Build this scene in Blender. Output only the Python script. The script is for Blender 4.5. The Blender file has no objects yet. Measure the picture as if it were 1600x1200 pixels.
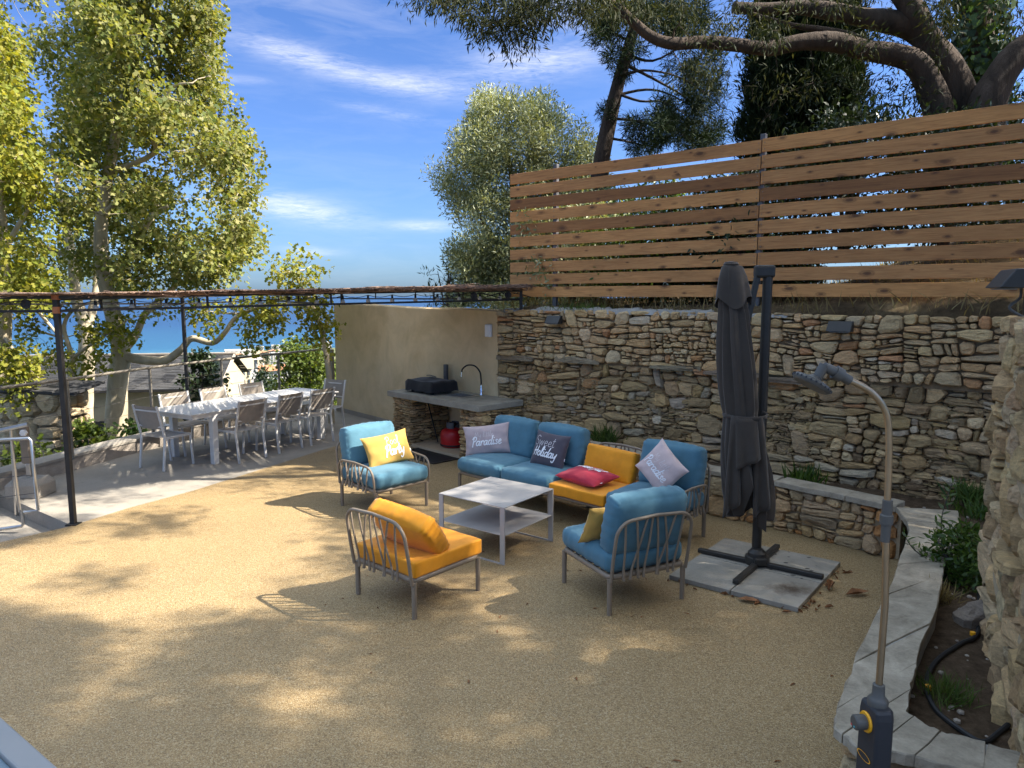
import bpy, math, random
import numpy as np
from mathutils import Vector, Matrix, noise as mnoise
R = math.radians
random.seed(7)
scene = bpy.context.scene
COL = scene.collection

# ------------------------------------------------------------------ camera, sky, sun, exposure
F_PX, CAM_H = 1109.0, 2.35
PITCH = math.atan(138 / F_PX)
cam_d = bpy.data.cameras.new('camera')
cam_d.sensor_width = 36.0
cam_d.lens = 36.0 * F_PX / 1600.0
cam_d.clip_start, cam_d.clip_end = 0.05, 200000
cam = bpy.data.objects.new('camera', cam_d)
cam.location = (0, 0, CAM_H)
cam.rotation_euler = (math.pi / 2 - PITCH, 0, 0)
COL.objects.link(cam)
scene.camera = cam

SUN = Vector((0.73, -0.045, 0.70)).normalized()
SUN_EL = math.asin(SUN.z)
SUN_AZ = math.atan2(SUN.x, SUN.y)
sun_d = bpy.data.lights.new('sun', 'SUN')
sun_d.energy = 2.0
sun_d.angle = R(0.53)
sun_d.color = (1.0, 0.94, 0.84)
sun = bpy.data.objects.new('sun', sun_d)
sun.rotation_euler = (-SUN).to_track_quat('-Z', 'Y').to_euler()
COL.objects.link(sun)

scene.view_settings.view_transform = 'Standard'
scene.view_settings.look = 'None'
scene.view_settings.gamma = 1.0
scene.view_settings.use_curve_mapping = False
scene.view_settings.exposure = 2.95

world = bpy.data.worlds.new('World')
scene.world = world
world.use_nodes = True
wt = world.node_tree
wt.nodes.clear()
def wn(t, **k):
    n = wt.nodes.new(t)
    for a, b in k.items(): setattr(n, a, b)
    return n
def wmath(op, a, b=None):
    n = wn('ShaderNodeMath', operation=op)
    for i, v in enumerate((a, b)):
        if v is None: continue
        if isinstance(v, (int, float)): n.inputs[i].default_value = v
        else: wt.links.new(v, n.inputs[i])
    return n.outputs[0]
w_out = wn('ShaderNodeOutputWorld')
w_bg = wn('ShaderNodeBackground')
w_bg.inputs['Strength'].default_value = 0.15
w_sky = wn('ShaderNodeTexSky', sky_type='NISHITA')
w_sky.sun_disc = False
w_sky.sun_elevation = SUN_EL
w_sky.sun_rotation = SUN_AZ
w_sky.altitude = 60
w_sky.air_density = 1.0
w_sky.dust_density = 1.2
w_sky.ozone_density = 1.5
w_tc = wn('ShaderNodeTexCoord')
w_sep = wn('ShaderNodeSeparateXYZ')
wt.links.new(w_tc.outputs['Generated'], w_sep.inputs[0])
AZ = wmath('ARCTAN2', w_sep.outputs[0], w_sep.outputs[1])
EL = wmath('ARCSINE', w_sep.outputs[2])
def wnoise(sx, sy, sz, scale, detail, rough=0.55, dist=0.0):
    mp = wn('ShaderNodeMapping')
    mp.inputs['Scale'].default_value = (sx, sy, sz)
    mp.inputs['Rotation'].default_value = (0, R(12), 0)
    wt.links.new(w_tc.outputs['Generated'], mp.inputs[0])
    nz = wn('ShaderNodeTexNoise')
    nz.inputs['Scale'].default_value = scale
    nz.inputs['Detail'].default_value = detail
    nz.inputs['Roughness'].default_value = rough
    nz.inputs['Distortion'].default_value = dist
    wt.links.new(mp.outputs[0], nz.inputs['Vector'])
    return nz.outputs['Fac']
n_wisp = wnoise(1.4, 1.4, 7.0, 6.0, 8, 0.62, 0.6)
n_fine = wnoise(2.0, 2.0, 14.0, 20.0, 8, 0.72, 0.7)
def streak(az, el, rot, la, lb, amp):
    """a cirrus bank centred on a sky direction (degrees)"""
    da = wmath('SUBTRACT', AZ, R(az)); de = wmath('SUBTRACT', EL, R(el))
    c, s = math.cos(R(rot)), math.sin(R(rot))
    p = wmath('ADD', wmath('MULTIPLY', da, c), wmath('MULTIPLY', de, s))
    q = wmath('SUBTRACT', wmath('MULTIPLY', de, c), wmath('MULTIPLY', da, s))
    p = wmath('DIVIDE', p, R(la)); q = wmath('DIVIDE', q, R(lb))
    d = wmath('ADD', wmath('MULTIPLY', p, p), wmath('MULTIPLY', q, q))
    return wmath('MULTIPLY', wmath('EXPONENT', wmath('MULTIPLY', d, -1.0)), amp)
streaks = [(-15.5, 17.0, -10, 5.5, 0.75, 1.15), (-7.0, 15.6, -2, 4.5, 0.75, 0.95), (1.5, 17.2, 4, 4.6, 1.15, 1.15),
           (-17.0, 6.6, -9, 4.6, 0.85, 1.25), (-7.0, 5.4, 0, 2.2, 0.35, 0.9), (-15.8, 3.4, -2, 1.8, 0.3, 0.9),
           (4.5, 21.5, -8, 4.0, 1.6, 0.75), (-9.5, 13.6, -8, 4, 0.35, 0.5), (-20.5, 15.2, 1, 2.2, 0.25, 0.6)]
acc = None
for s in streaks:
    o = streak(*s)
    acc = o if acc is None else wmath('ADD', acc, o)
wmix = wmath('ADD', wmath('MULTIPLY', n_wisp, 0.5), wmath('MULTIPLY', n_fine, 0.5))
cl = wmath('MULTIPLY', acc, wmath('MAXIMUM', wmath('MULTIPLY', wmath('SUBTRACT', wmix, 0.34), 3.4), 0.0))
el_w = wmath('MINIMUM', wmath('MAXIMUM', wmath('DIVIDE', wmath('SUBTRACT', EL, R(16)), R(26)), 0.06), 1.0)   # cirrus veil added overhead, all round, to brighten the shade below
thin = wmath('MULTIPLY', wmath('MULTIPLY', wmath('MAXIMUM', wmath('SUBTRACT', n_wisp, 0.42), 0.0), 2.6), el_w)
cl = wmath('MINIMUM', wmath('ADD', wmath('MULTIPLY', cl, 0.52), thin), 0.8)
w_hs = wn('ShaderNodeHueSaturation')
w_hs.inputs['Saturation'].default_value = 0.94
w_er = wn('ShaderNodeValToRGB')          # low sky dimmed and blued, overhead kept brighter to fill the shade, all round
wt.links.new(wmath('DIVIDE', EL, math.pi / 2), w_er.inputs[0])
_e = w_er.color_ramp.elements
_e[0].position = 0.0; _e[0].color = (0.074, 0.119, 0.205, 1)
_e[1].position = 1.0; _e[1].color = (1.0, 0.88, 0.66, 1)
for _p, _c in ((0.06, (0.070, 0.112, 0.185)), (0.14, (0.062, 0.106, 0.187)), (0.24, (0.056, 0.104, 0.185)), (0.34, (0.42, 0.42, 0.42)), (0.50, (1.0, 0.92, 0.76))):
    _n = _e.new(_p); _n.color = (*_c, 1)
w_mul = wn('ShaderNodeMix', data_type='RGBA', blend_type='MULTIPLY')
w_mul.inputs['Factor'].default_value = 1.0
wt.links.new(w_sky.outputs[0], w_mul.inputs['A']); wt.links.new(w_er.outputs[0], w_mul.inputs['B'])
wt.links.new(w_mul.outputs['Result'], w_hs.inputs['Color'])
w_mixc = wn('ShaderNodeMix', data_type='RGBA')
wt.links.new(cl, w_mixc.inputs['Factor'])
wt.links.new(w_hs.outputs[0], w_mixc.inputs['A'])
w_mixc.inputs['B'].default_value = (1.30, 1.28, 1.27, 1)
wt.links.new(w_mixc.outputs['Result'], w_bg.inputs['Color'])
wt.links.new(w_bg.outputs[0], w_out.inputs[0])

# ------------------------------------------------------------------ helpers
def at(u, v, Y):
    """world point seen at photo pixel (u, v) at forward distance Y"""
    x = (u - 800) / F_PX; y = -(v - 600) / F_PX
    d = (x, math.cos(PITCH) + y * math.sin(PITCH), -math.sin(PITCH) + y * math.cos(PITCH))
    t = Y / d[1]
    return Vector((d[0] * t, Y, CAM_H + d[2] * t))
def to_px(p):
    dz = p[2] - CAM_H
    f = p[1] * math.cos(PITCH) - dz * math.sin(PITCH)
    up = p[1] * math.sin(PITCH) + dz * math.cos(PITCH)
    if f < 0.05: return None
    return (800 + F_PX * p[0] / f, 600 - F_PX * up / f)

def empty(name, loc=(0, 0, 0), rz=0.0, label=None, cat=None, group=None, kind=None, parent=None):
    o = bpy.data.objects.new(name, None)
    o.location = loc; o.rotation_euler = (0, 0, rz)
    o.empty_display_size = 0.1
    COL.objects.link(o)
    if parent: o.parent = parent
    return tag(o, label, cat, group, kind)
def tag(o, label=None, cat=None, group=None, kind=None):
    if label: o['label'] = label
    if cat: o['category'] = cat
    if group: o['group'] = group
    if kind: o['kind'] = kind
    return o
def link(name, me, mat=None, parent=None, smooth=False):
    if mat is not None and not me.materials: me.materials.append(mat)
    if smooth: me.polygons.foreach_set('use_smooth', [True] * len(me.polygons))
    o = bpy.data.objects.new(name, me)
    COL.objects.link(o)
    if parent: o.parent = parent
    return o
def copy_tree(o, parent=None):
    c = o.copy(); COL.objects.link(c)
    c.parent = parent
    for ch in [x for x in bpy.data.objects if x.parent == o]:
        copy_tree(ch, c)
    return c
def bev(o, w=0.004, seg=2):
    m = o.modifiers.new('edge', 'BEVEL'); m.width = w; m.segments = seg; m.limit_method = 'ANGLE'; m.angle_limit = R(35)
    return o

class MB:
    def __init__(s): s.v = []; s.f = []
    def add(s, vs, fs):
        b = len(s.v); s.v.extend([tuple(x) for x in vs]); s.f.extend([tuple(i + b for i in f) for f in fs]); return s
    def box(s, c, d, rot=None):
        x, y, z = d[0] / 2, d[1] / 2, d[2] / 2
        vs = [Vector((a, b, e)) for e in (-z, z) for a, b in ((-x, -y), (x, -y), (x, y), (-x, y))]
        if rot is not None: vs = [rot @ q for q in vs]
        c = Vector(c)
        return s.add([q + c for q in vs], [(3, 2, 1, 0), (4, 5, 6, 7), (0, 1, 5, 4), (1, 2, 6, 5), (2, 3, 7, 6), (3, 0, 4, 7)])
    def bar(s, a, b, w, h, up=(0, 0, 1)):
        a, b = Vector(a), Vector(b); t = (b - a); L = t.length; t.normalize()
        up = Vector(up)
        if abs(t.dot(up)) > 0.99: up = Vector((0, 1, 0))
        sd = t.cross(up).normalized(); u = sd.cross(t)
        return s.box((a + b) / 2, (L, w, h), Matrix((t, sd, u)).transposed())
    def tube(s, pts, r, n=8, cap=True, closed=False):
        pts = [Vector(p) for p in pts]; m = len(pts)
        rs = r if isinstance(r, (list, tuple)) else [r] * m
        base = len(s.v); prev = None
        for i, p in enumerate(pts):
            if closed: t = pts[(i + 1) % m] - pts[i - 1]
            else: t = pts[min(i + 1, m - 1)] - pts[max(i - 1, 0)]
            if t.length < 1e-9: t = Vector((0, 0, 1))
            t.normalize()
            if prev is None:
                a = Vector((0, 0, 1)) if abs(t.z) < 0.9 else Vector((1, 0, 0))
                nx = t.cross(a).normalized()
            else:
                nx = prev - t * prev.dot(t)
                if nx.length < 1e-6: nx = t.orthogonal()
                nx.normalize()
            prev = nx; ny = t.cross(nx)
            for k in range(n):
                an = 2 * math.pi * k / n
                s.v.append(tuple(p + (nx * math.cos(an) + ny * math.sin(an)) * rs[i]))
        for i in range(m if closed else m - 1):
            j = (i + 1) % m
            for k in range(n):
                k2 = (k + 1) % n
                s.f.append((base + i * n + k, base + i * n + k2, base + j * n + k2, base + j * n + k))
        if cap and not closed:
            s.f.append(tuple(base + k for k in range(n))[::-1])
            s.f.append(tuple(base + (m - 1) * n + k for k in range(n)))
        return s
    def lathe(s, prof, n=16, c=(0, 0, 0), rot=None):
        base = len(s.v); c = Vector(c)
        for r, z in prof:
            for k in range(n):
                an = 2 * math.pi * k / n
                q = Vector((r * math.cos(an), r * math.sin(an), z))
                if rot is not None: q = rot @ q
                s.v.append(tuple(q + c))
        for i in range(len(prof) - 1):
            for k in range(n):
                k2 = (k + 1) % n
                s.f.append((base + i * n + k, base + i * n + k2, base + (i + 1) * n + k2, base + (i + 1) * n + k))
        s.f.append(tuple(base + k for k in range(n))[::-1])
        s.f.append(tuple(base + (len(prof) - 1) * n + k for k in range(n)))
        return s
    def prism(s, poly, z0, z1):
        n = len(poly)
        vs = [(x, y, z0) for x, y in poly] + [(x, y, z1) for x, y in poly]
        fs = [tuple(range(n))[::-1], tuple(range(n, 2 * n))] + [(i, (i + 1) % n, n + (i + 1) % n, n + i) for i in range(n)]
        return s.add(vs, fs)
    def mesh(s, name):
        me = bpy.data.meshes.new(name); me.from_pydata(s.v, [], s.f); me.update(); return me
    def build(s, name, mat=None, parent=None, smooth=False, bevel=0):
        o = link(name, s.mesh(name), mat, parent, smooth)
        if smooth == 'auto' or smooth is True:
            try: o.data.set_sharp_from_angle(angle=R(40))
            except Exception: pass
        if bevel: bev(o, bevel)
        return o

def ccw(poly):
    a = sum(poly[i][0] * poly[(i + 1) % len(poly)][1] - poly[(i + 1) % len(poly)][0] * poly[i][1] for i in range(len(poly)))
    return poly if a > 0 else poly[::-1]
def smooth_path(pts, n=6):
    pts = [Vector(p) for p in pts]; out = []
    for i in range(len(pts) - 1):
        p0, p1, p2, p3 = pts[max(i - 1, 0)], pts[i], pts[i + 1], pts[min(i + 2, len(pts) - 1)]
        for k in range(n):
            t = k / n
            out.append(0.5 * ((2 * p1) + (p2 - p0) * t + (2 * p0 - 5 * p1 + 4 * p2 - p3) * t * t + (3 * p1 - p0 - 3 * p2 + p3) * t ** 3))
    out.append(pts[-1]); return out
def np_mesh(name, V, faces, nper):
    """V (n,3) array, faces flat index array, nper vertices per face"""
    me = bpy.data.meshes.new(name)
    nf = len(faces) // nper
    me.vertices.add(len(V)); me.vertices.foreach_set('co', np.asarray(V, np.float32).ravel())
    me.loops.add(len(faces)); me.loops.foreach_set('vertex_index', np.asarray(faces, np.int32))
    me.polygons.add(nf); me.polygons.foreach_set('loop_start', np.arange(0, nf * nper, nper, dtype=np.int32))
    me.polygons.foreach_set('loop_total', np.full(nf, nper, np.int32))
    me.update(calc_edges=True); return me
def set_tint(me, cols):
    a = me.color_attributes.new('tint', 'FLOAT_COLOR', 'POINT')
    a.data.foreach_set('color', np.asarray(cols, np.float32).ravel())

# ------------------------------------------------------------------ materials
class NT:
    def __init__(s, name):
        s.m = bpy.data.materials.new(name); s.m.use_nodes = True
        s.t = s.m.node_tree; s.b = s.t.nodes['Principled BSDF']; s.out = s.t.nodes['Material Output']
        s.tc = s.n('ShaderNodeTexCoord')
    def n(s, ty, **k):
        x = s.t.nodes.new(ty)
        for a, b in k.items(): setattr(x, a, b)
        return x
    def put(s, sock, v):
        if hasattr(v, 'is_linked') or isinstance(v, bpy.types.NodeSocket): s.t.links.new(v, sock)
        elif isinstance(v, (tuple, list)) and len(v) == 3 and sock.type == 'RGBA': sock.default_value = (*v, 1)
        else: sock.default_value = v
    def map(s, scale=(1, 1, 1), src='Object', rot=(0, 0, 0), loc=None):
        mp = s.n('ShaderNodeMapping'); s.t.links.new(s.tc.outputs[src], mp.inputs[0])
        mp.inputs['Scale'].default_value = scale; mp.inputs['Rotation'].default_value = rot
        if loc is not None: s.put(mp.inputs['Location'], loc)
        return mp.outputs[0]
    def noise(s, vec, scale, detail=4, rough=0.55, dist=0.0):
        x = s.n('ShaderNodeTexNoise'); s.t.links.new(vec, x.inputs['Vector'])
        x.inputs['Scale'].default_value = scale; x.inputs['Detail'].default_value = detail
        x.inputs['Roughness'].default_value = rough; x.inputs['Distortion'].default_value = dist
        return x.outputs['Fac']
    def voro(s, vec, scale, feature='F1', out='Distance', rnd=1.0):
        x = s.n('ShaderNodeTexVoronoi', feature=feature); s.t.links.new(vec, x.inputs['Vector'])
        x.inputs['Scale'].default_value = scale; x.inputs['Randomness'].default_value = rnd
        return x.outputs[out]
    def ramp(s, fac, stops):
        x = s.n('ShaderNodeValToRGB'); s.t.links.new(fac, x.inputs[0]); e = x.color_ramp.elements
        while len(e) < len(stops): e.new(0.5)
        for i, (p, c) in enumerate(stops):
            e[i].position = p; e[i].color = (*c, 1) if not isinstance(c, (int, float)) else (c, c, c, 1)
        return x.outputs[0]
    def mix(s, fac, a, b, mode='MIX'):
        x = s.n('ShaderNodeMix', data_type='RGBA', blend_type=mode)
        s.put(x.inputs['Factor'], fac); s.put(x.inputs['A'], a); s.put(x.inputs['B'], b); return x.outputs['Result']
    def math(s, op, a, b=0.0, clamp=False):
        x = s.n('ShaderNodeMath', operation=op); x.use_clamp = clamp; s.put(x.inputs[0], a); s.put(x.inputs[1], b); return x.outputs[0]
    def bump(s, h, strength=0.3, dist=0.01, prev=None):
        x = s.n('ShaderNodeBump'); s.t.links.new(h, x.inputs['Height'])
        x.inputs['Strength'].default_value = strength; x.inputs['Distance'].default_value = dist
        if prev is not None: s.t.links.new(prev, x.inputs['Normal'])
        s.t.links.new(x.outputs[0], s.b.inputs['Normal']); return x.outputs[0]
    def base(s, c, rough=0.6, metal=0.0, spec=0.4):
        s.put(s.b.inputs['Base Color'], c); s.put(s.b.inputs['Roughness'], rough); s.b.inputs['Metallic'].default_value = metal
        s.b.inputs['Specular IOR Level'].default_value = spec; return s

def simple(name, col, rough=0.5, metal=0.0, var=0.12, scale=6, bump=0.0, bscale=60, spec=0.4, bdist=0.004):
    q = NT(name); v = q.map()
    f = q.noise(v, scale, 5, 0.6)
    lo = tuple(c * (1 - var) for c in col); hi = tuple(min(1, c * (1 + var)) for c in col)
    q.base(q.ramp(f, [(0.3, lo), (0.7, hi)]), rough, metal, spec)
    if bump: q.bump(q.noise(v, bscale, 3), bump, bdist)
    return q.m
def fabric(name, col, rough=0.85, var=0.06, weave=900):
    q = NT(name); v = q.map()
    f = q.noise(v, 9, 4, 0.6)
    lo = tuple(c * (1 - var * 2) for c in col); hi = tuple(min(1, c * (1 + var)) for c in col)
    q.base(q.ramp(f, [(0.3, lo), (0.7, hi)]), rough, 0, 0.25)
    b = q.bump(q.noise(v, 7, 3, 0.5, 0.5), 0.25, 0.012)
    q.bump(q.noise(v, weave, 1), 0.12, 0.001, b)
    q.b.inputs['Sheen Weight'].default_value = 0.15
    return q.m
def leafmat(name, cols, trans=0.45, rough=0.45, spec=0.35, vscale=0.8):
    q = NT(name)
    g = q.n('ShaderNodeNewGeometry')
    rnd = q.ramp(g.outputs['Random Per Island'], [(i / max(1, len(cols) - 1), c) for i, c in enumerate(cols)])
    v = q.map()
    cl_ = q.ramp(q.noise(v, vscale, 3), [(0.3, 0.72), (0.7, 1.2)])
    c = q.mix(1.0, rnd, cl_, 'MULTIPLY')
    q.base(c, rough, 0, spec)
    tr = q.n('ShaderNodeBsdfTranslucent')
    tcol = q.mix(1.0, c, (1.25, 1.15, 0.45), 'MULTIPLY')
    q.put(tr.inputs['Color'], tcol)
    mx = q.n('ShaderNodeMixShader'); mx.inputs[0].default_value = trans
    q.t.links.new(q.b.outputs[0], mx.inputs[1]); q.t.links.new(tr.outputs[0], mx.inputs[2])
    q.t.links.new(mx.outputs[0], q.out.inputs[0])
    return q.m
def barkmat(name, a, b, c=None, scale=5, bump=0.6, sz=0.35):
    q = NT(name); v = q.map((1, 1, sz))
    f = q.noise(v, scale, 6, 0.65, 0.6)
    st = [(0.3, a), (0.62, b)] + ([(0.72, c)] if c else [])
    q.base(q.ramp(f, st), 0.9, 0, 0.15)
    q.bump(q.noise(v, scale * 4, 6, 0.7), bump, 0.03)
    return q.m

M = {}
def mk_resin():
    q = NT('resin_gravel'); v = q.map()
    g = q.n('ShaderNodeTexVoronoi'); q.t.links.new(v, g.inputs['Vector']); g.inputs['Scale'].default_value = 190
    sp = q.n('ShaderNodeSeparateColor'); q.t.links.new(g.outputs['Color'], sp.inputs[0])
    pebble = q.ramp(sp.outputs[0], [(0.0, (0.15, 0.09, 0.038)), (0.3, (0.27, 0.18, 0.079)), (0.7, (0.325, 0.225, 0.104)), (1.0, (0.41, 0.325, 0.195))])
    big = q.ramp(q.noise(v, 0.8, 7, 0.68, 0.6), [(0.3, 0.86), (0.7, 1.08)])
    mid = q.ramp(q.noise(v, 55, 3, 0.7), [(0.3, 0.84), (0.7, 1.12)])
    c = q.mix(1, q.mix(1, pebble, big, 'MULTIPLY'), mid, 'MULTIPLY')
    stain = q.ramp(q.noise(v, 2.3, 6, 0.7, 1.2), [(0.60, 0.0), (0.78, 0.28)])
    c = q.mix(stain, c, (0.26, 0.18, 0.10))
    q.base(c, 0.62, 0, 0.35)
    q.bump(g.outputs['Distance'], 0.55, 0.006)
    return q.m
M['resin'] = mk_resin()
def mk_concrete(name, lo, hi, scale=1.5, bump=0.25):
    q = NT(name); v = q.map()
    f = q.noise(v, scale, 8, 0.65, 0.5)
    sp = q.ramp(q.noise(v, 60, 3, 0.7), [(0.3, 0.88), (0.7, 1.08)])
    st = q.ramp(q.noise(v, 4.5, 6, 0.7, 1.0), [(0.60, 1.0), (0.75, 0.78)])
    c = q.mix(1, q.mix(1, q.ramp(f, [(0.28, lo), (0.72, hi)]), sp, 'MULTIPLY'), st, 'MULTIPLY')
    q.base(c, 0.85, 0, 0.2)
    q.bump(q.noise(v, 35, 6, 0.7), bump, 0.01)
    return q.m
M['concrete'] = mk_concrete('concrete', (0.25, 0.22, 0.18), (0.34, 0.305, 0.255))
M['worktop'] = mk_concrete('worktop_concrete', (0.24, 0.215, 0.17), (0.40, 0.365, 0.29), 3)
M['slab'] = mk_concrete('paving_slab', (0.205, 0.185, 0.15), (0.33, 0.30, 0.25), 2.5)
M['flag'] = mk_concrete('flagstone', (0.19, 0.16, 0.115), (0.45, 0.385, 0.29), 5.5, 0.8)
M['kerb'] = mk_concrete('kerb_render', (0.26, 0.22, 0.18), (0.38, 0.33, 0.27), 2)
def mk_render():
    q = NT('beige_render'); v = q.map()
    f = q.noise(v, 0.9, 6, 0.6, 0.8)
    c = q.ramp(f, [(0.25, (0.54, 0.40, 0.225)), (0.5, (0.64, 0.485, 0.285)), (0.75, (0.70, 0.55, 0.345))])
    st = q.ramp(q.noise(q.map((1, 1, 0.8)), 2.1, 8, 0.68, 0.9), [(0.30, 0.84), (0.5, 0.97), (0.70, 1.07)])
    q.base(q.mix(1, c, st, 'MULTIPLY'), 0.92, 0, 0.15)
    b = q.bump(q.noise(v, 5, 4, 0.6), 0.3, 0.02)
    q.bump(q.noise(v, 90, 3), 0.25, 0.004, b)
    return q.m
M['render'] = mk_render()
def mk_stone(name='rubble_stone', bump=0.9):
    q = NT(name)
    at_ = q.n('ShaderNodeAttribute', attribute_name='tint')
    v = q.map()
    band = q.noise(q.map((1, 1, 4.5), rot=(R(8), R(5), 0)), 9, 7, 0.7, 0.7)
    fine = q.noise(v, 75, 5, 0.7)
    c = q.mix(1, at_.outputs['Color'], q.ramp(band, [(0.25, (0.70, 0.66, 0.60)), (0.5, (1.20, 1.13, 1.03)), (0.75, (1.55, 1.42, 1.20))]), 'MULTIPLY')
    c = q.mix(1, c, q.ramp(fine, [(0.3, 0.78), (0.7, 1.16)]), 'MULTIPLY')
    lich = q.ramp(q.noise(v, 6.5, 5, 0.7), [(0.62, 0.0), (0.72, 0.35)])
    c = q.mix(lich, c, (0.46, 0.40, 0.30))
    rust = q.ramp(q.noise(v, 3.1, 4, 0.6), [(0.6, 0.0), (0.75, 0.4)])
    c = q.mix(rust, c, (0.33, 0.19, 0.085))
    q.base(c, 0.9, 0, 0.2)
    b = q.bump(band, bump, 0.025)
    q.bump(q.noise(v, 34, 8, 0.78), 1.0, 0.018, b)
    return q.m
M['stone'] = mk_stone()
M['mortar'] = mk_concrete('lime_mortar', (0.33, 0.25, 0.15), (0.52, 0.40, 0.25), 6, 0.9)
M['joint'] = mk_concrete('earthy_mortar', (0.15, 0.105, 0.06), (0.30, 0.22, 0.13), 6, 0.9)
M['gapdark'] = mk_concrete('earth_joint', (0.08, 0.06, 0.038), (0.17, 0.13, 0.085), 6, 0.8)
M['capmortar'] = mk_concrete('cap_mortar', (0.26, 0.245, 0.215), (0.43, 0.41, 0.37), 6, 0.9)
def mk_soil():
    q = NT('soil'); v = q.map()
    c = q.ramp(q.noise(v, 14, 8, 0.75), [(0.3, (0.05, 0.033, 0.02)), (0.55, (0.125, 0.085, 0.053)), (0.8, (0.22, 0.16, 0.11))])
    q.base(c, 0.95, 0, 0.1)
    q.bump(q.noise(v, 30, 8, 0.8), 1.0, 0.03); return q.m
M['soil'] = mk_soil()
def mk_bank():
    q = NT('dry_bank'); v = q.map()
    c = q.ramp(q.noise(v, 2.2, 8, 0.75), [(0.3, (0.05, 0.034, 0.02)), (0.52, (0.14, 0.095, 0.05)), (0.78, (0.34, 0.26, 0.14))])
    q.base(c, 0.95, 0, 0.1); q.bump(q.noise(v, 12, 8, 0.8), 1.0, 0.08); return q.m
M['bank'] = mk_bank()
def mk_wood():
    q = NT('pine_board')
    oi = q.n('ShaderNodeObjectInfo')
    off = q.n('ShaderNodeCombineXYZ')
    q.put(off.inputs[0], q.math('MULTIPLY', oi.outputs['Random'], 37.0)); q.put(off.inputs[2], q.math('MULTIPLY', oi.outputs['Random'], 11.0))
    g = q.map((1.1, 8, 17), loc=off.outputs[0])
    grain = q.noise(g, 2.6, 7, 0.65, 1.1)
    c = q.ramp(grain, [(0.22, (0.25, 0.11, 0.038)), (0.45, (0.42, 0.20, 0.072)), (0.65, (0.52, 0.265, 0.098)), (0.85, (0.60, 0.345, 0.145))])
    tone = q.ramp(oi.outputs['Random'], [(0.0, (0.50, 0.43, 0.38)), (0.18, (0.66, 0.60, 0.54)), (0.3, (0.92, 0.88, 0.82)), (0.7, (1.04, 1.02, 0.98)), (1.0, (1.16, 1.12, 0.98))])
    c = q.mix(1, c, tone, 'MULTIPLY')
    kv = q.n('ShaderNodeTexVoronoi', voronoi_dimensions='2D'); km = q.map((1.0, 1, 1)); kc_ = q.n('ShaderNodeSeparateXYZ'); q.t.links.new(km, kc_.inputs[0])
    kk = q.n('ShaderNodeCombineXYZ'); q.put(kk.inputs[0], q.math('ADD', q.math('MULTIPLY', kc_.outputs[0], 2.9), q.math('MULTIPLY', oi.outputs['Random'], 57.0))); q.put(kk.inputs[1], q.math('ADD', q.math('MULTIPLY', kc_.outputs[2], 7.0), q.math('MULTIPLY', oi.outputs['Random'], 91.0)))
    km = kk.outputs[0]; q.t.links.new(km, kv.inputs['Vector']); kv.inputs['Scale'].default_value = 1.0
    ks0 = q.n('ShaderNodeSeparateColor'); q.t.links.new(kv.outputs['Color'], ks0.inputs[0])
    kd = q.math('DIVIDE', kv.outputs['Distance'], q.math('ADD', q.math('MULTIPLY', ks0.outputs[1], 0.75), 0.2))
    kd = q.math('ADD', kd, q.math('MULTIPLY', q.noise(km, 5, 4), 0.14))
    kn = q.ramp(kd, [(0.13, 1.0), (0.20, 0.85), (0.25, 0.35), (0.29, 0.55), (0.40, 0.0)])
    ksel = q.n('ShaderNodeSeparateColor'); q.t.links.new(kv.outputs['Color'], ksel.inputs[0])
    kn = q.math('MULTIPLY', kn, q.ramp(ksel.outputs[0], [(0.35, 0.0), (0.5, 1.0)]))
    c = q.mix(q.math('MULTIPLY', kn, 0.85), c, (0.075, 0.03, 0.014))
    st = q.ramp(q.noise(q.map((0.5, 1, 2.5), loc=off.outputs[0]), 2.0, 5, 0.6), [(0.35, 0.82), (0.65, 1.08)])
    c = q.mix(1, c, st, 'MULTIPLY')
    q.base(c, 0.62, 0, 0.3)
    q.bump(grain, 0.25, 0.004)
    return q.m
M['wood'] = mk_wood()
M['darkmetal'] = simple('black_iron', (0.021, 0.019, 0.0175), 0.55, 0.0, 0.3, 12, 0.2, 80)
M['rust'] = simple('rust_primer', (0.36, 0.13, 0.055), 0.8, 0, 0.35, 20, 0.3)
M['steel'] = simple('brushed_stainless', (0.62, 0.60, 0.57), 0.28, 0.95, 0.08, 20)
M['rail'] = simple('galvanised_rail', (0.20, 0.175, 0.14), 0.5, 0.4, 0.15, 20)
M['cable'] = simple('steel_cable', (0.09, 0.08, 0.07), 0.5, 0.4, 0.1)
M['postgrey'] = simple('galvanised_post', (0.10, 0.10, 0.105), 0.55, 0.3, 0.2, 15)
M['taupe'] = simple('taupe_resin', (0.205, 0.16, 0.115), 0.5, 0, 0.06, 10)
M['tabletaupe'] = simple('taupe_painted_metal', (0.37, 0.345, 0.32), 0.42, 0, 0.05, 8)
M['white'] = simple('white_painted_aluminium', (0.60, 0.575, 0.53), 0.4, 0, 0.05, 8)
M['sling'] = fabric('taupe_sling', (0.30, 0.255, 0.205), 0.8)
M['blue'] = fabric('teal_blue_canvas', (0.070, 0.168, 0.222))
M['yellow'] = fabric('saffron_canvas', (0.72, 0.275, 0.008), 0.6)
M['pyellow'] = fabric('mustard_cotton', (0.46, 0.28, 0.065))
M['pgrey'] = fabric('mauve_grey_cotton', (0.43, 0.345, 0.345))
M['pdark'] = fabric('charcoal_cotton', (0.075, 0.066, 0.082))
M['pred'] = fabric('crimson_cotton', (0.40, 0.022, 0.045))
M['ppink'] = fabric('pale_pink_cotton', (0.57, 0.44, 0.415))
M['print'] = simple('white_print', (0.80, 0.79, 0.80), 0.6, 0, 0.03)
M['thinprint'] = simple('thin_white_print', (0.66, 0.62, 0.62), 0.6, 0, 0.03)
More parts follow.
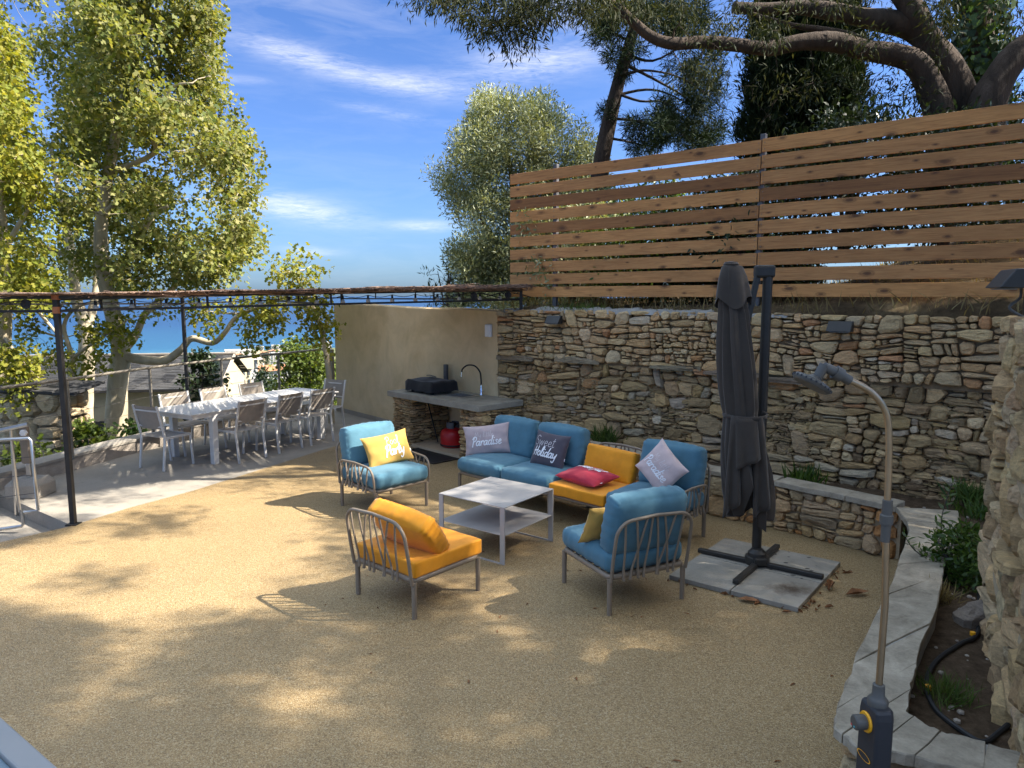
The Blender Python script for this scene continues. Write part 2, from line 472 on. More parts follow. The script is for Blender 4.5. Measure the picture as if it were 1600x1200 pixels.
M['parasol'] = fabric('charcoal_parasol_cloth', (0.052, 0.0415, 0.033), 0.85)
M['anth'] = simple('anthracite_powder_coat', (0.029, 0.026, 0.0225), 0.45, 0, 0.15, 15)
M['blackcloth'] = fabric('black_cover', (0.012, 0.012, 0.015), 0.7)
M['black'] = simple('black_rubber', (0.012, 0.012, 0.013), 0.6, 0, 0.2)
M['red'] = simple('red_enamel', (0.42, 0.012, 0.014), 0.35, 0, 0.1)
M['plasticgrey'] = simple('grey_plastic', (0.075, 0.069, 0.060), 0.5, 0, 0.06)
M['plasticdark'] = simple('dark_navy_plastic', (0.028, 0.028, 0.031), 0.55, 0, 0.1, 8, 0.15, 400, 0.3, 0.001)
M['amber'] = simple('amber_plastic', (0.80, 0.36, 0.01), 0.4, 0, 0.04)
M['dotred'] = simple('red_dot', (0.55, 0.07, 0.06), 0.5, 0, 0.02)
M['dotblue'] = simple('teal_dot', (0.04, 0.28, 0.33), 0.5, 0, 0.02)
M['pipe'] = simple('anodised_pipe', (0.33, 0.255, 0.17), 0.36, 0.95, 0.08, 20)
M['whiteplastic'] = simple('white_plastic', (0.72, 0.71, 0.70), 0.45, 0, 0.03)
M['reed'] = simple('heather_reed', (0.20, 0.125, 0.085), 0.9, 0, 0.55, 14, 0.5, 60)
M['bulb'] = simple('clear_bulb', (0.55, 0.5, 0.42), 0.12, 0, 0.05)
M['roofslate'] = None
M['cream'] = simple('cream_house_render', (0.43, 0.34, 0.22), 0.9, 0, 0.08, 2, 0.2)
M['tanwall'] = simple('tan_house_render', (0.44, 0.33, 0.21), 0.9, 0, 0.12, 1.5, 0.2)
M['deadleaf'] = simple('dead_leaf', (0.20, 0.085, 0.032), 0.8, 0, 0.5, 25)
M['glassblue'] = simple('blue_glass_top', (0.12, 0.17, 0.20), 0.2, 0, 0.03, 3)
M['frameGrey'] = simple('pale_grey_frame', (0.24, 0.235, 0.225), 0.4, 0, 0.03)
M['chrome'] = simple('chrome', (0.75, 0.74, 0.72), 0.12, 1.0, 0.03)

# ------------------------------------------------------------------ site axes
W0 = Vector((-0.2, 10.5, 0)); WD = Vector((0.77, -0.64, 0)).normalized(); WN = Vector((-0.64, -0.77, 0)).normalized()   # stone wall, normal to the terrace
B0 = Vector((-3.60, 14.43, 0)); BD = (W0 - B0).normalized(); BN = Vector((BD.y, -BD.x, 0))

# ------------------------------------------------------------------ setting: floors
resin_poly = [(-4.53, 7.03), (-4.27, 7.66), (-3.87, 8.36), (-3.47, 9.3), (-2.95, 10.55), (-2.45, 11.65), (-2.0, 12.2), (-1.2, 11.75), (0.05, 10.4),
              (1.6, 9.2), (4.0, 7.3), (6.0, 5.5), (7.5, 2.0), (7.5, -5), (-9, -5), (-9, 1.5), (-6.2, 5.0), (-4.95, 6.5)]
o = MB().prism(ccw(resin_poly), -0.35, 0.006).build('terrace_floor', M['resin']); tag(o, kind='structure')
conc_poly = [(-4.51, 7.06), (-6.3, 8.38), (-6.25, 8.74), (-5.85, 10.29), (-5.3, 12.0), (-4.6, 13.3), (-3.8, 14.9), (-3.3, 14.4), (0.3, 10.4), (0.3, 9.6), (-1.8, 10.0), (-3.0, 8.6)]
o = MB().prism(ccw(conc_poly), -0.4, 0.0).build('concrete_floor', M['concrete']); tag(o, kind='structure')
land_poly = [(-4.45, 7.3), (-9.0, 10.5), (-9.5, 3.0), (-5.6, 4.0), (-4.3, 6.7)]
o = MB().prism(ccw(land_poly), -0.6, -0.16).build('stair_landing', M['concrete']); tag(o, kind='structure')
o = MB().box((0, -0.9, 0.30), (8, 5.0, 0.85)).build('upper_deck_floor', M['concrete']); tag(o, kind='structure')

# kerb wall round the concrete terrace
kin = [(-7.4, 4.6), (-6.75, 6.6), (-6.12, 8.74), (-5.72, 10.29), (-5.17, 11.96), (-4.49, 13.21), (-3.72, 14.62)]
def offset_line(pts, d):
    out = []
    for i, p in enumerate(pts):
        a = Vector(pts[max(i - 1, 0)]); b = Vector(pts[min(i + 1, len(pts) - 1)])
        t = (b - a).normalized(); out.append((p[0] - t.y * d, p[1] + t.x * d))
    return out
kout = offset_line(kin, 0.28)
kw = empty('kerb_wall', (0, 0, 0), 0, 'low rendered kerb wall along the outer edge of the grey concrete terrace', 'low wall')
MB().prism(ccw(kin + kout[::-1]), -3.0, 0.17).build('wall_body', M['kerb'], kw)
MB().prism(ccw(offset_line(kin, -0.015) + offset_line(kin, 0.30)[::-1]), 0.172, 0.215).build('coping', M['concrete'], kw, bevel=0.006)

# ------------------------------------------------------------------ terrain, sea
def hgt(x, y):
    r = math.hypot(x, y)
    d = max(0.0, r - 12)
    z = -1.9 - 0.16 * min(d, 30) - 0.105 * max(0, min(d - 30, 200)) - 0.062 * max(0, min(d - 230, 620)) - 0.03 * max(0, d - 850)
    z -= 30 * min(1, max(0, (-math.degrees(math.atan2(x, y)) - 21.8) / 3)) * min(1, d / 300)
    z += 2.2 * mnoise.noise(Vector((x * 0.02, y * 0.02, 0))) * min(1, d / 60)
    return z
nr, na = 70, 90
rr = [9.5 * (1100 / 9.5) ** (i / (nr - 1)) for i in range(nr)]
V = []; Fc = []
for i, r in enumerate(rr):
    for k in range(na):
        a = R(-78 + 118 * k / (na - 1))
        x, y = r * math.sin(a), r * math.cos(a)
        if k < na * 0.55: ext = 1.0
        V.append((x, y, hgt(x, y)))
for i in range(nr - 1):
    for k in range(na - 1):
        Fc.append((i * na + k, i * na + k + 1, (i + 1) * na + k + 1, (i + 1) * na + k))
q = NT('hillside'); v = q.map()
c = q.ramp(q.noise(v, 0.05, 10, 0.7), [(0.32, (0.035, 0.055, 0.022)), (0.5, (0.085, 0.10, 0.045)), (0.7, (0.26, 0.21, 0.13))])
q.base(c, 0.95, 0, 0.1)
me = bpy.data.meshes.new('terrain'); me.from_pydata(V, [], Fc); me.update()
tag(link('terrain', me, q.m, None, True), kind='structure')
SEA_Z = -72.0
q = NT('sea_water'); g = q.n('ShaderNodeNewGeometry'); sp = q.n('ShaderNodeSeparateXYZ'); q.t.links.new(g.outputs['Position'], sp.inputs[0])
dist = q.n('ShaderNodeVectorMath', operation='LENGTH'); q.t.links.new(g.outputs['Position'], dist.inputs[0])
dn = q.math('DIVIDE', q.math('SUBTRACT', dist.outputs['Value'], 800.0), 2400.0, True)
v = q.map((1, 1, 1))
nz = q.noise(v, 0.0032, 5, 0.6, 0.8)
c = q.ramp(q.math('ADD', dn, q.math('MULTIPLY', q.math('SUBTRACT', nz, 0.5), 0.25)), [(0.0, (0.036, 0.11, 0.148)), (0.14, (0.020, 0.070, 0.125)), (0.5, (0.013, 0.042, 0.098)), (1.0, (0.013, 0.040, 0.094))])
q.base(c, 0.35, 0, 0.25); q.b.inputs['IOR'].default_value = 1.2
q.bump(q.noise(q.map((1, 2.5, 1)), 0.06, 8, 0.7), 0.35, 3.0)
me = bpy.data.meshes.new('sea'); me.from_pydata([(-90000, 100, SEA_Z), (90000, 100, SEA_Z), (90000, 90000, SEA_Z), (-90000, 90000, SEA_Z)], [], [(0, 1, 2, 3)])
tag(link('sea', me, q.m), kind='structure')

# bank behind the stone wall
nt, ns = 46, 30
V = []; Fc = []
for i in range(nt):
    for j in range(ns):
        t = 0.03 + 16.1 * i / (nt - 1); s = 0.015 + 22 * (j / (ns - 1)) ** 1.9
        p = W0 + WD * t - WN * s
        z = 2.10 + 0.11 * min(1, s / 0.25) + 0.03 * s + 0.28 * min(s, 5) * min(1, max(0, (t - 3.0) / 3.5)) + 0.10 * mnoise.noise(Vector((p.x * 1.2, p.y * 1.2, 3)))
        z += 0.25 * max(0, min(1, (t - 4) / 2)) * min(1, s / 1.0)
        if t < 0.4: z -= 0.6 * (0.4 - t) * min(s, 3)
        if j == 0: z = 1.7
        V.append((p.x, p.y, z))
for i in range(nt - 1):
    for j in range(ns - 1):
        Fc.append((i * ns + j, i * ns + j + 1, (i + 1) * ns + j + 1, (i + 1) * ns + j)[::-1])
me = bpy.data.meshes.new('bank'); me.from_pydata(V, [], Fc); me.update()
tag(link('bank', me, M['bank'], None, True), kind='structure')

# ------------------------------------------------------------------ rubble walls
def clip(poly, n, c):
    out = []
    for i in range(len(poly)):
        a, b = poly[i], poly[(i + 1) % len(poly)]
        da = n[0] * a[0] + n[1] * a[1] - c; db = n[0] * b[0] + n[1] * b[1] - c
        if da <= 0: out.append(a)
        if (da < 0 < db) or (db < 0 < da):
            t = da / (da - db); out.append((a[0] + (b[0] - a[0]) * t, a[1] + (b[1] - a[1]) * t))
    return out
def parea(p): return 0.5 * sum(p[i][0] * p[(i + 1) % len(p)][1] - p[(i + 1) % len(p)][0] * p[i][1] for i in range(len(p)))
def rubble(w, h, target, rng, asp=(1.5, 3.4), vang=20):
    """recursive slanted cuts of a w x h face into irregular stones"""
    out = []
    st = [([(0, 0), (w, 0), (w, h), (0, h)], rng.uniform(0.5, 1.6))]
    while st:
        p, k = st.pop()
        xs = [q[0] for q in p]; ys = [q[1] for q in p]
        bw, bh = max(xs) - min(xs), max(ys) - min(ys); A = parea(p)
        cx, cy = sum(xs) / len(xs), sum(ys) / len(ys)
        if A < target(cx, cy) * k and bw < 0.75 or A < 0.0012:
            out.append(p); continue
        f = rng.uniform(0.34, 0.66)
        if bw / max(bh, 1e-4) > rng.uniform(*asp):
            an = R(rng.uniform(-vang, vang)); n = (math.cos(an), math.sin(an)); c0 = n[0] * (min(xs) + bw * f) + n[1] * cy
        else:
            an = R(rng.uniform(-7, 7)); n = (-math.sin(an), math.cos(an)); c0 = n[0] * cx + n[1] * (min(ys) + bh * f)
        a = clip(p, n, c0); b = clip(p, (-n[0], -n[1]), -c0)
        if len(a) < 3 or len(b) < 3 or parea(a) < 3e-4 or parea(b) < 3e-4:
            out.append(p); continue
        st.append((a, rng.choice((0.2, 0.4, 0.8, 1.3, 2.4)))); st.append((b, rng.choice((0.2, 0.4, 0.8, 1.3, 2.4))))
    return out
def inset(p, g):
    q = list(p); n = len(p)
    for i in range(n):
        a, b = p[i], p[(i + 1) % n]
        L = math.hypot(b[0] - a[0], b[1] - a[1])
        if L < 1e-6: continue
        nx, ny = (b[1] - a[1]) / L, -(b[0] - a[0]) / L
        q = clip(q, (nx, ny), nx * a[0] + ny * a[1] - g)
        if len(q) < 3: return None
    return q
def round_poly(p, rng, r=0.21, jit=0.006):
    out = []
    n = len(p)
    for i in range(n):
        a, b, c = p[i - 1], p[i], p[(i + 1) % n]
        k = rng.uniform(r * 0.5, r * 1.4); k = min(k, 0.45)
        out.append((b[0] + (a[0] - b[0]) * k, b[1] + (a[1] - b[1]) * k)); out.append((b[0] + (c[0] - b[0]) * k, b[1] + (c[1] - b[1]) * k))
    # drop near duplicates
    res = []
    for q in out:
        if not res or math.hypot(q[0] - res[-1][0], q[1] - res[-1][1]) > 0.004: res.append((q[0] + rng.uniform(-jit, jit), q[1] + rng.uniform(-jit, jit)))
    return res
def warp(p, amp, sc, seed):
    return [(x + amp * mnoise.noise(Vector((x * sc, y * sc, seed))), y + amp * 0.7 * mnoise.noise(Vector((x * sc, y * sc, seed + 9.3)))) for x, y in p]
def stone_geo(p, frame, rng, bulge, proud, back=0.07):
    O, D, N, U = frame
    n = len(p); cx = sum(q[0] for q in p) / n; cy = sum(q[1] for q in p) / n
    size = math.sqrt(abs(parea(p)))
    bl = min(bulge, size * 0.28) * rng.uniform(0.6, 1.3)
    ti, tj = rng.uniform(-0.24, 0.24), rng.uniform(-0.26, 0.26)
    vs = []; k1 = rng.uniform(0.74, 0.86)
    for x, y in p: vs.append(O + D * x + U * y + N * (proud - back))
    for x, y in p: vs.append(O + D * x + U * y + N * (proud + rng.uniform(-0.003, 0.003)))
    for x, y in p:
        k = k1 * rng.uniform(0.93, 1.05); X, Y = cx + (x - cx) * k, cy + (y - cy) * k
        vs.append(O + D * X + U * Y + N * (proud + bl + (X - cx) * ti + (Y - cy) * tj + rng.uniform(-0.004, 0.004)))
    k2 = rng.uniform(0.38, 0.52); jz = min(0.010, bl * .45)
    for x, y in p:
        k = k2 * rng.uniform(0.8, 1.2); X, Y = cx + (x - cx) * k, cy + (y - cy) * k
        vs.append(O + D * X + U * Y + N * (proud + bl * 1.12 + (X - cx) * ti + (Y - cy) * tj + rng.uniform(-jz, jz)))
    ox, oy = rng.uniform(-0.2, 0.2) * size * .5, rng.uniform(-0.15, 0.15) * size * .5
    vs.append(O + D * (cx + ox) + U * (cy + oy) + N * (proud + bl * rng.uniform(1.0, 1.5)))
    fs = []
    for r_ in (0, n, 2 * n):
        for i in range(n):
            j = (i + 1) % n; fs.append((r_ + i, r_ + j, r_ + n + j, r_ + n + i))
    for i in range(n): fs.append((3 * n + i, 3 * n + (i + 1) % n, 4 * n))
    return vs, fs
def stone_face(parent, frame, w, h, target, tint, rng, gap=0.008, bulge=0.025, proud=0.0, maxparts=300, amp=0.03, wsc=4.0, name='stone', asp=(1.5, 3.4), keep=None, budget=None):
    polys = []
    for p in rubble(w, h, target, rng, asp):
        p = warp(p, amp, wsc, rng.seed0)
        p = ccw(p)
        q = inset(p, gap * rng.uniform(0.6, 1.5))
        if not q or parea(q) < 4e-4: continue
        q = round_poly(q, rng)
        if len(q) < 4: continue
        cx = sum(a[0] for a in q) / len(q); cy = sum(a[1] for a in q) / len(q)
        if keep and not keep(cx, cy): continue
        polys.append((parea(q), q, cx, cy))
    polys.sort(key=lambda a: -a[0])
    stuff = MB(); scol = []
    for i, (A, p, cx, cy) in enumerate(polys):
        pr = (proud(cx, cy) if callable(proud) else proud) + rng.uniform(-0.02, 0.018)
        vs, fs = stone_geo(p, frame, rng, bulge, pr)
        c = tint(cx, cy, rng)
        if i < maxparts:
            mb = MB(); mb.add(vs, fs); me = mb.mesh(name); set_tint(me, [(*c, 1)] * len(vs)); link(name, me, M['stone'], parent)
        else:
            stuff.add(vs, fs); scol += [(*c, 1)] * len(vs)
    if stuff.v:
        me = stuff.mesh('small_stones'); set_tint(me, scol); tag(link('small_stones', me, M['stone'], parent), kind='stuff')
class Rng(random.Random):
    pass
def mkrng(seed):
    r = Rng(seed); r.seed0 = seed * 1.37; return r

TAN = [(0.52, 0.38, 0.21), (0.49, 0.35, 0.19), (0.54, 0.405, 0.235), (0.44, 0.31, 0.17), (0.53, 0.385, 0.215), (0.48, 0.36, 0.215), (0.56, 0.44, 0.28), (0.48, 0.32, 0.165), (0.42, 0.32, 0.20)]
GRY = [(0.37, 0.265, 0.145), (0.32, 0.23, 0.125), (0.41, 0.30, 0.165), (0.27, 0.195, 0.11), (0.42, 0.305, 0.165), (0.34, 0.25, 0.145), (0.38, 0.265, 0.13), (0.46, 0.355, 0.22)]
def jit(c, rng, a=0.12):
    k = rng.uniform(1 - a, 1 + a); return tuple(min(0.6, x * k * rng.uniform(0.97, 1.03)) for x in c)

# main retaining wall ------------------------------------------------
WLEN, WTOP = 8.6, 2.13
LEDGE = 1.47
sw = empty('stone_wall', tuple(W0), 0, 'tall dry stone retaining wall behind the sofa, golden stones above darker ones', 'wall')
def loc_frame(root, O, D, N): return (O - root.location, D, N, Vector((0, 0, 1)))
rng = mkrng(11)
def sw_tint(x, y, r):
    if y > LEDGE - 0.02 * math.sin(x * 3): 
        c = jit(r.choice(TAN), r)
    else:
        c = tuple(k * 1.02 for k in jit(r.choice(GRY), r, .2))
        if r.random() < 0.10: c = jit((0.36, 0.30, 0.22), r)
        if x > 4.2 and r.random() < .5: c = tuple(k * 1.25 for k in c)
    if r.random() < 0.03: c = (0.55, 0.47, 0.35)
    if r.random() < 0.03 and y > LEDGE - .3: c = jit((0.46, 0.26, 0.13), r)
    return c
f_up = loc_frame(sw, W0 + Vector((0, 0, LEDGE)), WD, WN)
f_lo = loc_frame(sw, W0, WD, WN)
stone_face(sw, f_up, WLEN, WTOP - LEDGE + 0.03, lambda x, y: 0.017, lambda x, y, r: sw_tint(x, y + LEDGE, r), mkrng(12), 0.006, 0.028, 0.035, 135, 0.034, 4.6, asp=(1.2, 2.8))
stone_face(sw, f_lo, WLEN, LEDGE - 0.005, lambda x, y: 0.030 if y > 0.35 else 0.02, lambda x, y, r: sw_tint(x, min(y, LEDGE - 0.1), r), mkrng(21), 0.006, 0.045,
           lambda x, y: -0.02 + 0.09 * mnoise.noise(Vector((x * 1.3, y * 1.6, 2))), 160, 0.065, 3.8, asp=(1.2, 2.9))
# a deeper layer of small packing stones that shows in the joints
stone_face(sw, f_lo, WLEN, LEDGE - 0.10, lambda x, y: 0.0060, lambda x, y, r: tuple(k * .9 for k in jit(r.choice(GRY), r)), mkrng(23), 0.003, 0.02, -0.042, 0, 0.05, 4)
# the long flat ledge stones between the two builds
x = 0.0; r_ = mkrng(5)
while x < WLEN:
    L = r_.uniform(0.3, 0.95); z0 = LEDGE - 0.06 + 0.05 * math.sin(x * 0.9)
    if r_.random() < 0.45 or x > 6.5: x += L; continue
    p = ccw([(x, z0), (x + L - 0.012, z0 + r_.uniform(-.02, .02)), (x + L - 0.015, z0 + r_.uniform(.04, .075)), (x + L * .5, z0 + r_.uniform(.06, .09)), (x + 0.01, z0 + r_.uniform(.04, .08))])
    p = round_poly(p, r_, 0.12)
    vs, fs = stone_geo(p, f_lo, r_, 0.03, 0.04 + r_.uniform(0, .02)); mb = MB().add(vs, fs); me = mb.mesh('stone'); set_tint(me, [(*jit((0.25, 0.205, 0.15), r_), 1)] * len(vs)); link('stone', me, M['stone'], sw)
    x += L
def wallbox(root, O, D, N, x0, x1, z0, z1, dep0, dep1):
    mb = MB(); o = O - root.location
    pts = [o + D * x0 + N * dep1, o + D * x1 + N * dep1, o + D * x1 + N * dep0, o + D * x0 + N * dep0]
    mb.prism(ccw([(p.x, p.y) for p in pts]), z0, z1); return mb
wallbox(sw, W0, WD, WN, 0, WLEN, LEDGE - 0.03, WTOP - 0.05, -0.30, -0.022).build('mortar_bed', M['joint'], sw)
wallbox(sw, W0, WD, WN, 0.02, WLEN, -0.5, LEDGE - 0.031, -0.40, -0.075).build('earth_core', M['gapdark'], sw)
# rough mortar capping
mb = MB(); n = 90; r_ = mkrng(8); o0 = W0 - sw.location
for i in range(n + 1):
    t = 0.05 + (4.2 - .05) * i / n
    h = WTOP + 0.005 + 0.03 * abs(mnoise.noise(Vector((t * 2.1, 0, 0)))) + (0.03 if 0.7 < t < 3.3 else 0)
    for (dn, zz) in ((0.035 + r_.uniform(-.01, .01), WTOP - 0.02), (0.02, h), (-0.18, h + 0.02 + r_.uniform(-.01, .01)), (-0.40, WTOP - 0.02)):
        p = o0 + WD * t + WN * dn; mb.v.append((p.x, p.y, zz))
for i in range(n):
    for k in range(3): mb.f.append((i * 4 + k, i * 4 + k + 1, (i + 1) * 4 + k + 1, (i + 1) * 4 + k)[::-1])
mb.build('capping', M['capmortar'], sw)

# beige rendered wall ---------------------------------------------------
bw = empty('rendered_wall', tuple(B0), 0, 'beige rendered garden wall behind the outdoor kitchen counter', 'wall')
L = (W0 - B0).length
n = 24; mb = MB()
ob = Vector((0, 0, 0))
for i in range(n + 1):
    t = (L - 0.02) * i / n
    top = 2.18 + 0.015 * math.sin(t * 1.7) - 0.05 * max(0, (t - L * 0.45) / L) * 2 * (1 if t > L * .45 else 0) 
    for dn, zz in ((0.0, -0.3), (0.0, top - 0.02), (-0.03, top), (-0.19, top), (-0.22, top - 0.02), (-0.22, -0.3)):
        p = BD * t + BN * dn; mb.v.append((p.x, p.y, zz))
for i in range(n):
    for k in range(5): mb.f.append((i * 6 + k, (i + 1) * 6 + k, (i + 1) * 6 + k + 1, i * 6 + k + 1))
mb.f.append((0, 1, 2, 3, 4, 5)); mb.f.append(tuple(n * 6 + k for k in range(5, -1, -1)))
mb.build('wall_body', M['render'], bw)
wallbox(bw, B0, BD, BN, 0.0, 2.1, 0.002, 0.085, 0.002, 0.016).build('skirting', M['kerb'], bw)
ebx = empty('electrical_box', tuple(B0 + BD * (L - 0.20) + BN * 0.002 + Vector((0, 0, 1.83))), math.atan2(BD.y, BD.x), 'small white plastic box on the beige wall beside the stone wall', 'electrical box')
MB().box((0, -0.025, 0), (0.13, 0.05, 0.19)).build('lid', M['whiteplastic'], ebx, bevel=0.012)
MB().box((0, -0.055, 0.0), (0.09, 0.008, 0.15)).build('cover_flap', M['whiteplastic'], ebx, bevel=0.003)

# ------------------------------------------------------------------ wooden fence
FO = W0 - WN * 0.25 
fence = empty('wooden_fence', tuple(FO), 0, 'pine board fence of spaced horizontal planks standing above the stone wall', 'fence')
board_z0, pitch_b, bh = 2.335, 0.1795, 0.143
sections = [(0.06, 3.745), (3.755, 7.55), (7.56, 11.3)]
fr = random.Random(3)
ang = math.atan2(WD.y, WD.x)
for (a, b) in sections:
    me = bpy.data.meshes.new('board')
    Lb = b - a
    mbb = MB().box((0, 0, 0), (Lb, 0.022, bh)); mbb.mesh  # noqa
    base_me = mbb.mesh('board'); base_me.materials.append(M['wood'])
    for k in range(10):
        o = link('board', base_me, None, fence)
        z = board_z0 + bh / 2 + pitch_b * k
        c = WD * ((a + b) / 2)
        o.location = (c.x + WN.x * 0.045, c.y + WN.y * 0.045, z + fr.uniform(-0.004, 0.004))
        o.rotation_euler = (R(fr.uniform(-1, 1)), R(fr.uniform(-0.12, 0.12)), ang)
        bev(o, 0.003, 1)
rotw = Matrix.Rotation(ang, 3, 'Z')
for t in (0.85, 3.75, 7.56, 11.2):
    c = WD * t
    MB().box((c.x, c.y, 2.0 + 1.065), (0.06, 0.06, 2.19), rotw).build('fence_post', M['postgrey'], fence, bevel=0.004)
sm = MB()
for t in (0.85, 3.715, 3.785, 7.5, 7.6):
    for k in range(10):
        for dz in (0.035, 0.105):
            c = WD * t + WN * 0.058; zz = board_z0 + pitch_b * k + dz
            sm.box((c.x, c.y, zz), (0.009, 0.006, 0.009), rotw)
tag(sm.build('screws', M['rail'], fence), kind='stuff')

# ------------------------------------------------------------------ planter wall
PW = [Vector((0.10, 9.68, 0)), Vector((2.12, 7.44, 0)), Vector((2.66, 6.98, 0)), Vector((3.42, 6.10, 0))]
pw = empty('planter_wall', tuple(PW[1]), 0, 'low stone planter wall topped with pale flagstones beside the parasol', 'planter')
PH = 0.455
def pw_tint(x, y, r):
    c = jit(r.choice(TAN + [(0.33, 0.24, 0.14), (0.28, 0.22, 0.15)]), r)
    if r.random() < 0.12: c = jit((0.42, 0.22, 0.09), r)
    return tuple(k * 1.0 for k in c)
for i in range(3):
    a, b = PW[i], PW[i + 1]; d = (b - a).normalized(); nn = Vector((d.y, -d.x, 0))
    if nn.y > 0: nn = -nn
    Ls = (b - a).length
    fr_ = loc_frame(pw, a, d, nn)
    stone_face(pw, fr_, Ls, PH, lambda x, y: 0.032, pw_tint, mkrng(31 + i), 0.006, 0.022, 0.0, 60 if i else 50, 0.03, 4, asp=(1.1, 2.6))
    wallbox(pw, a, d, nn, -0.02, Ls + 0.02, -0.2, PH - 0.003, -0.22, -0.035).build('mortar_bed', M['mortar'], pw)
# right leg toward the camera
leg_out = [Vector((3.42, 6.10, 0)), Vector((3.26, 5.58, 0)), Vector((2.56, 4.53, 0)), Vector((1.93, 3.66, 0)), Vector((1.57, 3.14, 0)), Vector((1.42, 2.90, 0)), Vector((1.46, 2.73, 0)), Vector((1.62, 2.70, 0)), Vector((1.80, 2.60, 0)), Vector((2.10, 2.42, 0))]
leg_in = [Vector((3.86, 5.98, 0)), Vector((3.55, 5.43, 0)), Vector((3.0, 4.75, 0)), Vector((2.56, 4.08, 0)), Vector((2.18, 3.6, 0)), Vector((1.98, 3.31, 0)), Vector((1.76, 2.98, 0)), Vector((1.80, 2.84, 0)), Vector((1.92, 2.78, 0)), Vector((2.2, 2.62, 0))]
for i, (a, b) in enumerate([(leg_out[0].lerp(leg_in[0], .40), leg_out[4].lerp(leg_in[4], .12)), (leg_out[5], leg_out[9])]):
    a = a.copy(); b = b.copy(); d = (b - a).normalized(); nn = Vector((d.y, -d.x, 0))
    if nn.dot(Vector((-1, -0.6, 0))) < 0: nn = -nn
    Ls = (b - a).length
    stone_face(pw, loc_frame(pw, a, d, nn), Ls, PH, lambda x, y: 0.024, pw_tint, mkrng(41 + i), 0.006, 0.022, -0.05, 40, 0.03, 4, asp=(1.1, 2.6))
mb = MB(); ip = [p - pw.location for p in leg_out]; 
poly = [((p.lerp(q_, 0.32) - pw.location).x, (p.lerp(q_, 0.32) - pw.location).y) for p, q_ in zip(leg_out, leg_in)] + [((p - pw.location).x, (p - pw.location).y) for p in leg_in[::-1]]
mb.prism(ccw(poly), -0.2, PH + 0.0405).build('mortar_bed', M['capmortar'], pw)
poly = [((p.lerp(q_, 0.2) - pw.location).x, (p.lerp(q_, 0.2) - pw.location).y) for p, q_ in zip(leg_out, leg_in)] + [((p.lerp(q_, 0.5) - pw.location).x, (p.lerp(q_, 0.5) - pw.location).y) for p, q_ in zip(leg_out, leg_in)][::-1]
MB().prism(ccw(poly), -0.2, PH - 0.006).build('wall_core', M['joint'], pw)
# flagstone copings, each its own slab
def coping(poly, z0, z1, rng, sub=5):
    """one slab with a wavy, chipped outline"""
    out = []
    for i in range(len(poly)):
        a = Vector(poly[i]); b = Vector(poly[(i + 1) % len(poly)])
        for k in range(sub):
            p = a.lerp(b, k / sub); amp = 0.007 if k else 0.003
            out.append((p.x + rng.uniform(-amp, amp), p.y + rng.uniform(-amp, amp)))
    mb = MB(); n = len(out); out = ccw(out)
    cx = sum(p[0] for p in out) / n; cy = sum(p[1] for p in out) / n
    for x, y in out: mb.v.append((x, y, z0))
    for x, y in out: mb.v.append((x, y, z1 - 0.006))
    for x, y in out: mb.v.append((cx + (x - cx) * 0.978, cy + (y - cy) * 0.978, z1 + rng.uniform(-.002, .003)))
    for r_ in (0, n):
        for i in range(n): mb.f.append((r_ + i, r_ + (i + 1) % n, r_ + n + (i + 1) % n, r_ + n + i))
    mb.f.append(tuple(range(2 * n, 3 * n)))
    return mb
rg = random.Random(77)
P0 = pw.location
for i in range(3):
    a, b = PW[i], PW[i + 1]; d = (b - a).normalized(); nn = Vector((d.y, -d.x, 0))
    if nn.y > 0: nn = -nn
    Ls = (b - a).length; s = 0.0
    while s < Ls - 0.05:
        e = min(Ls, s + rg.uniform(0.4, 0.75))
        if Ls - e < 0.2: e = Ls
        w = 0.24
        pts = [a + d * (s + .004) + nn * (0.035 + rg.uniform(-.01, .01)), a + d * (e - .004) + nn * (0.035 + rg.uniform(-.01, .01)), a + d * (e - .004 + rg.uniform(-.02, .02)) - nn * (w - .035), a + d * (s + .004) - nn * (w - .035)]
        coping([(p.x - P0.x, p.y - P0.y) for p in pts], PH, PH + 0.048 + rg.uniform(-.003, .003), rg).build('flagstone', M['flag'], pw)
        s = e
def leg_pt(lst, f):
    x = f * (len(lst) - 1); i = min(int(x), len(lst) - 2); return lst[i].lerp(lst[i + 1], x - i)
cuts = [0.0, 0.085, 0.20, 0.26, 0.385, 0.50, 0.60, 0.69, 0.80, 0.91, 1.0]
skew = [rg.uniform(-0.022, 0.022) if 0 < k_ < 10 else 0 for k_ in range(11)]
for ci, (f0, f1) in enumerate(zip(cuts[:-1], cuts[1:])):
    k = 3; g0, g1 = f0 + skew[ci], f1 + skew[ci + 1]
    o1 = [leg_pt(leg_out, f0 + 0.0008 + (f1 - f0 - 0.0016) * j / k) for j in range(k + 1)]
    i1 = [leg_pt(leg_in, g0 + 0.0008 + (g1 - g0 - 0.0016) * j / k) for j in range(k + 1)]
    sk = rg.uniform(-0.02, 0.02)
    poly = [(p.x - P0.x - 0.03, p.y - P0.y - 0.02) for p in o1] + [(p.x - P0.x + 0.01, p.y - P0.y) for p in i1[::-1]]
    coping(poly, PH, PH + 0.048 + rg.uniform(-.004, .004), rg, 2).build('flagstone', M['flag'], pw)
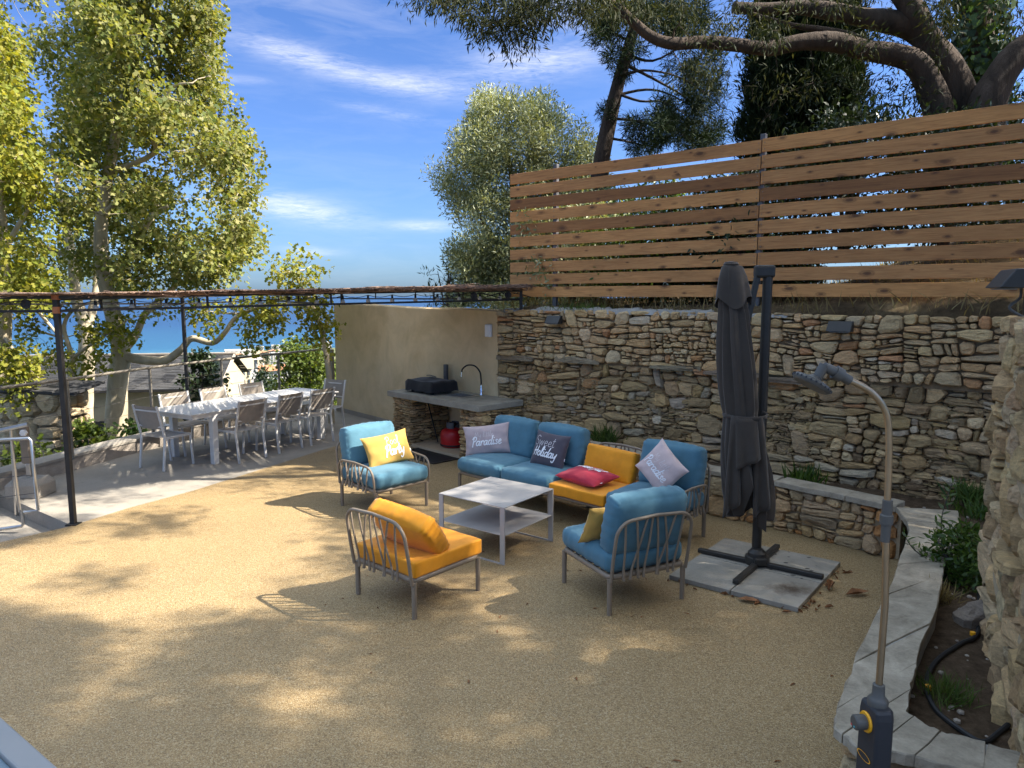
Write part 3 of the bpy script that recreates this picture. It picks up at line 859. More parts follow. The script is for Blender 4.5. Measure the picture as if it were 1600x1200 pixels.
# soil
def soil_z(x, y):
    return 0.36 + 0.05 * mnoise.noise(Vector((x * 1.6, y * 1.6, 0))) + 0.02 * mnoise.noise(Vector((x * 7, y * 7, 1)))
Vs = []; Fs = []
nx_, ny_ = 70, 70
gx = np.linspace(-0.2, 6.5, nx_); gy = np.linspace(2.3, 10.4, ny_)
PI_out = [(p.x, p.y) for p in PW] + [(p.x, p.y) for p in leg_out[1:]]
def inside(x, y, poly):
    c = False; j = len(poly) - 1
    for i in range(len(poly)):
        if (poly[i][1] > y) != (poly[j][1] > y) and x < (poly[j][0] - poly[i][0]) * (y - poly[i][1]) / (poly[j][1] - poly[i][1]) + poly[i][0]: c = not c
        j = i
    return c
soil_poly = [(p.x + 0.03, p.y + 0.12) for p in PW[:3]] + [(3.55, 6.05)] + [(p.x, p.y) for p in [l.lerp(m, 0.6) for l, m in zip(leg_out[1:], leg_in[1:])]] + [(6.6, 2.2), (6.6, 5.0), (0.1, 10.45)]
idx = {}
for i, x in enumerate(gx):
    for j, y in enumerate(gy): Vs.append((x, y, soil_z(x, y)))
for i in range(nx_ - 1):
    for j in range(ny_ - 1):
        if inside((gx[i] + gx[i + 1]) / 2, (gy[j] + gy[j + 1]) / 2, soil_poly):
            Fs.append((i * ny_ + j, (i + 1) * ny_ + j, (i + 1) * ny_ + j + 1, i * ny_ + j + 1))
me = bpy.data.meshes.new('planter_soil'); me.from_pydata(Vs, [], Fs); me.update()
tag(link('planter_soil', me, M['soil'], None, True), kind='structure')

# rough wall at the right ------------------------------------------------
RA, RB = Vector((3.03, 4.33, 0)), Vector((2.06, 2.62, 0))
rwl = empty('garden_wall', tuple(RA), 0, 'rough mortared rubble wall at the right edge beside the planter soil', 'wall')
d = (RB - RA).normalized(); nn = Vector((d.y, -d.x, 0))
if nn.x > 0: nn = -nn
dark_tan = lambda x, y, r: jit(r.choice([(0.52, 0.38, 0.21), (0.42, 0.30, 0.165), (0.56, 0.44, 0.27), (0.36, 0.25, 0.14), (0.47, 0.36, 0.23)]), r)
stone_face(rwl, loc_frame(rwl, RA, d, nn), (RB - RA).length + 0.6, 2.24, lambda x, y: 0.05, dark_tan, mkrng(51), 0.008, 0.032, lambda x, y: 0.005 + 0.05 * mnoise.noise(Vector((x * 2.3, y * 1.9, 5))), 120, 0.05, 3, asp=(1.0, 2.2))
de = Vector((-nn.x, -nn.y, 0)); 
stone_face(rwl, loc_frame(rwl, RA + de * 1.2, -de, -d), 1.2, 2.24, lambda x, y: 0.05, dark_tan, mkrng(52), 0.008, 0.03, 0.0, 60, 0.05, 3, asp=(1.0, 2.2))
stone_face(rwl, loc_frame(rwl, RA + d * ((RB - RA).length + 0.6), de, d), 1.2, 2.24, lambda x, y: 0.05, dark_tan, mkrng(53), 0.008, 0.03, 0.012, 60, 0.05, 3, asp=(1.0, 2.2))
o0 = RA - rwl.location
pts = [o0 - nn * 0.035 + d * 0.03, o0 + d * ((RB - RA).length + 0.6) - nn * 0.035, o0 + d * ((RB - RA).length + 0.6) - nn * 1.2, o0 - nn * 1.2 + d * 0.03]
# lumpy mortar core
mb = MB(); nL, nH = 40, 44; LL = (RB - RA).length + 0.6
for i in range(nL + 1):
    for j in range(nH + 1):
        s, z = LL * i / nL, -0.2 + 2.42 * j / nH
        p = o0 + d * (s + 0.03) + nn * (-0.008 + 0.045 * mnoise.noise(Vector((s * 3, z * 3, 7))) + 0.02 * mnoise.noise(Vector((s * 11, z * 11, 3))))
        mb.v.append((p.x, p.y, z))
for i in range(nL):
    for j in range(nH): mb.f.append((i * (nH + 1) + j, (i + 1) * (nH + 1) + j, (i + 1) * (nH + 1) + j + 1, i * (nH + 1) + j + 1))
mb.build('mortar_face', M['mortar'], rwl, True)
pts2 = [o0 - nn * 0.09 + d * 0.035, o0 + d * LL - nn * 0.09, o0 + d * LL - nn * 1.2, o0 - nn * 1.2 + d * 0.035]
MB().prism(ccw([(p.x, p.y) for p in pts2]), -0.2, 2.22).build('wall_core', M['mortar'], rwl)

# ------------------------------------------------------------------ wall lamps
def wall_lamp(loc, rz, label, w=0.23):
    r = empty('wall_lamp', loc, rz, label, 'wall lamp', 'dark box lamps on the stone walls')
    mb = MB(); x = w / 2
    # wedge housing: slopes outward toward the bottom
    vs = [(-x, 0, 0.06), (x, 0, 0.06), (x, -0.045, 0.06), (-x, -0.045, 0.06), (-x, 0, -0.05), (x, 0, -0.05), (x, -0.12, -0.045), (-x, -0.12, -0.045)]
    mb.add(vs, [(0, 1, 2, 3)[::-1], (3, 2, 6, 7)[::-1], (4, 7, 6, 5)[::-1], (0, 4, 5, 1)[::-1], (1, 5, 6, 2)[::-1], (0, 3, 7, 4)[::-1]])
    mb.build('housing', M['anth'], r, bevel=0.006)
    MB().box((0, -0.06, -0.052), (w * 0.8, 0.07, 0.006)).build('diffuser', M['frameGrey'], r)
    MB().box((0, 0.03, 0.0), (w * 0.5, 0.07, 0.07)).build('bracket', M['anth'], r)
    return r
wall_lamp(tuple(W0 + WD * 1.12 + WN * 0.10 + Vector((0, 0, 2.02))), ang, 'dark wedge lamp high on the stone wall above the blue sofa')
wall_lamp(tuple(W0 + WD * 4.78 + WN * 0.10 + Vector((0, 0, 2.03))), ang, 'dark wedge lamp on the stone wall above the shower head', 0.24)
lr = wall_lamp((2.90, 4.12, 2.44), math.atan2(d.y, d.x), 'dark wedge lamp with a bent grey cable on top of the rough wall', 0.3)
lr.rotation_euler.z = R(-110)
MB().tube(smooth_path([(0.0, 0.02, -0.02), (-0.02, 0.03, -0.10), (0.02, -0.03, -0.16), (0.04, 0.05, -0.22)], 5), 0.008, 8).build('cable', M['plasticgrey'], lr, True)
MB().box((0.0, 0.06, -0.12), (0.04, 0.03, 0.22)).build('stem', M['anth'], lr)

# ------------------------------------------------------------------ outdoor kitchen
KA = Vector((-1.99, 11.20, 0)); KD = Vector((0.69, -0.72, 0)).normalized(); KB = Vector((KD.y * -1, KD.x, 0))   # along the front edge, and toward the wall
if KB.y < 0: KB = -KB
kr = math.atan2(KD.y, KD.x)
kit = empty('kitchen_counter', tuple(KA), kr, 'concrete worktop on two rough stone piers against the beige wall', 'counter')
KL, KW, KZ = 2.22, 0.86, 0.85
# local axes: x along the front edge, y toward the wall
sx0, sx1, sy0, sy1 = 1.02, 1.50, 0.30, 0.66
mb = MB()
def slabring(mb, x0, x1, y0, y1, hx0, hx1, hy0, hy1, z0, z1):
    o_ = [(x0, y0), (x1, y0), (x1, y1), (x0, y1)]; h_ = [(hx0, hy0), (hx1, hy0), (hx1, hy1), (hx0, hy1)]
    vs = [(x, y, z) for z in (z0, z1) for x, y in o_ + h_]
    fs = []
    for i in range(4):
        j = (i + 1) % 4
        fs += [(8 + i, 8 + j, 12 + j, 12 + i), (i, 4 + i, 4 + j, j), (i, j, 8 + j, 8 + i), (4 + i, 12 + i, 12 + j, 4 + j)]
    mb.add(vs, fs)
slabring(mb, 0, KL, 0, KW, sx0 + .02, sx1 - .02, sy0 + .02, sy1 - .02, KZ - 0.085, KZ)
mb.build('worktop', M['worktop'], kit, bevel=0.008)
def pier(x0, x1, seed):
    Z = Vector((0, 0, 1)); h = KZ - 0.088
    col = lambda x, y, r: jit(r.choice(GRY + TAN[:6]), r)
    ey, dy = 0.07, KW - 0.10
    for k, (O, D, N, w) in enumerate([(Vector((x0, ey, 0)), Vector((1, 0, 0)), Vector((0, -1, 0)), x1 - x0), (Vector((x1, ey, 0)), Vector((0, 1, 0)), Vector((1, 0, 0)), dy), (Vector((x0, ey + dy, 0)), Vector((0, -1, 0)), Vector((-1, 0, 0)), dy)]):
        stone_face(kit, (O, D, N, Z), w, h, lambda x, y: 0.0085, col, mkrng(seed + k), 0.004, 0.02, 0.0, 45, 0.015, 7, asp=(2.0, 4.2))
    MB().box(((x0 + x1) / 2, ey + dy / 2 + .02, h / 2 - .05), (x1 - x0 - 0.05, dy - 0.02, h + .1)).build('pier_core', M['gapdark'], kit)
pier(0.06, 0.52, 61)
pier(1.72, 2.20, 71)
MB().box((1.12, 0.44, 0.03), (1.19, 0.72, 0.06)).build('floor_slab', M['tanwall'], kit, bevel=0.006)
MB().bar((0.57, 0.36, 0.74), (0.86, 0.34, 0.10), 0.014, 0.014).build('steel_brace', M['darkmetal'], kit)
sink = empty('sink', tuple(KA + KD * ((sx0 + sx1) / 2) + KB * ((sy0 + sy1) / 2) + Vector((0, 0, KZ))), kr, 'square stainless steel sink set into the concrete worktop', 'sink')
hx, hy = (sx1 - sx0) / 2, (sy1 - sy0) / 2
mb = MB(); slabring(mb, -hx, hx, -hy, hy, -hx + .05, hx - .05, -hy + .05, hy - .05, 0.002, 0.010); mb.build('rim', M['steel'], sink)
mb = MB(); slabring(mb, -hx + .03, hx - .03, -hy + .03, hy - .03, -hx + .05, hx - .05, -hy + .05, hy - .05, -0.16, 0.0)
mb.box((0, 0, -0.165), (2 * hx - .07, 2 * hy - .07, .006)); mb.build('basin', M['steel'], sink)
MB().lathe([(0.0, -0.160), (0.035, -0.160), (0.035, -0.155), (0.0, -0.155)], 14).build('drain', M['chrome'], sink)
fc = empty('faucet', tuple(KA + KD * (sx1 - .06) + KB * (sy1 + 0.07) + Vector((0, 0, KZ))), kr, 'chrome kitchen faucet with a tall black arched hose spout', 'faucet')
MB().lathe([(0.028, 0), (0.028, 0.02), (0.022, 0.03), (0.022, 0.10), (0.014, 0.12), (0.012, 0.16)], 16).build('body', M['chrome'], fc, True)
MB().tube([(0.02, 0, 0.06), (0.06, 0, 0.065)], 0.012, 10).build('lever', M['chrome'], fc, True)
arc = [(0, 0, 0.16), (-0.005, 0, 0.26), (-0.02, -.01, 0.36), (-0.09, -0.05, 0.445), (-0.20, -0.10, 0.45), (-0.27, -0.14, 0.39), (-0.28, -0.145, 0.34)]
MB().tube(smooth_path(arc, 6), 0.012, 10).build('spout_hose', M['black'], fc, True)
MB().tube([(-0.28, -0.145, 0.345), (-0.283, -0.147, 0.27)], [0.013, 0.016], 12).build('spray_head', M['chrome'], fc, True)
gc = empty('grill_cover', tuple(KA + KD * 0.60 + KB * 0.42 + Vector((0, 0, KZ))), kr, 'tabletop grill hidden under a creased black cover on the worktop', 'grill')
# draped cover
nx_, ny_ = 26, 20; Vg = []; Fg = []
for i in range(nx_ + 1):
    for j in range(ny_ + 1):
        u, v = -1 + 2 * i / nx_, -1 + 2 * j / ny_
        x, y = u * 0.36, v * 0.25
        e = max(abs(u), abs(v))
        z = 0.185 + 0.055 * max(0, 1 - abs(v - 0.15) * 1.3) * max(0, 1 - abs(u + .1) * 1.1) + 0.02 * abs(u) ** 3 + 0.012 * mnoise.noise(Vector((u * 2, v * 2, 4)))
        if e > 0.90:
            k = (e - 0.90) / 0.10
            z = z * (1 - k) + (0.03 + 0.012 * math.sin(u * 9 + v * 7)) * k
            x *= 0.90 / e * (1 + 0.05 * k + 0.012 * k * math.sin(v * 9)); y *= 0.90 / e * (1 + 0.05 * k + 0.012 * k * math.sin(u * 9))
            x *= 1.08; y *= 1.08
        Vg.append((x, y, z))
for i in range(nx_):
    for j in range(ny_): Fg.append((i * (ny_ + 1) + j, (i + 1) * (ny_ + 1) + j, (i + 1) * (ny_ + 1) + j + 1, i * (ny_ + 1) + j + 1))
me = bpy.data.meshes.new('cover'); me.from_pydata(Vg, [], Fg); me.update(); link('cover', me, M['blackcloth'], gc, True)
MB().box((0, 0, 0.10), (0.54, 0.36, 0.14)).build('grill_body', M['black'], gc, bevel=0.02)
for sx in (-0.26, 0.26):
    for sy in (-0.17, 0.17): MB().lathe([(0.02, 0), (0.025, 0.01), (0.018, 0.04)], 10, (sx, sy, 0)).build('foot', M['black'], gc)
MB().tube(smooth_path([(-0.12, 0.01, 0.252), (0.0, -0.005, 0.262), (0.13, 0.0, 0.246)], 5), 0.008, 6).build('seam', M['postgrey'], gc)
po = empty('metal_stub', tuple(KA + KD * 0.50 + KB * 0.80 + Vector((0, 0, KZ))), kr, 'short grey square metal stub standing behind the covered grill', 'post')
MB().box((0, 0, 0.20), (0.075, 0.05, 0.40)).build('tube', M['postgrey'], po, bevel=0.006)
MB().box((0, 0, 0.004), (0.12, 0.10, 0.008)).build('base_plate', M['postgrey'], po)
gb = empty('gas_bottle', tuple(KA + KD * 1.13 + KB * 0.42 + Vector((0, 0, 0.06))), kr, 'squat red gas bottle with dark collar under the worktop', 'gas bottle'); gb.scale = (1.15, 1.15, 1.0)
MB().lathe([(0.12, 0.0), (0.155, 0.015), (0.165, 0.06), (0.165, 0.20), (0.15, 0.25), (0.10, 0.285), (0.05, 0.30)], 28).build('tank', M['red'], gb, True)
MB().lathe([(0.168, 0.03), (0.170, 0.035), (0.170, 0.045), (0.168, 0.05)], 28).build('foot_ring', M['black'], gb, True)
mb = MB()
for a0, a1 in ((20, 150), (200, 330)):
    pr = [(0.085 * math.cos(R(a)), 0.085 * math.sin(R(a))) for a in range(a0, a1 + 1, 13)]; pr2 = [(0.078 * math.cos(R(a)), 0.078 * math.sin(R(a))) for a in range(a1, a0 - 1, -13)]
    mb.prism(ccw(pr + pr2), 0.28, 0.38)
mb.build('collar', M['postgrey'], gb)
MB().lathe([(0.03, 0.29), (0.03, 0.34), (0.045, 0.345), (0.045, 0.375), (0.0, 0.38)], 14).build('valve', M['black'], gb, True)
MB().tube(smooth_path([(0.03, 0.02, 0.34), (0.14, 0.06, 0.37), (0.26, 0.12, 0.30), (0.36, 0.22, 0.12), (0.42, 0.3, 0.02)], 5), 0.009, 8).build('hose', M['black'], gb, True)
dm = empty('doormat', (-1.22, 10.28, 0.006), R(-46), 'black doormat lying on the gravel floor before the counter', 'mat')
MB().box((0, 0, 0.007), (1.0, 0.62, 0.012)).build('mat_field', M['black'], dm, bevel=0.004)
mb = MB(); slabring(mb, -.5, .5, -.31, .31, -.47, .47, -.28, .28, 0.0135, 0.017); mb.build('rubber_edge', M['anth'], dm)

# ------------------------------------------------------------------ stroke lettering
GL = {
 'a': (.5, [[(.38,.42),(.2,.5),(.05,.3),(.1,.03),(.25,.03),(.38,.3)], [(.41,.5),(.37,.1),(.45,0),(.55,.1)]]),
 'd': (.5, [[(.38,.42),(.2,.5),(.05,.3),(.1,.03),(.25,.03),(.38,.3)], [(.48,1),(.38,.1),(.46,0),(.56,.1)]]),
 'r': (.36, [[(.06,.5),(.08,0)], [(.08,.22),(.16,.44),(.3,.5),(.34,.4)]]),
 'i': (.24, [[(.1,.5),(.08,.1),(.15,0),(.26,.1)], [(.13,.70),(.14,.76)]]),
 's': (.36, [[(.32,.42),(.2,.5),(.1,.4),(.28,.18),(.2,.02),(.03,.08)]]),
 'e': (.40, [[(.05,.24),(.3,.3),(.3,.45),(.18,.5),(.06,.3),(.1,.05),(.22,0),(.4,.12)]]),
 'P': (.5, [[(.22,.95),(.12,-.12)], [(.02,.72),(.2,.98),(.45,.95),(.5,.7),(.35,.5),(.18,.48)]]),
 'H': (.62, [[(.12,.95),(.08,0)], [(.52,1),(.44,0)], [(0,.45),(.62,.56)]]),
 'o': (.42, [[(.2,.5),(.05,.3),(.1,.04),(.25,.02),(.36,.22),(.3,.46),(.2,.5)]]),
 'l': (.26, [[(.02,.1),(.24,.8),(.2,1),(.1,.9),(.08,.1),(.16,0),(.28,.1)]]),
 'y': (.46, [[(.05,.5),(.08,.15),(.2,.05),(.36,.3)], [(.42,.5),(.3,-.3),(.15,-.45),(.05,-.3)]]),
 't': (.30, [[(.18,.9),(.1,.1),(.18,0),(.3,.1)], [(0,.6),(.32,.64)]]),
 'C': (.5, [[(.48,.8),(.35,.98),(.1,.7),(.05,.25),(.2,0),(.46,.16)]]),
 'h': (.46, [[(.16,1),(.06,0)], [(.08,.25),(.2,.48),(.33,.42),(.32,.1),(.4,0),(.48,.08)]]),
 'f': (.32, [[(.4,.9),(.3,1),(.2,.85),(.12,-.3),(.05,-.4)], [(0,.48),(.34,.53)]]),
 'u': (.48, [[(.05,.5),(.06,.1),(.18,0),(.33,.2)], [(.38,.5),(.35,.1),(.42,0),(.5,.08)]]),
 'S': (.56, [[(.5,.82),(.32,.97),(.1,.82),(.14,.6),(.42,.42),(.46,.15),(.25,0),(.04,.14)]]),
 'w': (.60, [[(0,.5),(.13,0)], [(.13,0),(.27,.45)], [(.27,.45),(.41,0)], [(.41,0),(.54,.5)]]),
 'm': (.66, [[(.05,.5),(.05,0)], [(.05,.3),(.15,.48),(.28,.42),(.29,0)], [(.29,.3),(.4,.48),(.53,.42),(.55,0)]]),
 'M': (.70, [[(.02,0),(.08,.95)], [(.08,.95),(.32,.3)], [(.32,.3),(.56,.95)], [(.56,.95),(.62,0)]]),
 'B': (.54, [[(.08,.97),(.06,0)], [(.08,.95),(.36,.9),(.38,.65),(.1,.52)], [(.1,.52),(.45,.42),(.44,.06),(.06,0)]]),
 ' ': (.3, []),
}
def lettering(text, size, width, slant, gap=0.0):
    """list of ribbon quads (2D) for a handwritten word, centred"""
    x = 0; out = []
    for ch in text:
        w, strokes = GL[ch]
        for s in strokes:
            pts = smooth_path([(x + p[0] + slant * p[1], p[1], 0) for p in s], 4)
            for a, b in zip(pts[:-1], pts[1:]):
                t = (b - a); 
                if t.length < 1e-5: continue
                t.normalize(); nrm = Vector((-t.y, t.x, 0)) * width; e = t * width * 0.4
                out.append([(a - e + nrm), (b + e + nrm), (b + e - nrm), (a - e - nrm)])
        x += w + gap
    return [[((p.x - x / 2) * size, p.y * size) for p in qd] for qd in out]

# ------------------------------------------------------------------ cushions
def pillow_mesh(W, H, T, seed, sag=0.0, pinch=0.09):
    n = 26; V = []; F = []
    def prof(u, v): return T / 2 * (max(0.0, (1 - abs(u) ** 2.3)) * max(0.0, (1 - abs(v) ** 2.3))) ** 0.52
    def pos(u, v, sgn):
        x = u * W / 2 * (1 - pinch * (1 - v * v) * abs(u) ** 3); z = v * H / 2 * (1 - pinch * (1 - u * u) * abs(v) ** 3)
        ed = max(abs(u), abs(v))
        y = prof(u, v)
        wr = 0.006 * math.sin(u * 13 + seed) * abs(v) ** 4 + 0.006 * math.sin(v * 11 + seed * 2) * abs(u) ** 4
        wr += 0.010 * mnoise.noise(Vector((u * 2.2 + seed, v * 2.2, sgn)))
        y = y + (wr * (1 - ed ** 6) if y > 0.001 else 0)
        z += -sag * (1 - u * u) * (v * .5 + .5)
        return (x, sgn * y, z)
    for sgn in (-1, 1):
        b = len(V)
        for i in range(n + 1):
            for j in range(n + 1):
                u = -1 + 2 * i / n; v = -1 + 2 * j / n
                u = math.sin(u * math.pi / 2) * 0.35 + u * 0.65; v = math.sin(v * math.pi / 2) * 0.35 + v * 0.65
                V.append(pos(u, v, sgn))
        for i in range(n):
            for j in range(n):
                q = (b + i * (n + 1) + j, b + (i + 1) * (n + 1) + j, b + (i + 1) * (n + 1) + j + 1, b + i * (n + 1) + j + 1)
                F.append(q if sgn < 0 else q[::-1])
    me = bpy.data.meshes.new('cover'); me.from_pydata(V, [], F); me.update()
    return me, pos
def surface_text(parent, pos, W, H, words, name='print'):
    for (text, size, width, slant, cx, cy, mat, gap) in words:
        mb = MB()
        for qd in lettering(text, size, width, slant, gap):
            vs = []
            for (x, y) in qd:
                u = (x + cx) / (W / 2); v = (y + cy) / (H / 2)
                p = pos(u, v, -1); vs.append((p[0], p[1] - 0.0035, p[2]))
            b = len(mb.v); mb.v += vs; mb.f.append((b, b + 1, b + 2, b + 3)[::-1])
        mb.build(name, mat, parent)
def throw_pillow(label, mat, W, H, T, loc, rot, words=(), seed=1.0, group=None):
    r = empty('throw_pillow', loc, 0, label, 'pillow', group)
    r.rotation_euler = rot
    me, pos = pillow_mesh(W, H, T, seed)
    c = link('cover', me, mat, r, True)
    surface_text(r, pos, W, H, words)
    MB().box((W / 2 * 0.93, 0, -H * 0.18), (0.012, 0.002, 0.03)).build('care_tag', M['print'], r)
    return r
def softbox(W, D, H, r, puff=0.03, seed=0, plan=0.0, wr=0.004, n=20):
    """box cushion: rounded edges, bulging faces, slight wrinkles near the seams; centre origin"""
    V = []; F = []; key = {}
    def pt(p):
        a, b, c = p
        A = a * math.sqrt(max(0, 1 - plan * b * b / 2)) if plan else a
        Bq = b * math.sqrt(max(0, 1 - plan * a * a / 2)) if plan else b
        q = Vector((A * W / 2, Bq * D / 2, c * H / 2))
        inn = Vector((max(-W / 2 + r, min(W / 2 - r, q.x)), max(-D / 2 + r, min(D / 2 - r, q.y)), max(-H / 2 + r, min(H / 2 - r, q.z))))
        dv = q - inn
        nrm = dv.normalized() if dv.length > 1e-6 else Vector((0, 0, 0))
        q = inn + nrm * min(dv.length, r)
        bz = puff * (1 - a * a) * (1 - b * b) * (1 if c > 0 else (-1 if c < 0 else 0)) * abs(c)
        q.z += bz
        q.x += puff * .35 * (1 - c * c) * (1 - b * b) * a * abs(a) ** 3
        q.y += puff * .35 * (1 - c * c) * (1 - a * a) * b * abs(b) ** 3
        ed = max(abs(a), abs(b))
        q += nrm * wr * math.sin((a * b) * 6 + a * 23 + b * 27 + seed) * ed ** 5
        q += Vector((0, 0, 1)) * 0.006 * mnoise.noise(Vector((a * 1.8 + seed, b * 1.8, c)))
        return q
    def vid(p):
        k = tuple(round(x, 4) for x in p)
        if k not in key: key[k] = len(V); V.append(tuple(pt(p)))
        return key[k]
    g = [math.sin((-1 + 2 * i / n) * math.pi / 2) * .55 + (-1 + 2 * i / n) * .45 for i in range(n + 1)]
    m_ = 7
    gz = [math.sin((-1 + 2 * i / m_) * math.pi / 2) * .55 + (-1 + 2 * i / m_) * .45 for i in range(m_ + 1)]
    for s in (-1, 1):
        for i in range(n):
            for j in range(n):
                q = [vid((g[i], g[j], s)), vid((g[i + 1], g[j], s)), vid((g[i + 1], g[j + 1], s)), vid((g[i], g[j + 1], s))]
                F.append(tuple(q if s > 0 else q[::-1]))
        for i in range(n):
            for j in range(m_):
                q = [vid((g[i], s, gz[j])), vid((g[i + 1], s, gz[j])), vid((g[i + 1], s, gz[j + 1])), vid((g[i], s, gz[j + 1]))]
                F.append(tuple(q[::-1] if s > 0 else q))
                q = [vid((s, g[i], gz[j])), vid((s, g[i + 1], gz[j])), vid((s, g[i + 1], gz[j + 1])), vid((s, g[i], gz[j + 1]))]
                F.append(tuple(q if s > 0 else q[::-1]))
    me = bpy.data.meshes.new('cushion'); me.from_pydata(V, [], F); me.update()
    return me
def cushion(name, mat, parent, W, D, H, r, loc, rot=(0, 0, 0), puff=0.03, seed=0.0, plan=0.0, wr=0.004):
    o = link(name, softbox(W, D, H, r, puff, seed, plan, wr), mat, parent, True)
    o.location = loc; o.rotation_euler = rot; return o

# ------------------------------------------------------------------ lounge furniture
RT = [.13, .24, .39, .49, .55, .62, .76, .90]; RB_ = [.20, .43, .27, .41, .60, .78, .67, .86]
def arch(mb, p0, p1, base_z, top_z, r, lean, rc=0.13):
    """arched tube between two foot points; lean pushes the top outwards"""
    p0, p1 = Vector(p0), Vector(p1); d = (p1 - p0).normalized(); up = Vector((0, 0, 1)); L = Vector(lean)
    h = top_z - base_z
    def q(s, z): return p0 + d * s + up * (base_z + z) + L * (z / h)
    W = (p1 - p0).length
    pts = [q(0, 0), q(-0.004, h * 0.35), q(0, h - rc)]
    for k in range(1, 6):
        a = k / 6 * math.pi / 2; pts.append(q(rc * (1 - math.cos(a)), h - rc + rc * math.sin(a)))
    pts.append(q(rc, h)); pts.append(q(W / 2, h + 0.012)); pts.append(q(W - rc, h))
    for k in range(1, 6):
        a = k / 6 * math.pi / 2; pts.append(q(W - rc + rc * math.sin(a), h - rc + rc * math.cos(a)))
    pts += [q(W, h - rc), q(W + 0.004, h * 0.35), q(W, 0)]
    mb.tube(pts, r, 10); return q, W, h, rc
def ribs(parent, q, W, h, rc, rr=0.0085, out=Vector((0, 0, 0))):
    for a, b in zip(RT, RB_):
        sx, tx = b * W, a * W
        dx = min(tx, W - tx)
        top = h if dx >= rc else h - rc + math.sqrt(max(0, rc * rc - (rc - dx) ** 2))
        pts = []
        for k in range(9):
            f = k / 8
            s = sx + (tx - sx) * (f ** 1.15); z = 0.004 + (top - 0.006) * f
            bow = 0.022 * max(0, 1 - f * 5) + 0.012 * math.sin(f * math.pi)
            pts.append(q(s, z) + out * bow)
        MB().tube(pts, [rr * 1.5, rr * 1.25] + [rr] * 6 + [rr * 1.1], 6).build('rib', M['taupe'], parent, True)
def lounge(name, label, cat, loc, face, fabric_m, back=True, arms=(), style='plump', group=None, back_cushion=True, seedv=1.0):
    """module seat; local +y is the back, faces -y; face = world facing direction"""
    rz = math.atan2(face[1], face[0]) + math.pi / 2
    r = empty(name, loc, rz, label, cat, group)
    S = 0.335
    for sx in (-1, 1):
        for sy in (-1, 1):
            MB().tube([(sx * S, sy * S, 0.0), (sx * S, sy * S, 0.275)], [0.019, 0.021], 10).build('leg', M['taupe'], r, True)
    mb = MB()
    c = 0.05; zz = 0.285
    loop = []
    for (cx, cy, a0) in ((S - c, S - c, 0), (-S + c, S - c, 90), (-S + c, -S + c, 180), (S - c, -S + c, 270)):
        for k in range(5):
            a = R(a0 + 90 * k / 4); loop.append((cx + c * math.cos(a), cy + c * math.sin(a), zz))
    mb.tube(loop, 0.021, 10, closed=True)
    mb.build('seat_frame', M['taupe'], r, True)
    mb = MB()
    for k in range(7): mb.box((0, -S + 0.06 + k * 0.092, 0.289), (2 * S, 0.05, 0.012))
    tag(mb.build('seat_slats', M['taupe'], r), kind=None)
    if back:
        mb = MB(); q, W, h, rc = arch(mb, (-S - .005, S + 0.025, 0), (S + .005, S + 0.025, 0), 0.262, 0.735, 0.0135, (0, 0.075, 0))
        mb.build('back_frame', M['taupe'], r, True)
        ribs(r, q, W, h, rc, out=Vector((0, 1, 0)))
    for s in arms:
        mb = MB(); q, W, h, rc = arch(mb, (s * (S + 0.025), -S - .005, 0), (s * (S + 0.025), S + .0, 0), 0.262, 0.545, 0.0125, (s * 0.02, 0, 0), 0.12)
        mb.build('arm_frame', M['taupe'], r, True)
        ribs(r, q, W, h, rc, out=Vector((s, 0, 0)))
    if style == 'plump':
        cushion('seat_cushion', fabric_m, r, 0.70, 0.72, 0.165, 0.06, (0, -0.025, 0.385), (0, 0, 0), 0.025, seedv, 0.06, 0.006)
        if back_cushion:
            cushion('back_cushion', fabric_m, r, 0.68, 0.47, 0.19, 0.075, (0, S - 0.055, 0.665), (R(90 - 12), 0, 0), 0.03, seedv + 2, 0.24, 0.004)
    else:
        cushion('seat_cushion', fabric_m, r, 0.695, 0.71, 0.115, 0.012, (0, -0.02, 0.362), (0, 0, 0), 0.006, seedv, 0, 0.001)
    return r
cd_a = (0.71, -0.70)
lounge('armchair', 'blue cushioned armchair with ribbed arms nearest the dining table', 'armchair', (-1.435, 7.765, 0.006), cd_a, M['blue'], True, (-1, 1), 'plump', 'ribbed taupe lounge seats', seedv=1)
yc = lounge('lounge_chair', 'armless lounge chair with yellow cushions, its ribbed back toward the viewer', 'lounge chair', (-0.745, 5.41, 0.006), (0.655, 0.755), M['yellow'], True, (), 'crisp', 'ribbed taupe lounge seats', seedv=4)
bcu = cushion('back_cushion', M['yellow'], yc, 0.62, 0.37, 0.15, 0.04, (-0.04, 0.13, 0.575), (R(52), R(-5), R(5)), 0.035, 7, 0.12, 0.007)
lounge('lounge_chair', 'armless blue lounge chair seen from behind, next to the parasol slabs', 'lounge chair', (0.877, 5.445, 0.006), (-0.43, 0.90), M['blue'], True, (), 'plump', 'ribbed taupe lounge seats', seedv=6)
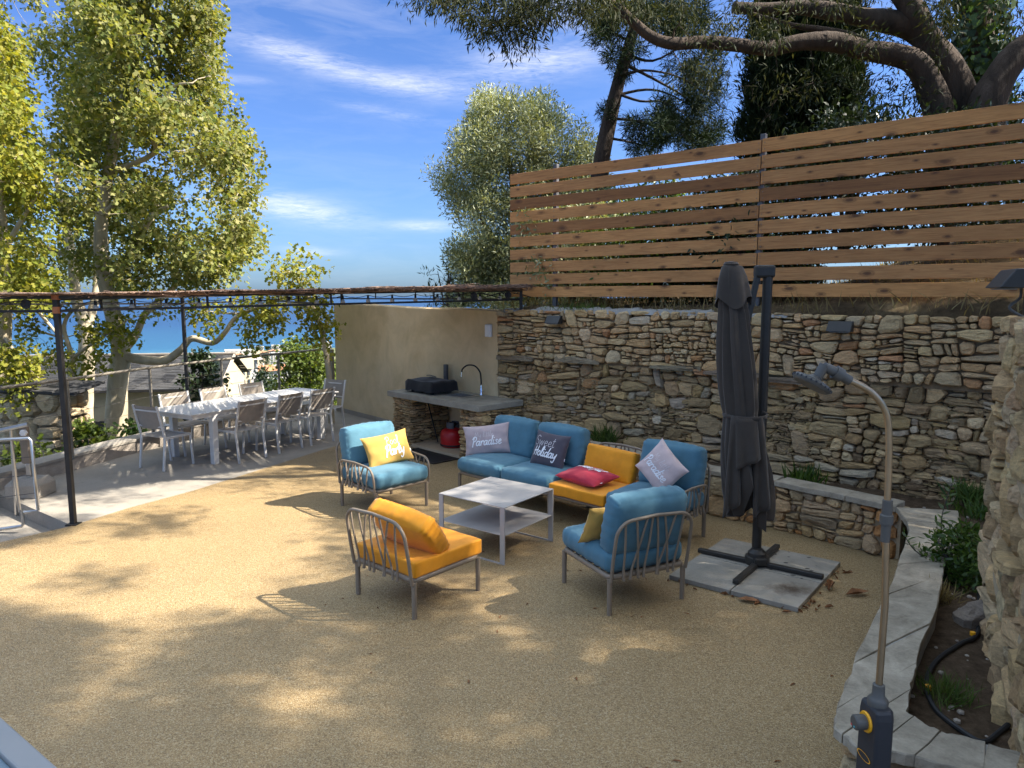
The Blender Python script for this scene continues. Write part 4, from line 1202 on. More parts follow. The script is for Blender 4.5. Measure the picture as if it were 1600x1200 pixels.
# sofa of four modules
SD = Vector((0.728, -0.686, 0)); SB = Vector((0.686, 0.728, 0)); SF = Vector((-0.63, 8.17, 0.006))
def mod(k): return SF + SD * (0.708 * k + 0.354) + SB * 0.335
fc_dir = (-SB.x, -SB.y)
lounge('sofa_module', 'blue sofa seat at the counter end, grey Paradise pillow on it', 'sofa seat', tuple(mod(0)), fc_dir, M['blue'], True, (), 'plump', 'sofa seats in a row', seedv=9)
lounge('sofa_module', 'blue sofa seat with the dark Sweet Holiday pillow on it', 'sofa seat', tuple(mod(1)), fc_dir, M['blue'], True, (), 'plump', 'sofa seats in a row', seedv=12)
ym = lounge('sofa_module', 'yellow cushioned sofa seat between the blue ones, red pillow on it', 'sofa seat', tuple(mod(2)), fc_dir, M['yellow'], True, (), 'crisp', 'sofa seats in a row', seedv=14)
cushion('back_cushion', M['yellow'], ym, 0.62, 0.34, 0.12, 0.028, (0.0, 0.235, 0.57), (R(76), R(2), 0), 0.02, 15, 0, 0.004)
lounge('sofa_module', 'blue sofa end seat with a ribbed arm beside the parasol', 'sofa seat', tuple(mod(3)), fc_dir, M['blue'], True, (1,), 'plump', 'sofa seats in a row', seedv=17)
fz = math.atan2(fc_dir[1], fc_dir[0]) + math.pi / 2
RM = Matrix.Rotation(fz, 3, 'Z')
def on(k, x, y, z): return tuple(mod(k) + RM @ Vector((x, y, z)))
throw_pillow('mauve grey pillow reading Paradise at the counter end of the sofa', M['pgrey'], 0.58, 0.37, 0.15, on(0, -0.23, 0.02, 0.635), (R(-14), R(-8), fz + R(34)),
    [('My little', 0.062, 0.022, 0.12, -0.02, 0.035, M['thinprint'], 0.05), ('Paradise', 0.105, 0.058, 0.22, 0.0, -0.065, M['print'], 0.02)], 2.0)
throw_pillow('charcoal pillow reading Sweet Holiday on the second blue seat', M['pdark'], 0.46, 0.40, 0.15, on(1, 0.02, 0.05, 0.645), (R(-20), R(3), fz + R(4)),
    [('Sweet', 0.115, 0.022, 0.06, -0.05, 0.03, M['thinprint'], 0.03), ('Holiday', 0.105, 0.06, 0.2, -0.02, -0.085, M['print'], 0.0)], 5.0)
throw_pillow('crimson pillow lying flat on the yellow sofa seat', M['pred'], 0.58, 0.38, 0.15, on(2, -0.06, -0.10, 0.492), (R(-84), R(0), fz + R(-8)),
    [('Be', 0.055, 0.02, 0.1, 0.0, 0.10, M['dotred'], 0.03), ('Cheerful', 0.105, 0.06, 0.22, -0.01, 0.03, M['print'], 0.0)], 8.0)
throw_pillow('pale pink pillow tipped on its corner at the sofa end seat', M['ppink'], 0.43, 0.40, 0.15, on(3, 0.06, -0.02, 0.70), (R(-18), R(38), fz + R(-10)),
    [('My little', 0.06, 0.022, 0.12, -0.01, 0.04, M['thinprint'], 0.04), ('Paradise', 0.095, 0.058, 0.22, -0.02, -0.06, M['print'], 0.0)], 11.0)
az_ = math.atan2(cd_a[1], cd_a[0]) + math.pi / 2; AM = Matrix.Rotation(az_, 3, 'Z')
pa = Vector((-1.435, 7.765, 0)) + AM @ Vector((0.06, -0.0, 0.645))
throw_pillow('mustard pillow reading Party on the ribbed armchair', M['pyellow'], 0.58, 0.37, 0.15, tuple(pa), (R(-24), R(-5), az_ + R(-6)),
    [('Pool', 0.10, 0.02, 0.05, 0.04, 0.03, M['thinprint'], 0.03), ('Party', 0.115, 0.062, 0.18, 0.04, -0.085, M['print'], 0.0)], 14.0)
cz = math.atan2(0.90, -0.43) + math.pi / 2; CM = Matrix.Rotation(cz, 3, 'Z')
pc = Vector((0.877, 5.445, 0)) + CM @ Vector((0.17, 0.06, 0.60))
throw_pillow('mustard pillow peeking out in front of the blue chair back by the parasol', M['pyellow'], 0.46, 0.34, 0.13, tuple(pc), (R(-24), R(-3), cz), [], 17.0)

# coffee table
tA = Vector((-0.085, 5.945, 0.006)); t1 = Vector((-0.752, 0.660, 0)).normalized(); t2 = Vector((0.60, 0.80, 0)).normalized()
ct_rz = math.atan2(t2.y, t2.x)
ct = empty('coffee_table', tuple(tA + t1 * 0.385 + t2 * 0.385), ct_rz, 'square taupe metal coffee table with a lower shelf before the sofa', 'coffee table')
s = 0.385
MB().box((0, 0, 0.516), (2 * s, 2 * s, 0.008)).build('tabletop', M['tabletaupe'], ct, bevel=0.002)
MB().box((0, 0, 0.262), (2 * s - 0.014, 2 * s - 0.014, 0.006)).build('shelf', M['tabletaupe'], ct)
for sx in (-1, 1):
    for sy in (-1, 1):
        MB().box((sx * (s - 0.006), sy * (s - 0.026), 0.256), (0.012, 0.052, 0.511)).build('leg', M['tabletaupe'], ct, bevel=0.002)
    MB().box((sx * (s - 0.006), 0, 0.006), (0.0115, 2 * s - 0.105, 0.012)).build('floor_bar', M['tabletaupe'], ct)

# ------------------------------------------------------------------ dining set
DTD = Vector((0.50, 0.866, 0)); DTW = Vector((-0.866, 0.50, 0)); DTC = Vector((-4.06, 10.90, 0.0))
dz_ = math.atan2(DTD.y, DTD.x)
dt = empty('dining_table', tuple(DTC), dz_, 'long white dining table on square legs under the reed pergola', 'dining table')
TL, TW = 2.80, 1.0
for k, x0 in enumerate((-TL / 2, -TL / 2 + TL / 3, -TL / 2 + 2 * TL / 3)):
    MB().box((x0 + TL / 6, 0, 0.742), (TL / 3 - 0.003, TW, 0.018)).build('table_panel', M['tabletaupe'] if False else M['white'], dt, bevel=0.003)
mb = MB(); slabring(mb, -TL / 2 + .04, TL / 2 - .04, -TW / 2 + .03, TW / 2 - .03, -TL / 2 + .08, TL / 2 - .08, -TW / 2 + .07, TW / 2 - .07, 0.675, 0.732); mb.build('apron', M['white'], dt)
for sx in (-1, 1):
    for sy in (-1, 1): MB().box((sx * 1.02, sy * 0.445, 0.336), (0.085, 0.085, 0.672)).build('leg', M['white'], dt, bevel=0.005)
def dining_chair():
    r = empty('dining_chair', (0, 0, 0), 0, '', 'dining chair', 'white dining chairs round the long table')
    # local: faces -y, back at +y
    for sx in (-1, 1):
        pts = [Vector((sx * 0.235, 0.25, 0)), Vector((sx * 0.235, 0.20, 0.44)), Vector((sx * 0.235, 0.215, 0.50)), Vector((sx * 0.235, 0.30, 0.885))]
        mb = MB()
        for a, b in zip(pts[:-1], pts[1:]): mb.bar(a, b + (b - a).normalized() * 0.004, 0.022, 0.032, (1, 0, 0))
        mb.build('rear_leg', M['white'], r, bevel=0.003)
        MB().bar((sx * 0.225, -0.235, 0), (sx * 0.235, -0.20, 0.43), 0.022, 0.030, (1, 0, 0)).build('front_leg', M['white'], r, bevel=0.003)
        MB().bar((sx * 0.235, -0.205, 0.44), (sx * 0.235, 0.195, 0.435), 0.022, 0.03).build('side_rail', M['white'], r, bevel=0.003)
    MB().bar((-0.224, -0.20, 0.437), (0.224, -0.20, 0.437), 0.024, 0.024).build('front_rail', M['white'], r)
    MB().bar((-0.224, 0.235, 0.60), (0.224, 0.235, 0.60), 0.012, 0.02).build('back_rail', M['white'], r)
    MB().bar((-0.224, 0.299, 0.82), (0.224, 0.299, 0.82), 0.012, 0.02).build('top_rail', M['white'], r)
    V = []; F = []; n = 8
    for i in range(n + 1):
        for j in range(n + 1):
            u, v = -1 + 2 * i / n, j / n
            V.append((u * 0.226, -0.20 + 0.40 * v, 0.452 - 0.012 * (1 - u * u)))
    for i in range(n):
        for j in range(n): F.append((i * (n + 1) + j, (i + 1) * (n + 1) + j, (i + 1) * (n + 1) + j + 1, i * (n + 1) + j + 1))
    me = bpy.data.meshes.new('seat_sling'); me.from_pydata(V, [], F); me.update(); link('seat_sling', me, M['sling'], r, True)
    V = []
    for i in range(n + 1):
        for j in range(n + 1):
            u, v = -1 + 2 * i / n, j / n
            V.append((u * 0.226, 0.232 + 0.072 * v + 0.02 * (1 - u * u) - 0.008, 0.565 + 0.315 * v))
    me = bpy.data.meshes.new('back_sling'); me.from_pydata(V, [], F); me.update(); link('back_sling', me, M['sling'], r, True)
    return r
ch0 = dining_chair()
spots = [  # along, across, rotation (deg, local to the table)
    (-1.43, 0.02, 90 + 4, 'white sling chair at the near head of the dining table, catching sun'),
    (-0.62, -0.50, 180, 'first white sling chair on the lounge side of the dining table, nearest its front leg'),
    (0.10, -0.48, 180 + 2, 'middle white sling chair on the lounge side of the dining table'),
    (0.76, -0.50, 180 - 2, 'last white sling chair on the lounge side, nearest the beige wall'),
    (-0.72, 0.55, 0, 'white sling chair on the railing side of the dining table, beside the black pergola post'),
    (-0.02, 0.55, 2, 'middle white sling chair on the railing side of the dining table'),
    (0.72, 0.55, 0, 'white sling chair on the railing side, in front of the pale houses below'),
    (1.50, -0.05, -90, 'white sling chair at the far head of the dining table by the beige wall')]
for i, (a, b, rz, lab) in enumerate(spots):
    o = ch0 if i == 0 else copy_tree(ch0)
    p = DTC + DTD * a + DTW * b
    o.location = tuple(p); o.rotation_euler = (0, 0, dz_ + R(rz)); o['label'] = lab

# ------------------------------------------------------------------ parasol
UP = Vector((2.13, 5.96, 0.045))
sl_c = Vector((2.10, 5.80, 0))
sA, sB_, sC, sD = Vector((1.30, 5.66, 0)), Vector((2.13, 5.03, 0)), Vector((2.87, 5.95, 0)), Vector((2.04, 6.58, 0))
e1 = (sB_ - sA); e2 = (sD - sA)
slabs = [(0, 0, 'grey paving slab under the parasol, corner nearest the blue chair'), (1, 0, 'stained grey paving slab under the parasol, dark rust patch on it'),
         (0, 1, 'grey paving slab under the parasol, corner nearest the sofa arm'), (1, 1, 'grey paving slab under the parasol pocked with dark marks, nearest the planter')]
def mk_stained(name, pits):
    q = NT(name); v = q.map()
    f = q.noise(v, 2.5, 8, 0.65, 0.5)
    c = q.ramp(f, [(0.28, (0.205, 0.185, 0.15)), (0.72, (0.33, 0.30, 0.25))])
    if pits:
        pv = q.ramp(q.math('ADD', q.voro(q.map((1, 1.6, 1)), 7.5), q.math('MULTIPLY', q.noise(v, 20, 3), 0.10)), [(0.20, 1.0), (0.24, 0.0)])
        c = q.mix(pv, c, (0.06, 0.055, 0.05))
    else:
        g_ = q.n('ShaderNodeVectorMath', operation='LENGTH'); q.t.links.new(q.map((2.6, 3.6, 1), loc=(-0.30, 0.2, 0)), g_.inputs[0])
        m_ = q.ramp(q.math('ADD', g_.outputs['Value'], q.math('MULTIPLY', q.noise(v, 9, 6, 0.7), 0.9)), [(0.6, 0.9), (1.25, 0.0)])
        c = q.mix(m_, c, (0.075, 0.05, 0.032))
    q.base(c, 0.85, 0, 0.2); q.bump(q.noise(v, 40, 6, 0.7), 0.3, 0.008); return q.m
M['slab_pits'] = mk_stained('pitted_slab', True); M['slab_stain'] = mk_stained('stained_slab', False)
for i, j, lab in slabs:
    g0 = 0.004
    c4 = [sA + e1 * (i * .5 + a) + e2 * (j * .5 + b) for a, b in ((g0, g0), (.5 - g0, g0), (.5 - g0, .5 - g0), (g0, .5 - g0))]
    cc = sum(c4, Vector()) / 4
    mb = MB().prism(ccw([(p.x - cc.x, p.y - cc.y) for p in c4]), 0.0, 0.040)
    o = mb.build('paving_slab', M['slab_stain'] if (i, j) == (1, 0) else M['slab_pits'] if (i, j) == (1, 1) else M['slab'], None, bevel=0.004)
    o.location = (cc.x, cc.y, 0.007); tag(o, lab, 'paving slab', 'slabs weighing down the parasol foot')
um = empty('parasol', tuple(UP + Vector((0, 0, 0.004))), 0, 'closed charcoal cantilever parasol tied round its mast, on a cross foot', 'parasol')
a1 = (Vector((1.70, 6.19, 0)) - Vector((2.54, 5.58, 0))).normalized(); a2 = (Vector((1.75, 5.42, 0)) - Vector((2.41, 6.27, 0))).normalized()
off = Vector((2.115, 5.87, 0)) - Vector((UP.x, UP.y, 0))
for dvec in (a1, -a1, a2, -a2):
    MB().bar(off + dvec * 0.07 + Vector((0, 0, 0.022)), off + dvec * 0.53 + Vector((0, 0, 0.022)), 0.05, 0.036).build('foot_bar', M['anth'], um, bevel=0.006)
MB().lathe([(0.10, 0.0), (0.105, 0.03), (0.10, 0.065), (0.082, 0.07), (0.078, 0.10), (0.06, 0.115), (0.05, 0.13)], 22, tuple(off * 0.5)).build('hub', M['anth'], um, True)
MB().box(tuple(off + Vector((0.0, -0.06, 0.05))), (0.10, 0.05, 0.06)).build('clamp', M['anth'], um, bevel=0.01)
UH = 2.54
MB().tube([(0, 0, 0.10), (-0.005, 0, UH)], 0.040, 16).build('mast', M['anth'], um, True)
MB().box((-0.035, 0, UH - 0.04), (0.165, 0.088, 0.105)).build('top_bracket', M['anth'], um, bevel=0.02)
MB().bar((-0.085, -0.01, UH - 0.03), (-0.30, -0.06, 1.45), 0.032, 0.048).build('strut', M['anth'], um, bevel=0.006)
# folded cloth: (z, x offset, half width, pleat depth)
prof = [(2.600, -.345, .050, .0), (2.585, -.345, .072, .004), (2.54, -.342, .088, .014), (2.46, -.335, .100, .02), (2.36, -.325, .112, .026), (2.20, -.30, .125, .03), (2.0, -.285, .142, .034), (1.80, -.265, .155, .036), (1.6, -.245, .160, .034), (1.42, -.225, .152, .026), (1.355, -.22, .140, .014), (1.28, -.215, .152, .022), (1.1, -.20, .185, .036), (0.9, -.17, .215, .048), (0.75, -.15, .225, .055), (0.62, -.135, .225, .06), (0.50, -.12, .21, .06)]
npl, nseg = 8, 96
V = []; F = []
rp = random.Random(5); ph = [rp.uniform(-.5, .5) for _ in range(npl)]; dpt = [rp.uniform(.5, 1.3) for _ in range(npl)]; hem = [rp.uniform(-0.10, 0.22) for _ in range(npl)]
hem[5] = 0.28; hem[6] = -0.06; hem[4] = -.05
for i, (z, ox, hw, pd) in enumerate(prof):
    for k in range(nseg):
        a = 2 * math.pi * k / nseg; f = a / (2 * math.pi) * npl; pi_ = int(f) % npl; fr_ = f - int(f)
        tw = 0.55 * (1 - (z - 0.5) / 2.1) * (1 if z < 2.3 else 0)
        saw = (abs(math.sin(math.pi * (fr_ + 0.12 * ph[pi_] * math.sin(z * 4)))) ** 0.7)
        rad = hw - pd * 1.7 * (1 - saw) * dpt[pi_] + pd * .35 * math.sin(3 * a + z * 3) + .006 * mnoise.noise(Vector((a * 2, z * 4, 1)))
        aa = a + tw * 0.5 + (0.35 * pd / hw) * math.sin(2 * math.pi * fr_)
        zz = z
        if z < 1.3:
            w_ = (1.3 - z) / 0.8
            hm = hem[pi_] * math.sin(math.pi * fr_) + 0.06 * math.sin(a * 2 + 1)
            zz = z + hm * w_ ** 1.2
        V.append((ox + rad * math.cos(aa), -0.10 + rad * 0.80 * math.sin(aa), zz - UP.z))
for i in range(len(prof) - 1):
    for k in range(nseg): F.append((i * nseg + k, (i + 1) * nseg + k, (i + 1) * nseg + (k + 1) % nseg, i * nseg + (k + 1) % nseg))
F.append(tuple(range(nseg)))
me = bpy.data.meshes.new('canopy'); me.from_pydata(V, [], F); me.update(); link('canopy', me, M['parasol'], um, True)
# an overlapping loose flap at the front
def flap(xs, ztop, zbl, zbr, yoff, wav):
    V = []; F = []; n, m_ = 14, 12
    for i in range(n + 1):
        for j in range(m_ + 1):
            u, v = i / n, j / m_
            x = xs[0] + (xs[1] - xs[0]) * u + v * (xs[2] + (xs[3] - xs[2]) * u)
            zb = zbl + (zbr - zbl) * u
            z = ztop + (zb - ztop) * v
            y = yoff - 0.05 * v - 0.03 * math.sin(u * math.pi) - wav * v * math.sin(u * 9 + 1)
            V.append((x, y, z - UP.z))
    for i in range(n):
        for j in range(m_): F.append((i * (m_ + 1) + j, i * (m_ + 1) + j + 1, (i + 1) * (m_ + 1) + j + 1, (i + 1) * (m_ + 1) + j))
    me = bpy.data.meshes.new('flap'); me.from_pydata(V, [], F); me.update(); o = link('flap', me, M['parasol'], um, True)
    sm_ = o.modifiers.new('t', 'SOLIDIFY'); sm_.thickness = 0.004
flap((-.30, -.12, 0.0, 0.03), 1.35, 0.93, 1.02, -0.225, 0.02)
flap((-.33, -.25, -0.06, 0.02), 1.36, 0.52, 0.66, -0.20, 0.03)
flap((-.14, -.06, 0.0, 0.08), 1.36, 0.52, 0.62, -0.20, 0.03)
# top vent flounce
V = []; F = []
pr2 = [(2.598, .052), (2.57, .085), (2.48, .112), (2.38, .128), (2.29, .140)]
for i, (z, hw) in enumerate(pr2):
    for k in range(nseg):
        a = 2 * math.pi * k / nseg
        sc = math.cos(a * 5 + .6)
        rad = hw + (0.016 * sc) * i / 4
        zz = z - (0.05 * math.cos(a * 2.5 + 1.0) * i / 4)
        V.append((-.345 + .006 * i + rad * math.cos(a), -0.10 + rad * .8 * math.sin(a), zz - UP.z))
for i in range(len(pr2) - 1):
    for k in range(nseg): F.append((i * nseg + k, (i + 1) * nseg + k, (i + 1) * nseg + (k + 1) % nseg, i * nseg + (k + 1) % nseg))
me = bpy.data.meshes.new('vent_flounce'); me.from_pydata(V, [], F); me.update(); link('vent_flounce', me, M['parasol'], um, True)
MB().lathe([(0.055, 2.585 - UP.z), (0.062, 2.60 - UP.z), (0.05, 2.618 - UP.z), (0.0, 2.625 - UP.z)], 18, (-.345, -0.10, 0)).build('top_cap', M['parasol'], um, True)
pts = [(-.215 + .168 * math.cos(a) + (0.03 if math.cos(a) > 0 else 0) * math.cos(a) + .02, -0.095 + .155 * math.sin(a), 1.36 - UP.z + .012 * math.sin(a)) for a in [2 * math.pi * k / 40 for k in range(40)]]
V = []; F = []
for k, p in enumerate(pts):
    V += [(p[0], p[1], p[2] - .016), (p[0], p[1], p[2] + .016)]
for k in range(40):
    j = (k + 1) % 40; F.append((2 * k, 2 * j, 2 * j + 1, 2 * k + 1))
me = bpy.data.meshes.new('tie_strap'); me.from_pydata(V, [], F); me.update(); o = link('tie_strap', me, M['parasol'], um, True); o.modifiers.new('t', 'SOLIDIFY').thickness = 0.004

# fallen leaves around the slabs
def leaf_litter():
    rl = random.Random(9); V = []; F = []
    def leaf(x, y, L, w, a, z=0.012, curl=0.02):
        b = len(V); c, s_ = math.cos(a), math.sin(a)
        for (u, v_, h) in ((0, 0, 0.0), (.35, -.5, curl), (.35, .5, curl * 1.2), (.7, -.4, curl * .6), (.7, .4, curl), (1, 0, curl * .4), (.5, 0, 0.0)):
            V.append((x + (u * L) * c - v_ * w * s_, y + u * L * s_ + v_ * w * c, z + h * rl.uniform(.4, 1.2)))
        F.extend([(b, b + 1, b + 6), (b, b + 6, b + 2), (b + 1, b + 3, b + 6), (b + 6, b + 4, b + 2), (b + 3, b + 5, b + 6), (b + 6, b + 5, b + 4)])
    for k in range(34):
        t = rl.random(); p = (sB_ + (sC - sB_) * t) if k % 3 else (sA + (sB_ - sA) * t)
        out_ = Vector((0.8, -0.6, 0)) * rl.uniform(0.01, 0.13) if k % 3 else Vector((-.6, -.8, 0)) * rl.uniform(0.0, 0.07)
        leaf(p.x + out_.x, p.y + out_.y, rl.uniform(.025, .08), rl.uniform(.010, .026), rl.uniform(0, 6.3))
    leaf(2.62, 5.33, .2, .07, .1, .02, .05); leaf(2.52, 5.40, .16, .06, 1.0, .03, .05); leaf(1.75, 5.26, .16, .07, -.5, .02, .03)
    for k in range(60):
        leaf(rl.uniform(-1.5, 3.6), rl.uniform(3.2, 7.4), rl.uniform(.02, .06), rl.uniform(.006, .014), rl.uniform(0, 6.3), .009, .006)
    me = bpy.data.meshes.new('fallen_leaves'); me.from_pydata(V, [], F); me.update(); return link('fallen_leaves', me, M['deadleaf'])
tag(leaf_litter(), 'brown fallen leaves scattered round the parasol slabs', 'fallen leaves', kind='stuff')

# ------------------------------------------------------------------ shower
sh = empty('garden_shower', (1.155, 2.10, -0.0), 0, 'garden shower column with bent pipe, round head and yellow ringed knob', 'shower')
hx_, hy_ = 0.033, 0.053
oct_ = [(-hx_, -hy_ + .008), (-hx_ + .007, -hy_), (hx_ - .015, -hy_), (hx_, -hy_ + .016), (hx_, hy_ - .02), (hx_ - .02, hy_), (-hx_ + .012, hy_), (-hx_, hy_ - .012)]
mb = MB(); n = len(oct_)
rotb = R(5); cb, sb_ = math.cos(rotb), math.sin(rotb)
oc = [(x * cb - y * sb_, x * sb_ + y * cb) for x, y in oct_]
for z, k in ((0.02, 1.12), (0.3, 1.04), (1.04, 0.99), (1.062, 0.93), (1.07, 0.80)):
    for x, y in oc: mb.v.append((x * k, y * k, z))
for i in range(4):
    for k in range(n): mb.f.append((i * n + k, i * n + (k + 1) % n, (i + 1) * n + (k + 1) % n, (i + 1) * n + k))
mb.f.append(tuple(4 * n + k for k in range(n)))
mb.build('column', M['plasticdark'], sh, bevel=0.003)
MB().lathe([(0.16, 0.0), (0.16, 0.012), (0.09, 0.022)], 24).build('base_plate', M['plasticgrey'], sh, True)
MB().lathe([(0.030, 1.066), (0.031, 1.085), (0.026, 1.092), (0.019, 1.10), (0.018, 1.135), (0.014, 1.138)], 20).build('collar', M['plasticgrey'], sh, True)
mid = at(1385, 815, 2.10) - Vector((1.155, 2.1, 0))
p2 = [Vector((0, 0, 1.12)), Vector((0.002, 0, 1.4)), mid]
MB().tube(p2, 0.0105, 14).build('lower_pipe', M['pipe'], sh, True)
MB().lathe([(0.0135, -0.075), (0.0145, -0.02), (0.0195, -0.018), (0.0195, 0.008), (0.0155, 0.012), (0.0145, 0.055), (0.012, 0.057)], 18, tuple(mid + Vector((0, 0, 0.012)))).build('pipe_joint', M['plasticgrey'], sh, True)
bend = [at(*p_, 2.1) - Vector((1.155, 2.1, 0)) for p_ in ((1386, 790), (1388.5, 740), (1389, 690), (1387, 655), (1378, 632), (1362, 614), (1345, 602.5), (1326, 594))]
MB().tube(smooth_path(bend, 5), 0.0100, 14).build('bent_pipe', M['pipe'], sh, True)
e0 = at(1328, 595, 2.1) - Vector((1.155, 2.1, 0)); e1_ = at(1304, 581, 2.1) - Vector((1.155, 2.1, 0)); e2_ = at(1287, 573, 2.1) - Vector((1.155, 2.1, 0)); e3 = at(1277, 590, 2.1) - Vector((1.155, 2.1, 0))
mb = MB(); mb.tube([e0, e0.lerp(e1_, .55), e0.lerp(e1_, .56), e1_], [0.0145, 0.0155, 0.021, 0.021], 16); mb.tube([e1_, e2_ ], [0.0155, 0.0145], 14); mb.tube([e2_ + (e2_ - e3) * .15, e3 + (e3 - e2_) * .2], [0.016, 0.014], 14)
mb.build('head_elbow', M['plasticgrey'], sh, True)
hc = at(1269, 598, 2.1) - Vector((1.155, 2.1, 0))
nrm = Vector((0.50, 0.06, 0.86)).normalized(); rq = Vector((0, 0, 1)).rotation_difference(nrm).to_matrix()
MB().lathe([(0.0, -0.012), (0.052, -0.012), (0.059, -0.006), (0.060, 0.0), (0.055, 0.007), (0.025, 0.014), (0.014, 0.022), (0.0, 0.022)], 32, tuple(hc), rq).build('shower_head', M['plasticgrey'], sh, True)
mb = MB()
for k in range(24):
    a = 2 * math.pi * k / 24; p_ = rq @ Vector((0.0595 * math.cos(a), 0.0595 * math.sin(a), -0.001)); mb.box(tuple(hc + p_), (0.004, 0.004, 0.006), rq)
tag(mb.build('head_ridges', M['plasticdark'], sh), kind='stuff')
# knob on the terrace-facing side
kn_dir = Vector((-math.cos(R(30)), -math.sin(R(30)), 0)); kn_dir = Vector((-cb, -sb_, 0))
kq = Vector((0, 0, 1)).rotation_difference(kn_dir).to_matrix()
kc = kn_dir * 0.0335 + Vector((0, 0, 1.012))
MB().lathe([(0.031, -0.004), (0.033, 0.002), (0.031, 0.006), (0.0, 0.006)], 28, tuple(kc), kq).build('yellow_ring', M['amber'], sh, True)
MB().lathe([(0.023, 0.005), (0.0245, 0.02), (0.0235, 0.038), (0.019, 0.042), (0.0, 0.042)], 24, tuple(kc), kq).build('knob', M['plasticgrey'], sh, True)
for (mname, lat) in (('dotred', 0.011), ('dotblue', -0.004)):
    side = Vector((-sb_, cb, 0)) if False else Vector((sb_, -cb, 0))
    p_ = kc + kn_dir * 0.0425 + side * (-lat) + Vector((0, 0, -0.012))
    MB().lathe([(0.0035, -0.001), (0.0035, 0.0008), (0.0, 0.0010)], 12, tuple(p_), kq).build('dot', M[mname], sh)
# oval badge on the front side
fdir = Vector((sb_, -cb, 0)); 
side = Vector((cb, sb_, 0)); Z_ = Vector((0, 0, 1))
bc = fdir * (hy_ * 1.0 + 0.001) * 1.0 + Z_ * 0.885 - side * 0.004
bc = kn_dir * 0.0345 + Z_ * 0.895; side = Vector((sb_, -cb, 0)); fdir = kn_dir
mb = MB(); nn_ = 32; tl = -0.5
for k in range(nn_):
    a = 2 * math.pi * k / nn_; ca, sa = math.cos(a), math.sin(a)
    for q_ in (1.0, 0.86):
        lx, lz = 0.036 * ca * q_, 0.013 * sa * q_ - 0.5 * 0.036 * ca * q_ * 0
        mb.v.append(tuple(bc + fdir * 0.0012 + side * lx + Z_ * lz))
for k in range(nn_):
    j = (k + 1) % nn_; mb.f.append((2 * k, 2 * j, 2 * j + 1, 2 * k + 1))
mb.build('oval_badge', M['amber'], sh)

# ------------------------------------------------------------------ table corner beside the camera
gt = empty('glass_table', (-1.45, 0.75, 0.725), R(-37), 'corner of a pale grey framed glass table on the upper deck', 'table')
L_, w_ = 1.0, 0.9
cA = Vector((-1.04, 1.35)); cB = Vector((-0.82, 1.19)); dd = (cB - cA).normalized()
gt.rotation_euler.z = math.atan2(dd.y, dd.x)
back_ = Vector((-dd.y, dd.x)); back_ = back_ if back_.y < 0 else -back_
ctr = cA + dd * (-0.1) + back_ * (w_ / 2)
gt.location = (ctr.x, ctr.y, 0.725)
mb = MB(); slabring(mb, -L_ / 2, L_ / 2 , -w_ / 2, w_ / 2, -L_ / 2 + .045, L_ / 2 - .045, -w_ / 2 + .045, w_ / 2 - .045, 0.745, 0.775); mb.build('frame', M['frameGrey'], gt, bevel=0.004)
MB().box((0, 0, 0.758), (L_ - .092, w_ - .092, 0.012)).build('glass_top', M['glassblue'], gt)
for sx in (-1, 1):
    for sy in (-1, 1): MB().box((sx * (L_ / 2 - .04), sy * (w_ / 2 - .04), 0.372), (0.045, 0.045, 0.744)).build('leg', M['frameGrey'], gt)

# ------------------------------------------------------------------ pergola
PA, PC_, PD_, PB = Vector((-4.53, 7.10, 0)), Vector((0.13, 10.28, 0)), Vector((-3.5, 14.7, 0)), Vector((-5.42, 11.75, 0))
pg = empty('pergola', tuple(PA), 0, 'black iron pergola roofed with dry reeds over the dining table', 'pergola')
LP = lambda p, z=0.0: Vector((p.x - PA.x, p.y - PA.y, z))
zA, zC = 2.345, 2.45
MB().bar(LP(PA, 0.0), LP(PA, zA + .01), 0.05, 0.05, (1, 0, 0)).build('post', M['darkmetal'], pg, bevel=0.004)
MB().box(LP(PA, 0.008), (0.11, 0.11, 0.016)).build('foot_plate', M['darkmetal'], pg)
MB().bar(LP(PA, zA - .035), LP(PA, zA + .012), 0.056, 0.056, (1, 0, 0)).build('rusty_joint', M['rust'], pg)
MB().bar(LP(PA, zA - .17), LP(PA, zA - .105), 0.055, 0.055, (1, 0, 0)).build('rusty_joint', M['rust'], pg)
MB().bar(LP(PB, 0.2), LP(PB, 2.36), 0.05, 0.05, (1, 0, 0)).build('post', M['darkmetal'], pg, bevel=0.004)
MB().bar(LP(PC_, 1.9), LP(PC_, zC), 0.045, 0.045, (1, 0, 0)).build('post', M['darkmetal'], pg, bevel=0.004)
MB().bar(LP(PD_, 0.2), LP(PD_, 2.45), 0.05, 0.05, (1, 0, 0)).build('post', M['darkmetal'], pg, bevel=0.004)
PL = Vector((-8.6, 6.2, 0)); PLB = Vector((-8.8, 10.5, 0))
MB().bar(LP(PLB, -.4), LP(PLB, 2.36), 0.05, 0.05, (1, 0, 0)).build('post', M['darkmetal'], pg)
MB().bar(LP(PL, -.4), LP(PL, 2.36), 0.05, 0.05, (1, 0, 0)).build('post', M['darkmetal'], pg)
def beam(a, za, b, zb, gap=0.135, th=0.032):
    MB().bar(LP(a, za), LP(b, zb), th, th).build('beam', M['darkmetal'], pg)
    MB().bar(LP(a, za - gap), LP(b, zb - gap), th * .8, th * .8).build('beam', M['darkmetal'], pg)
    n = max(2, int((b - a).length / 1.15))
    for k in range(1, n):
        p = a.lerp(b, k / n); z = za + (zb - za) * k / n
        MB().bar(LP(p, z - gap + th * .4), LP(p, z - th * .5), 0.02, 0.02, (1, 0, 0)).build('baluster', M['darkmetal'], pg)
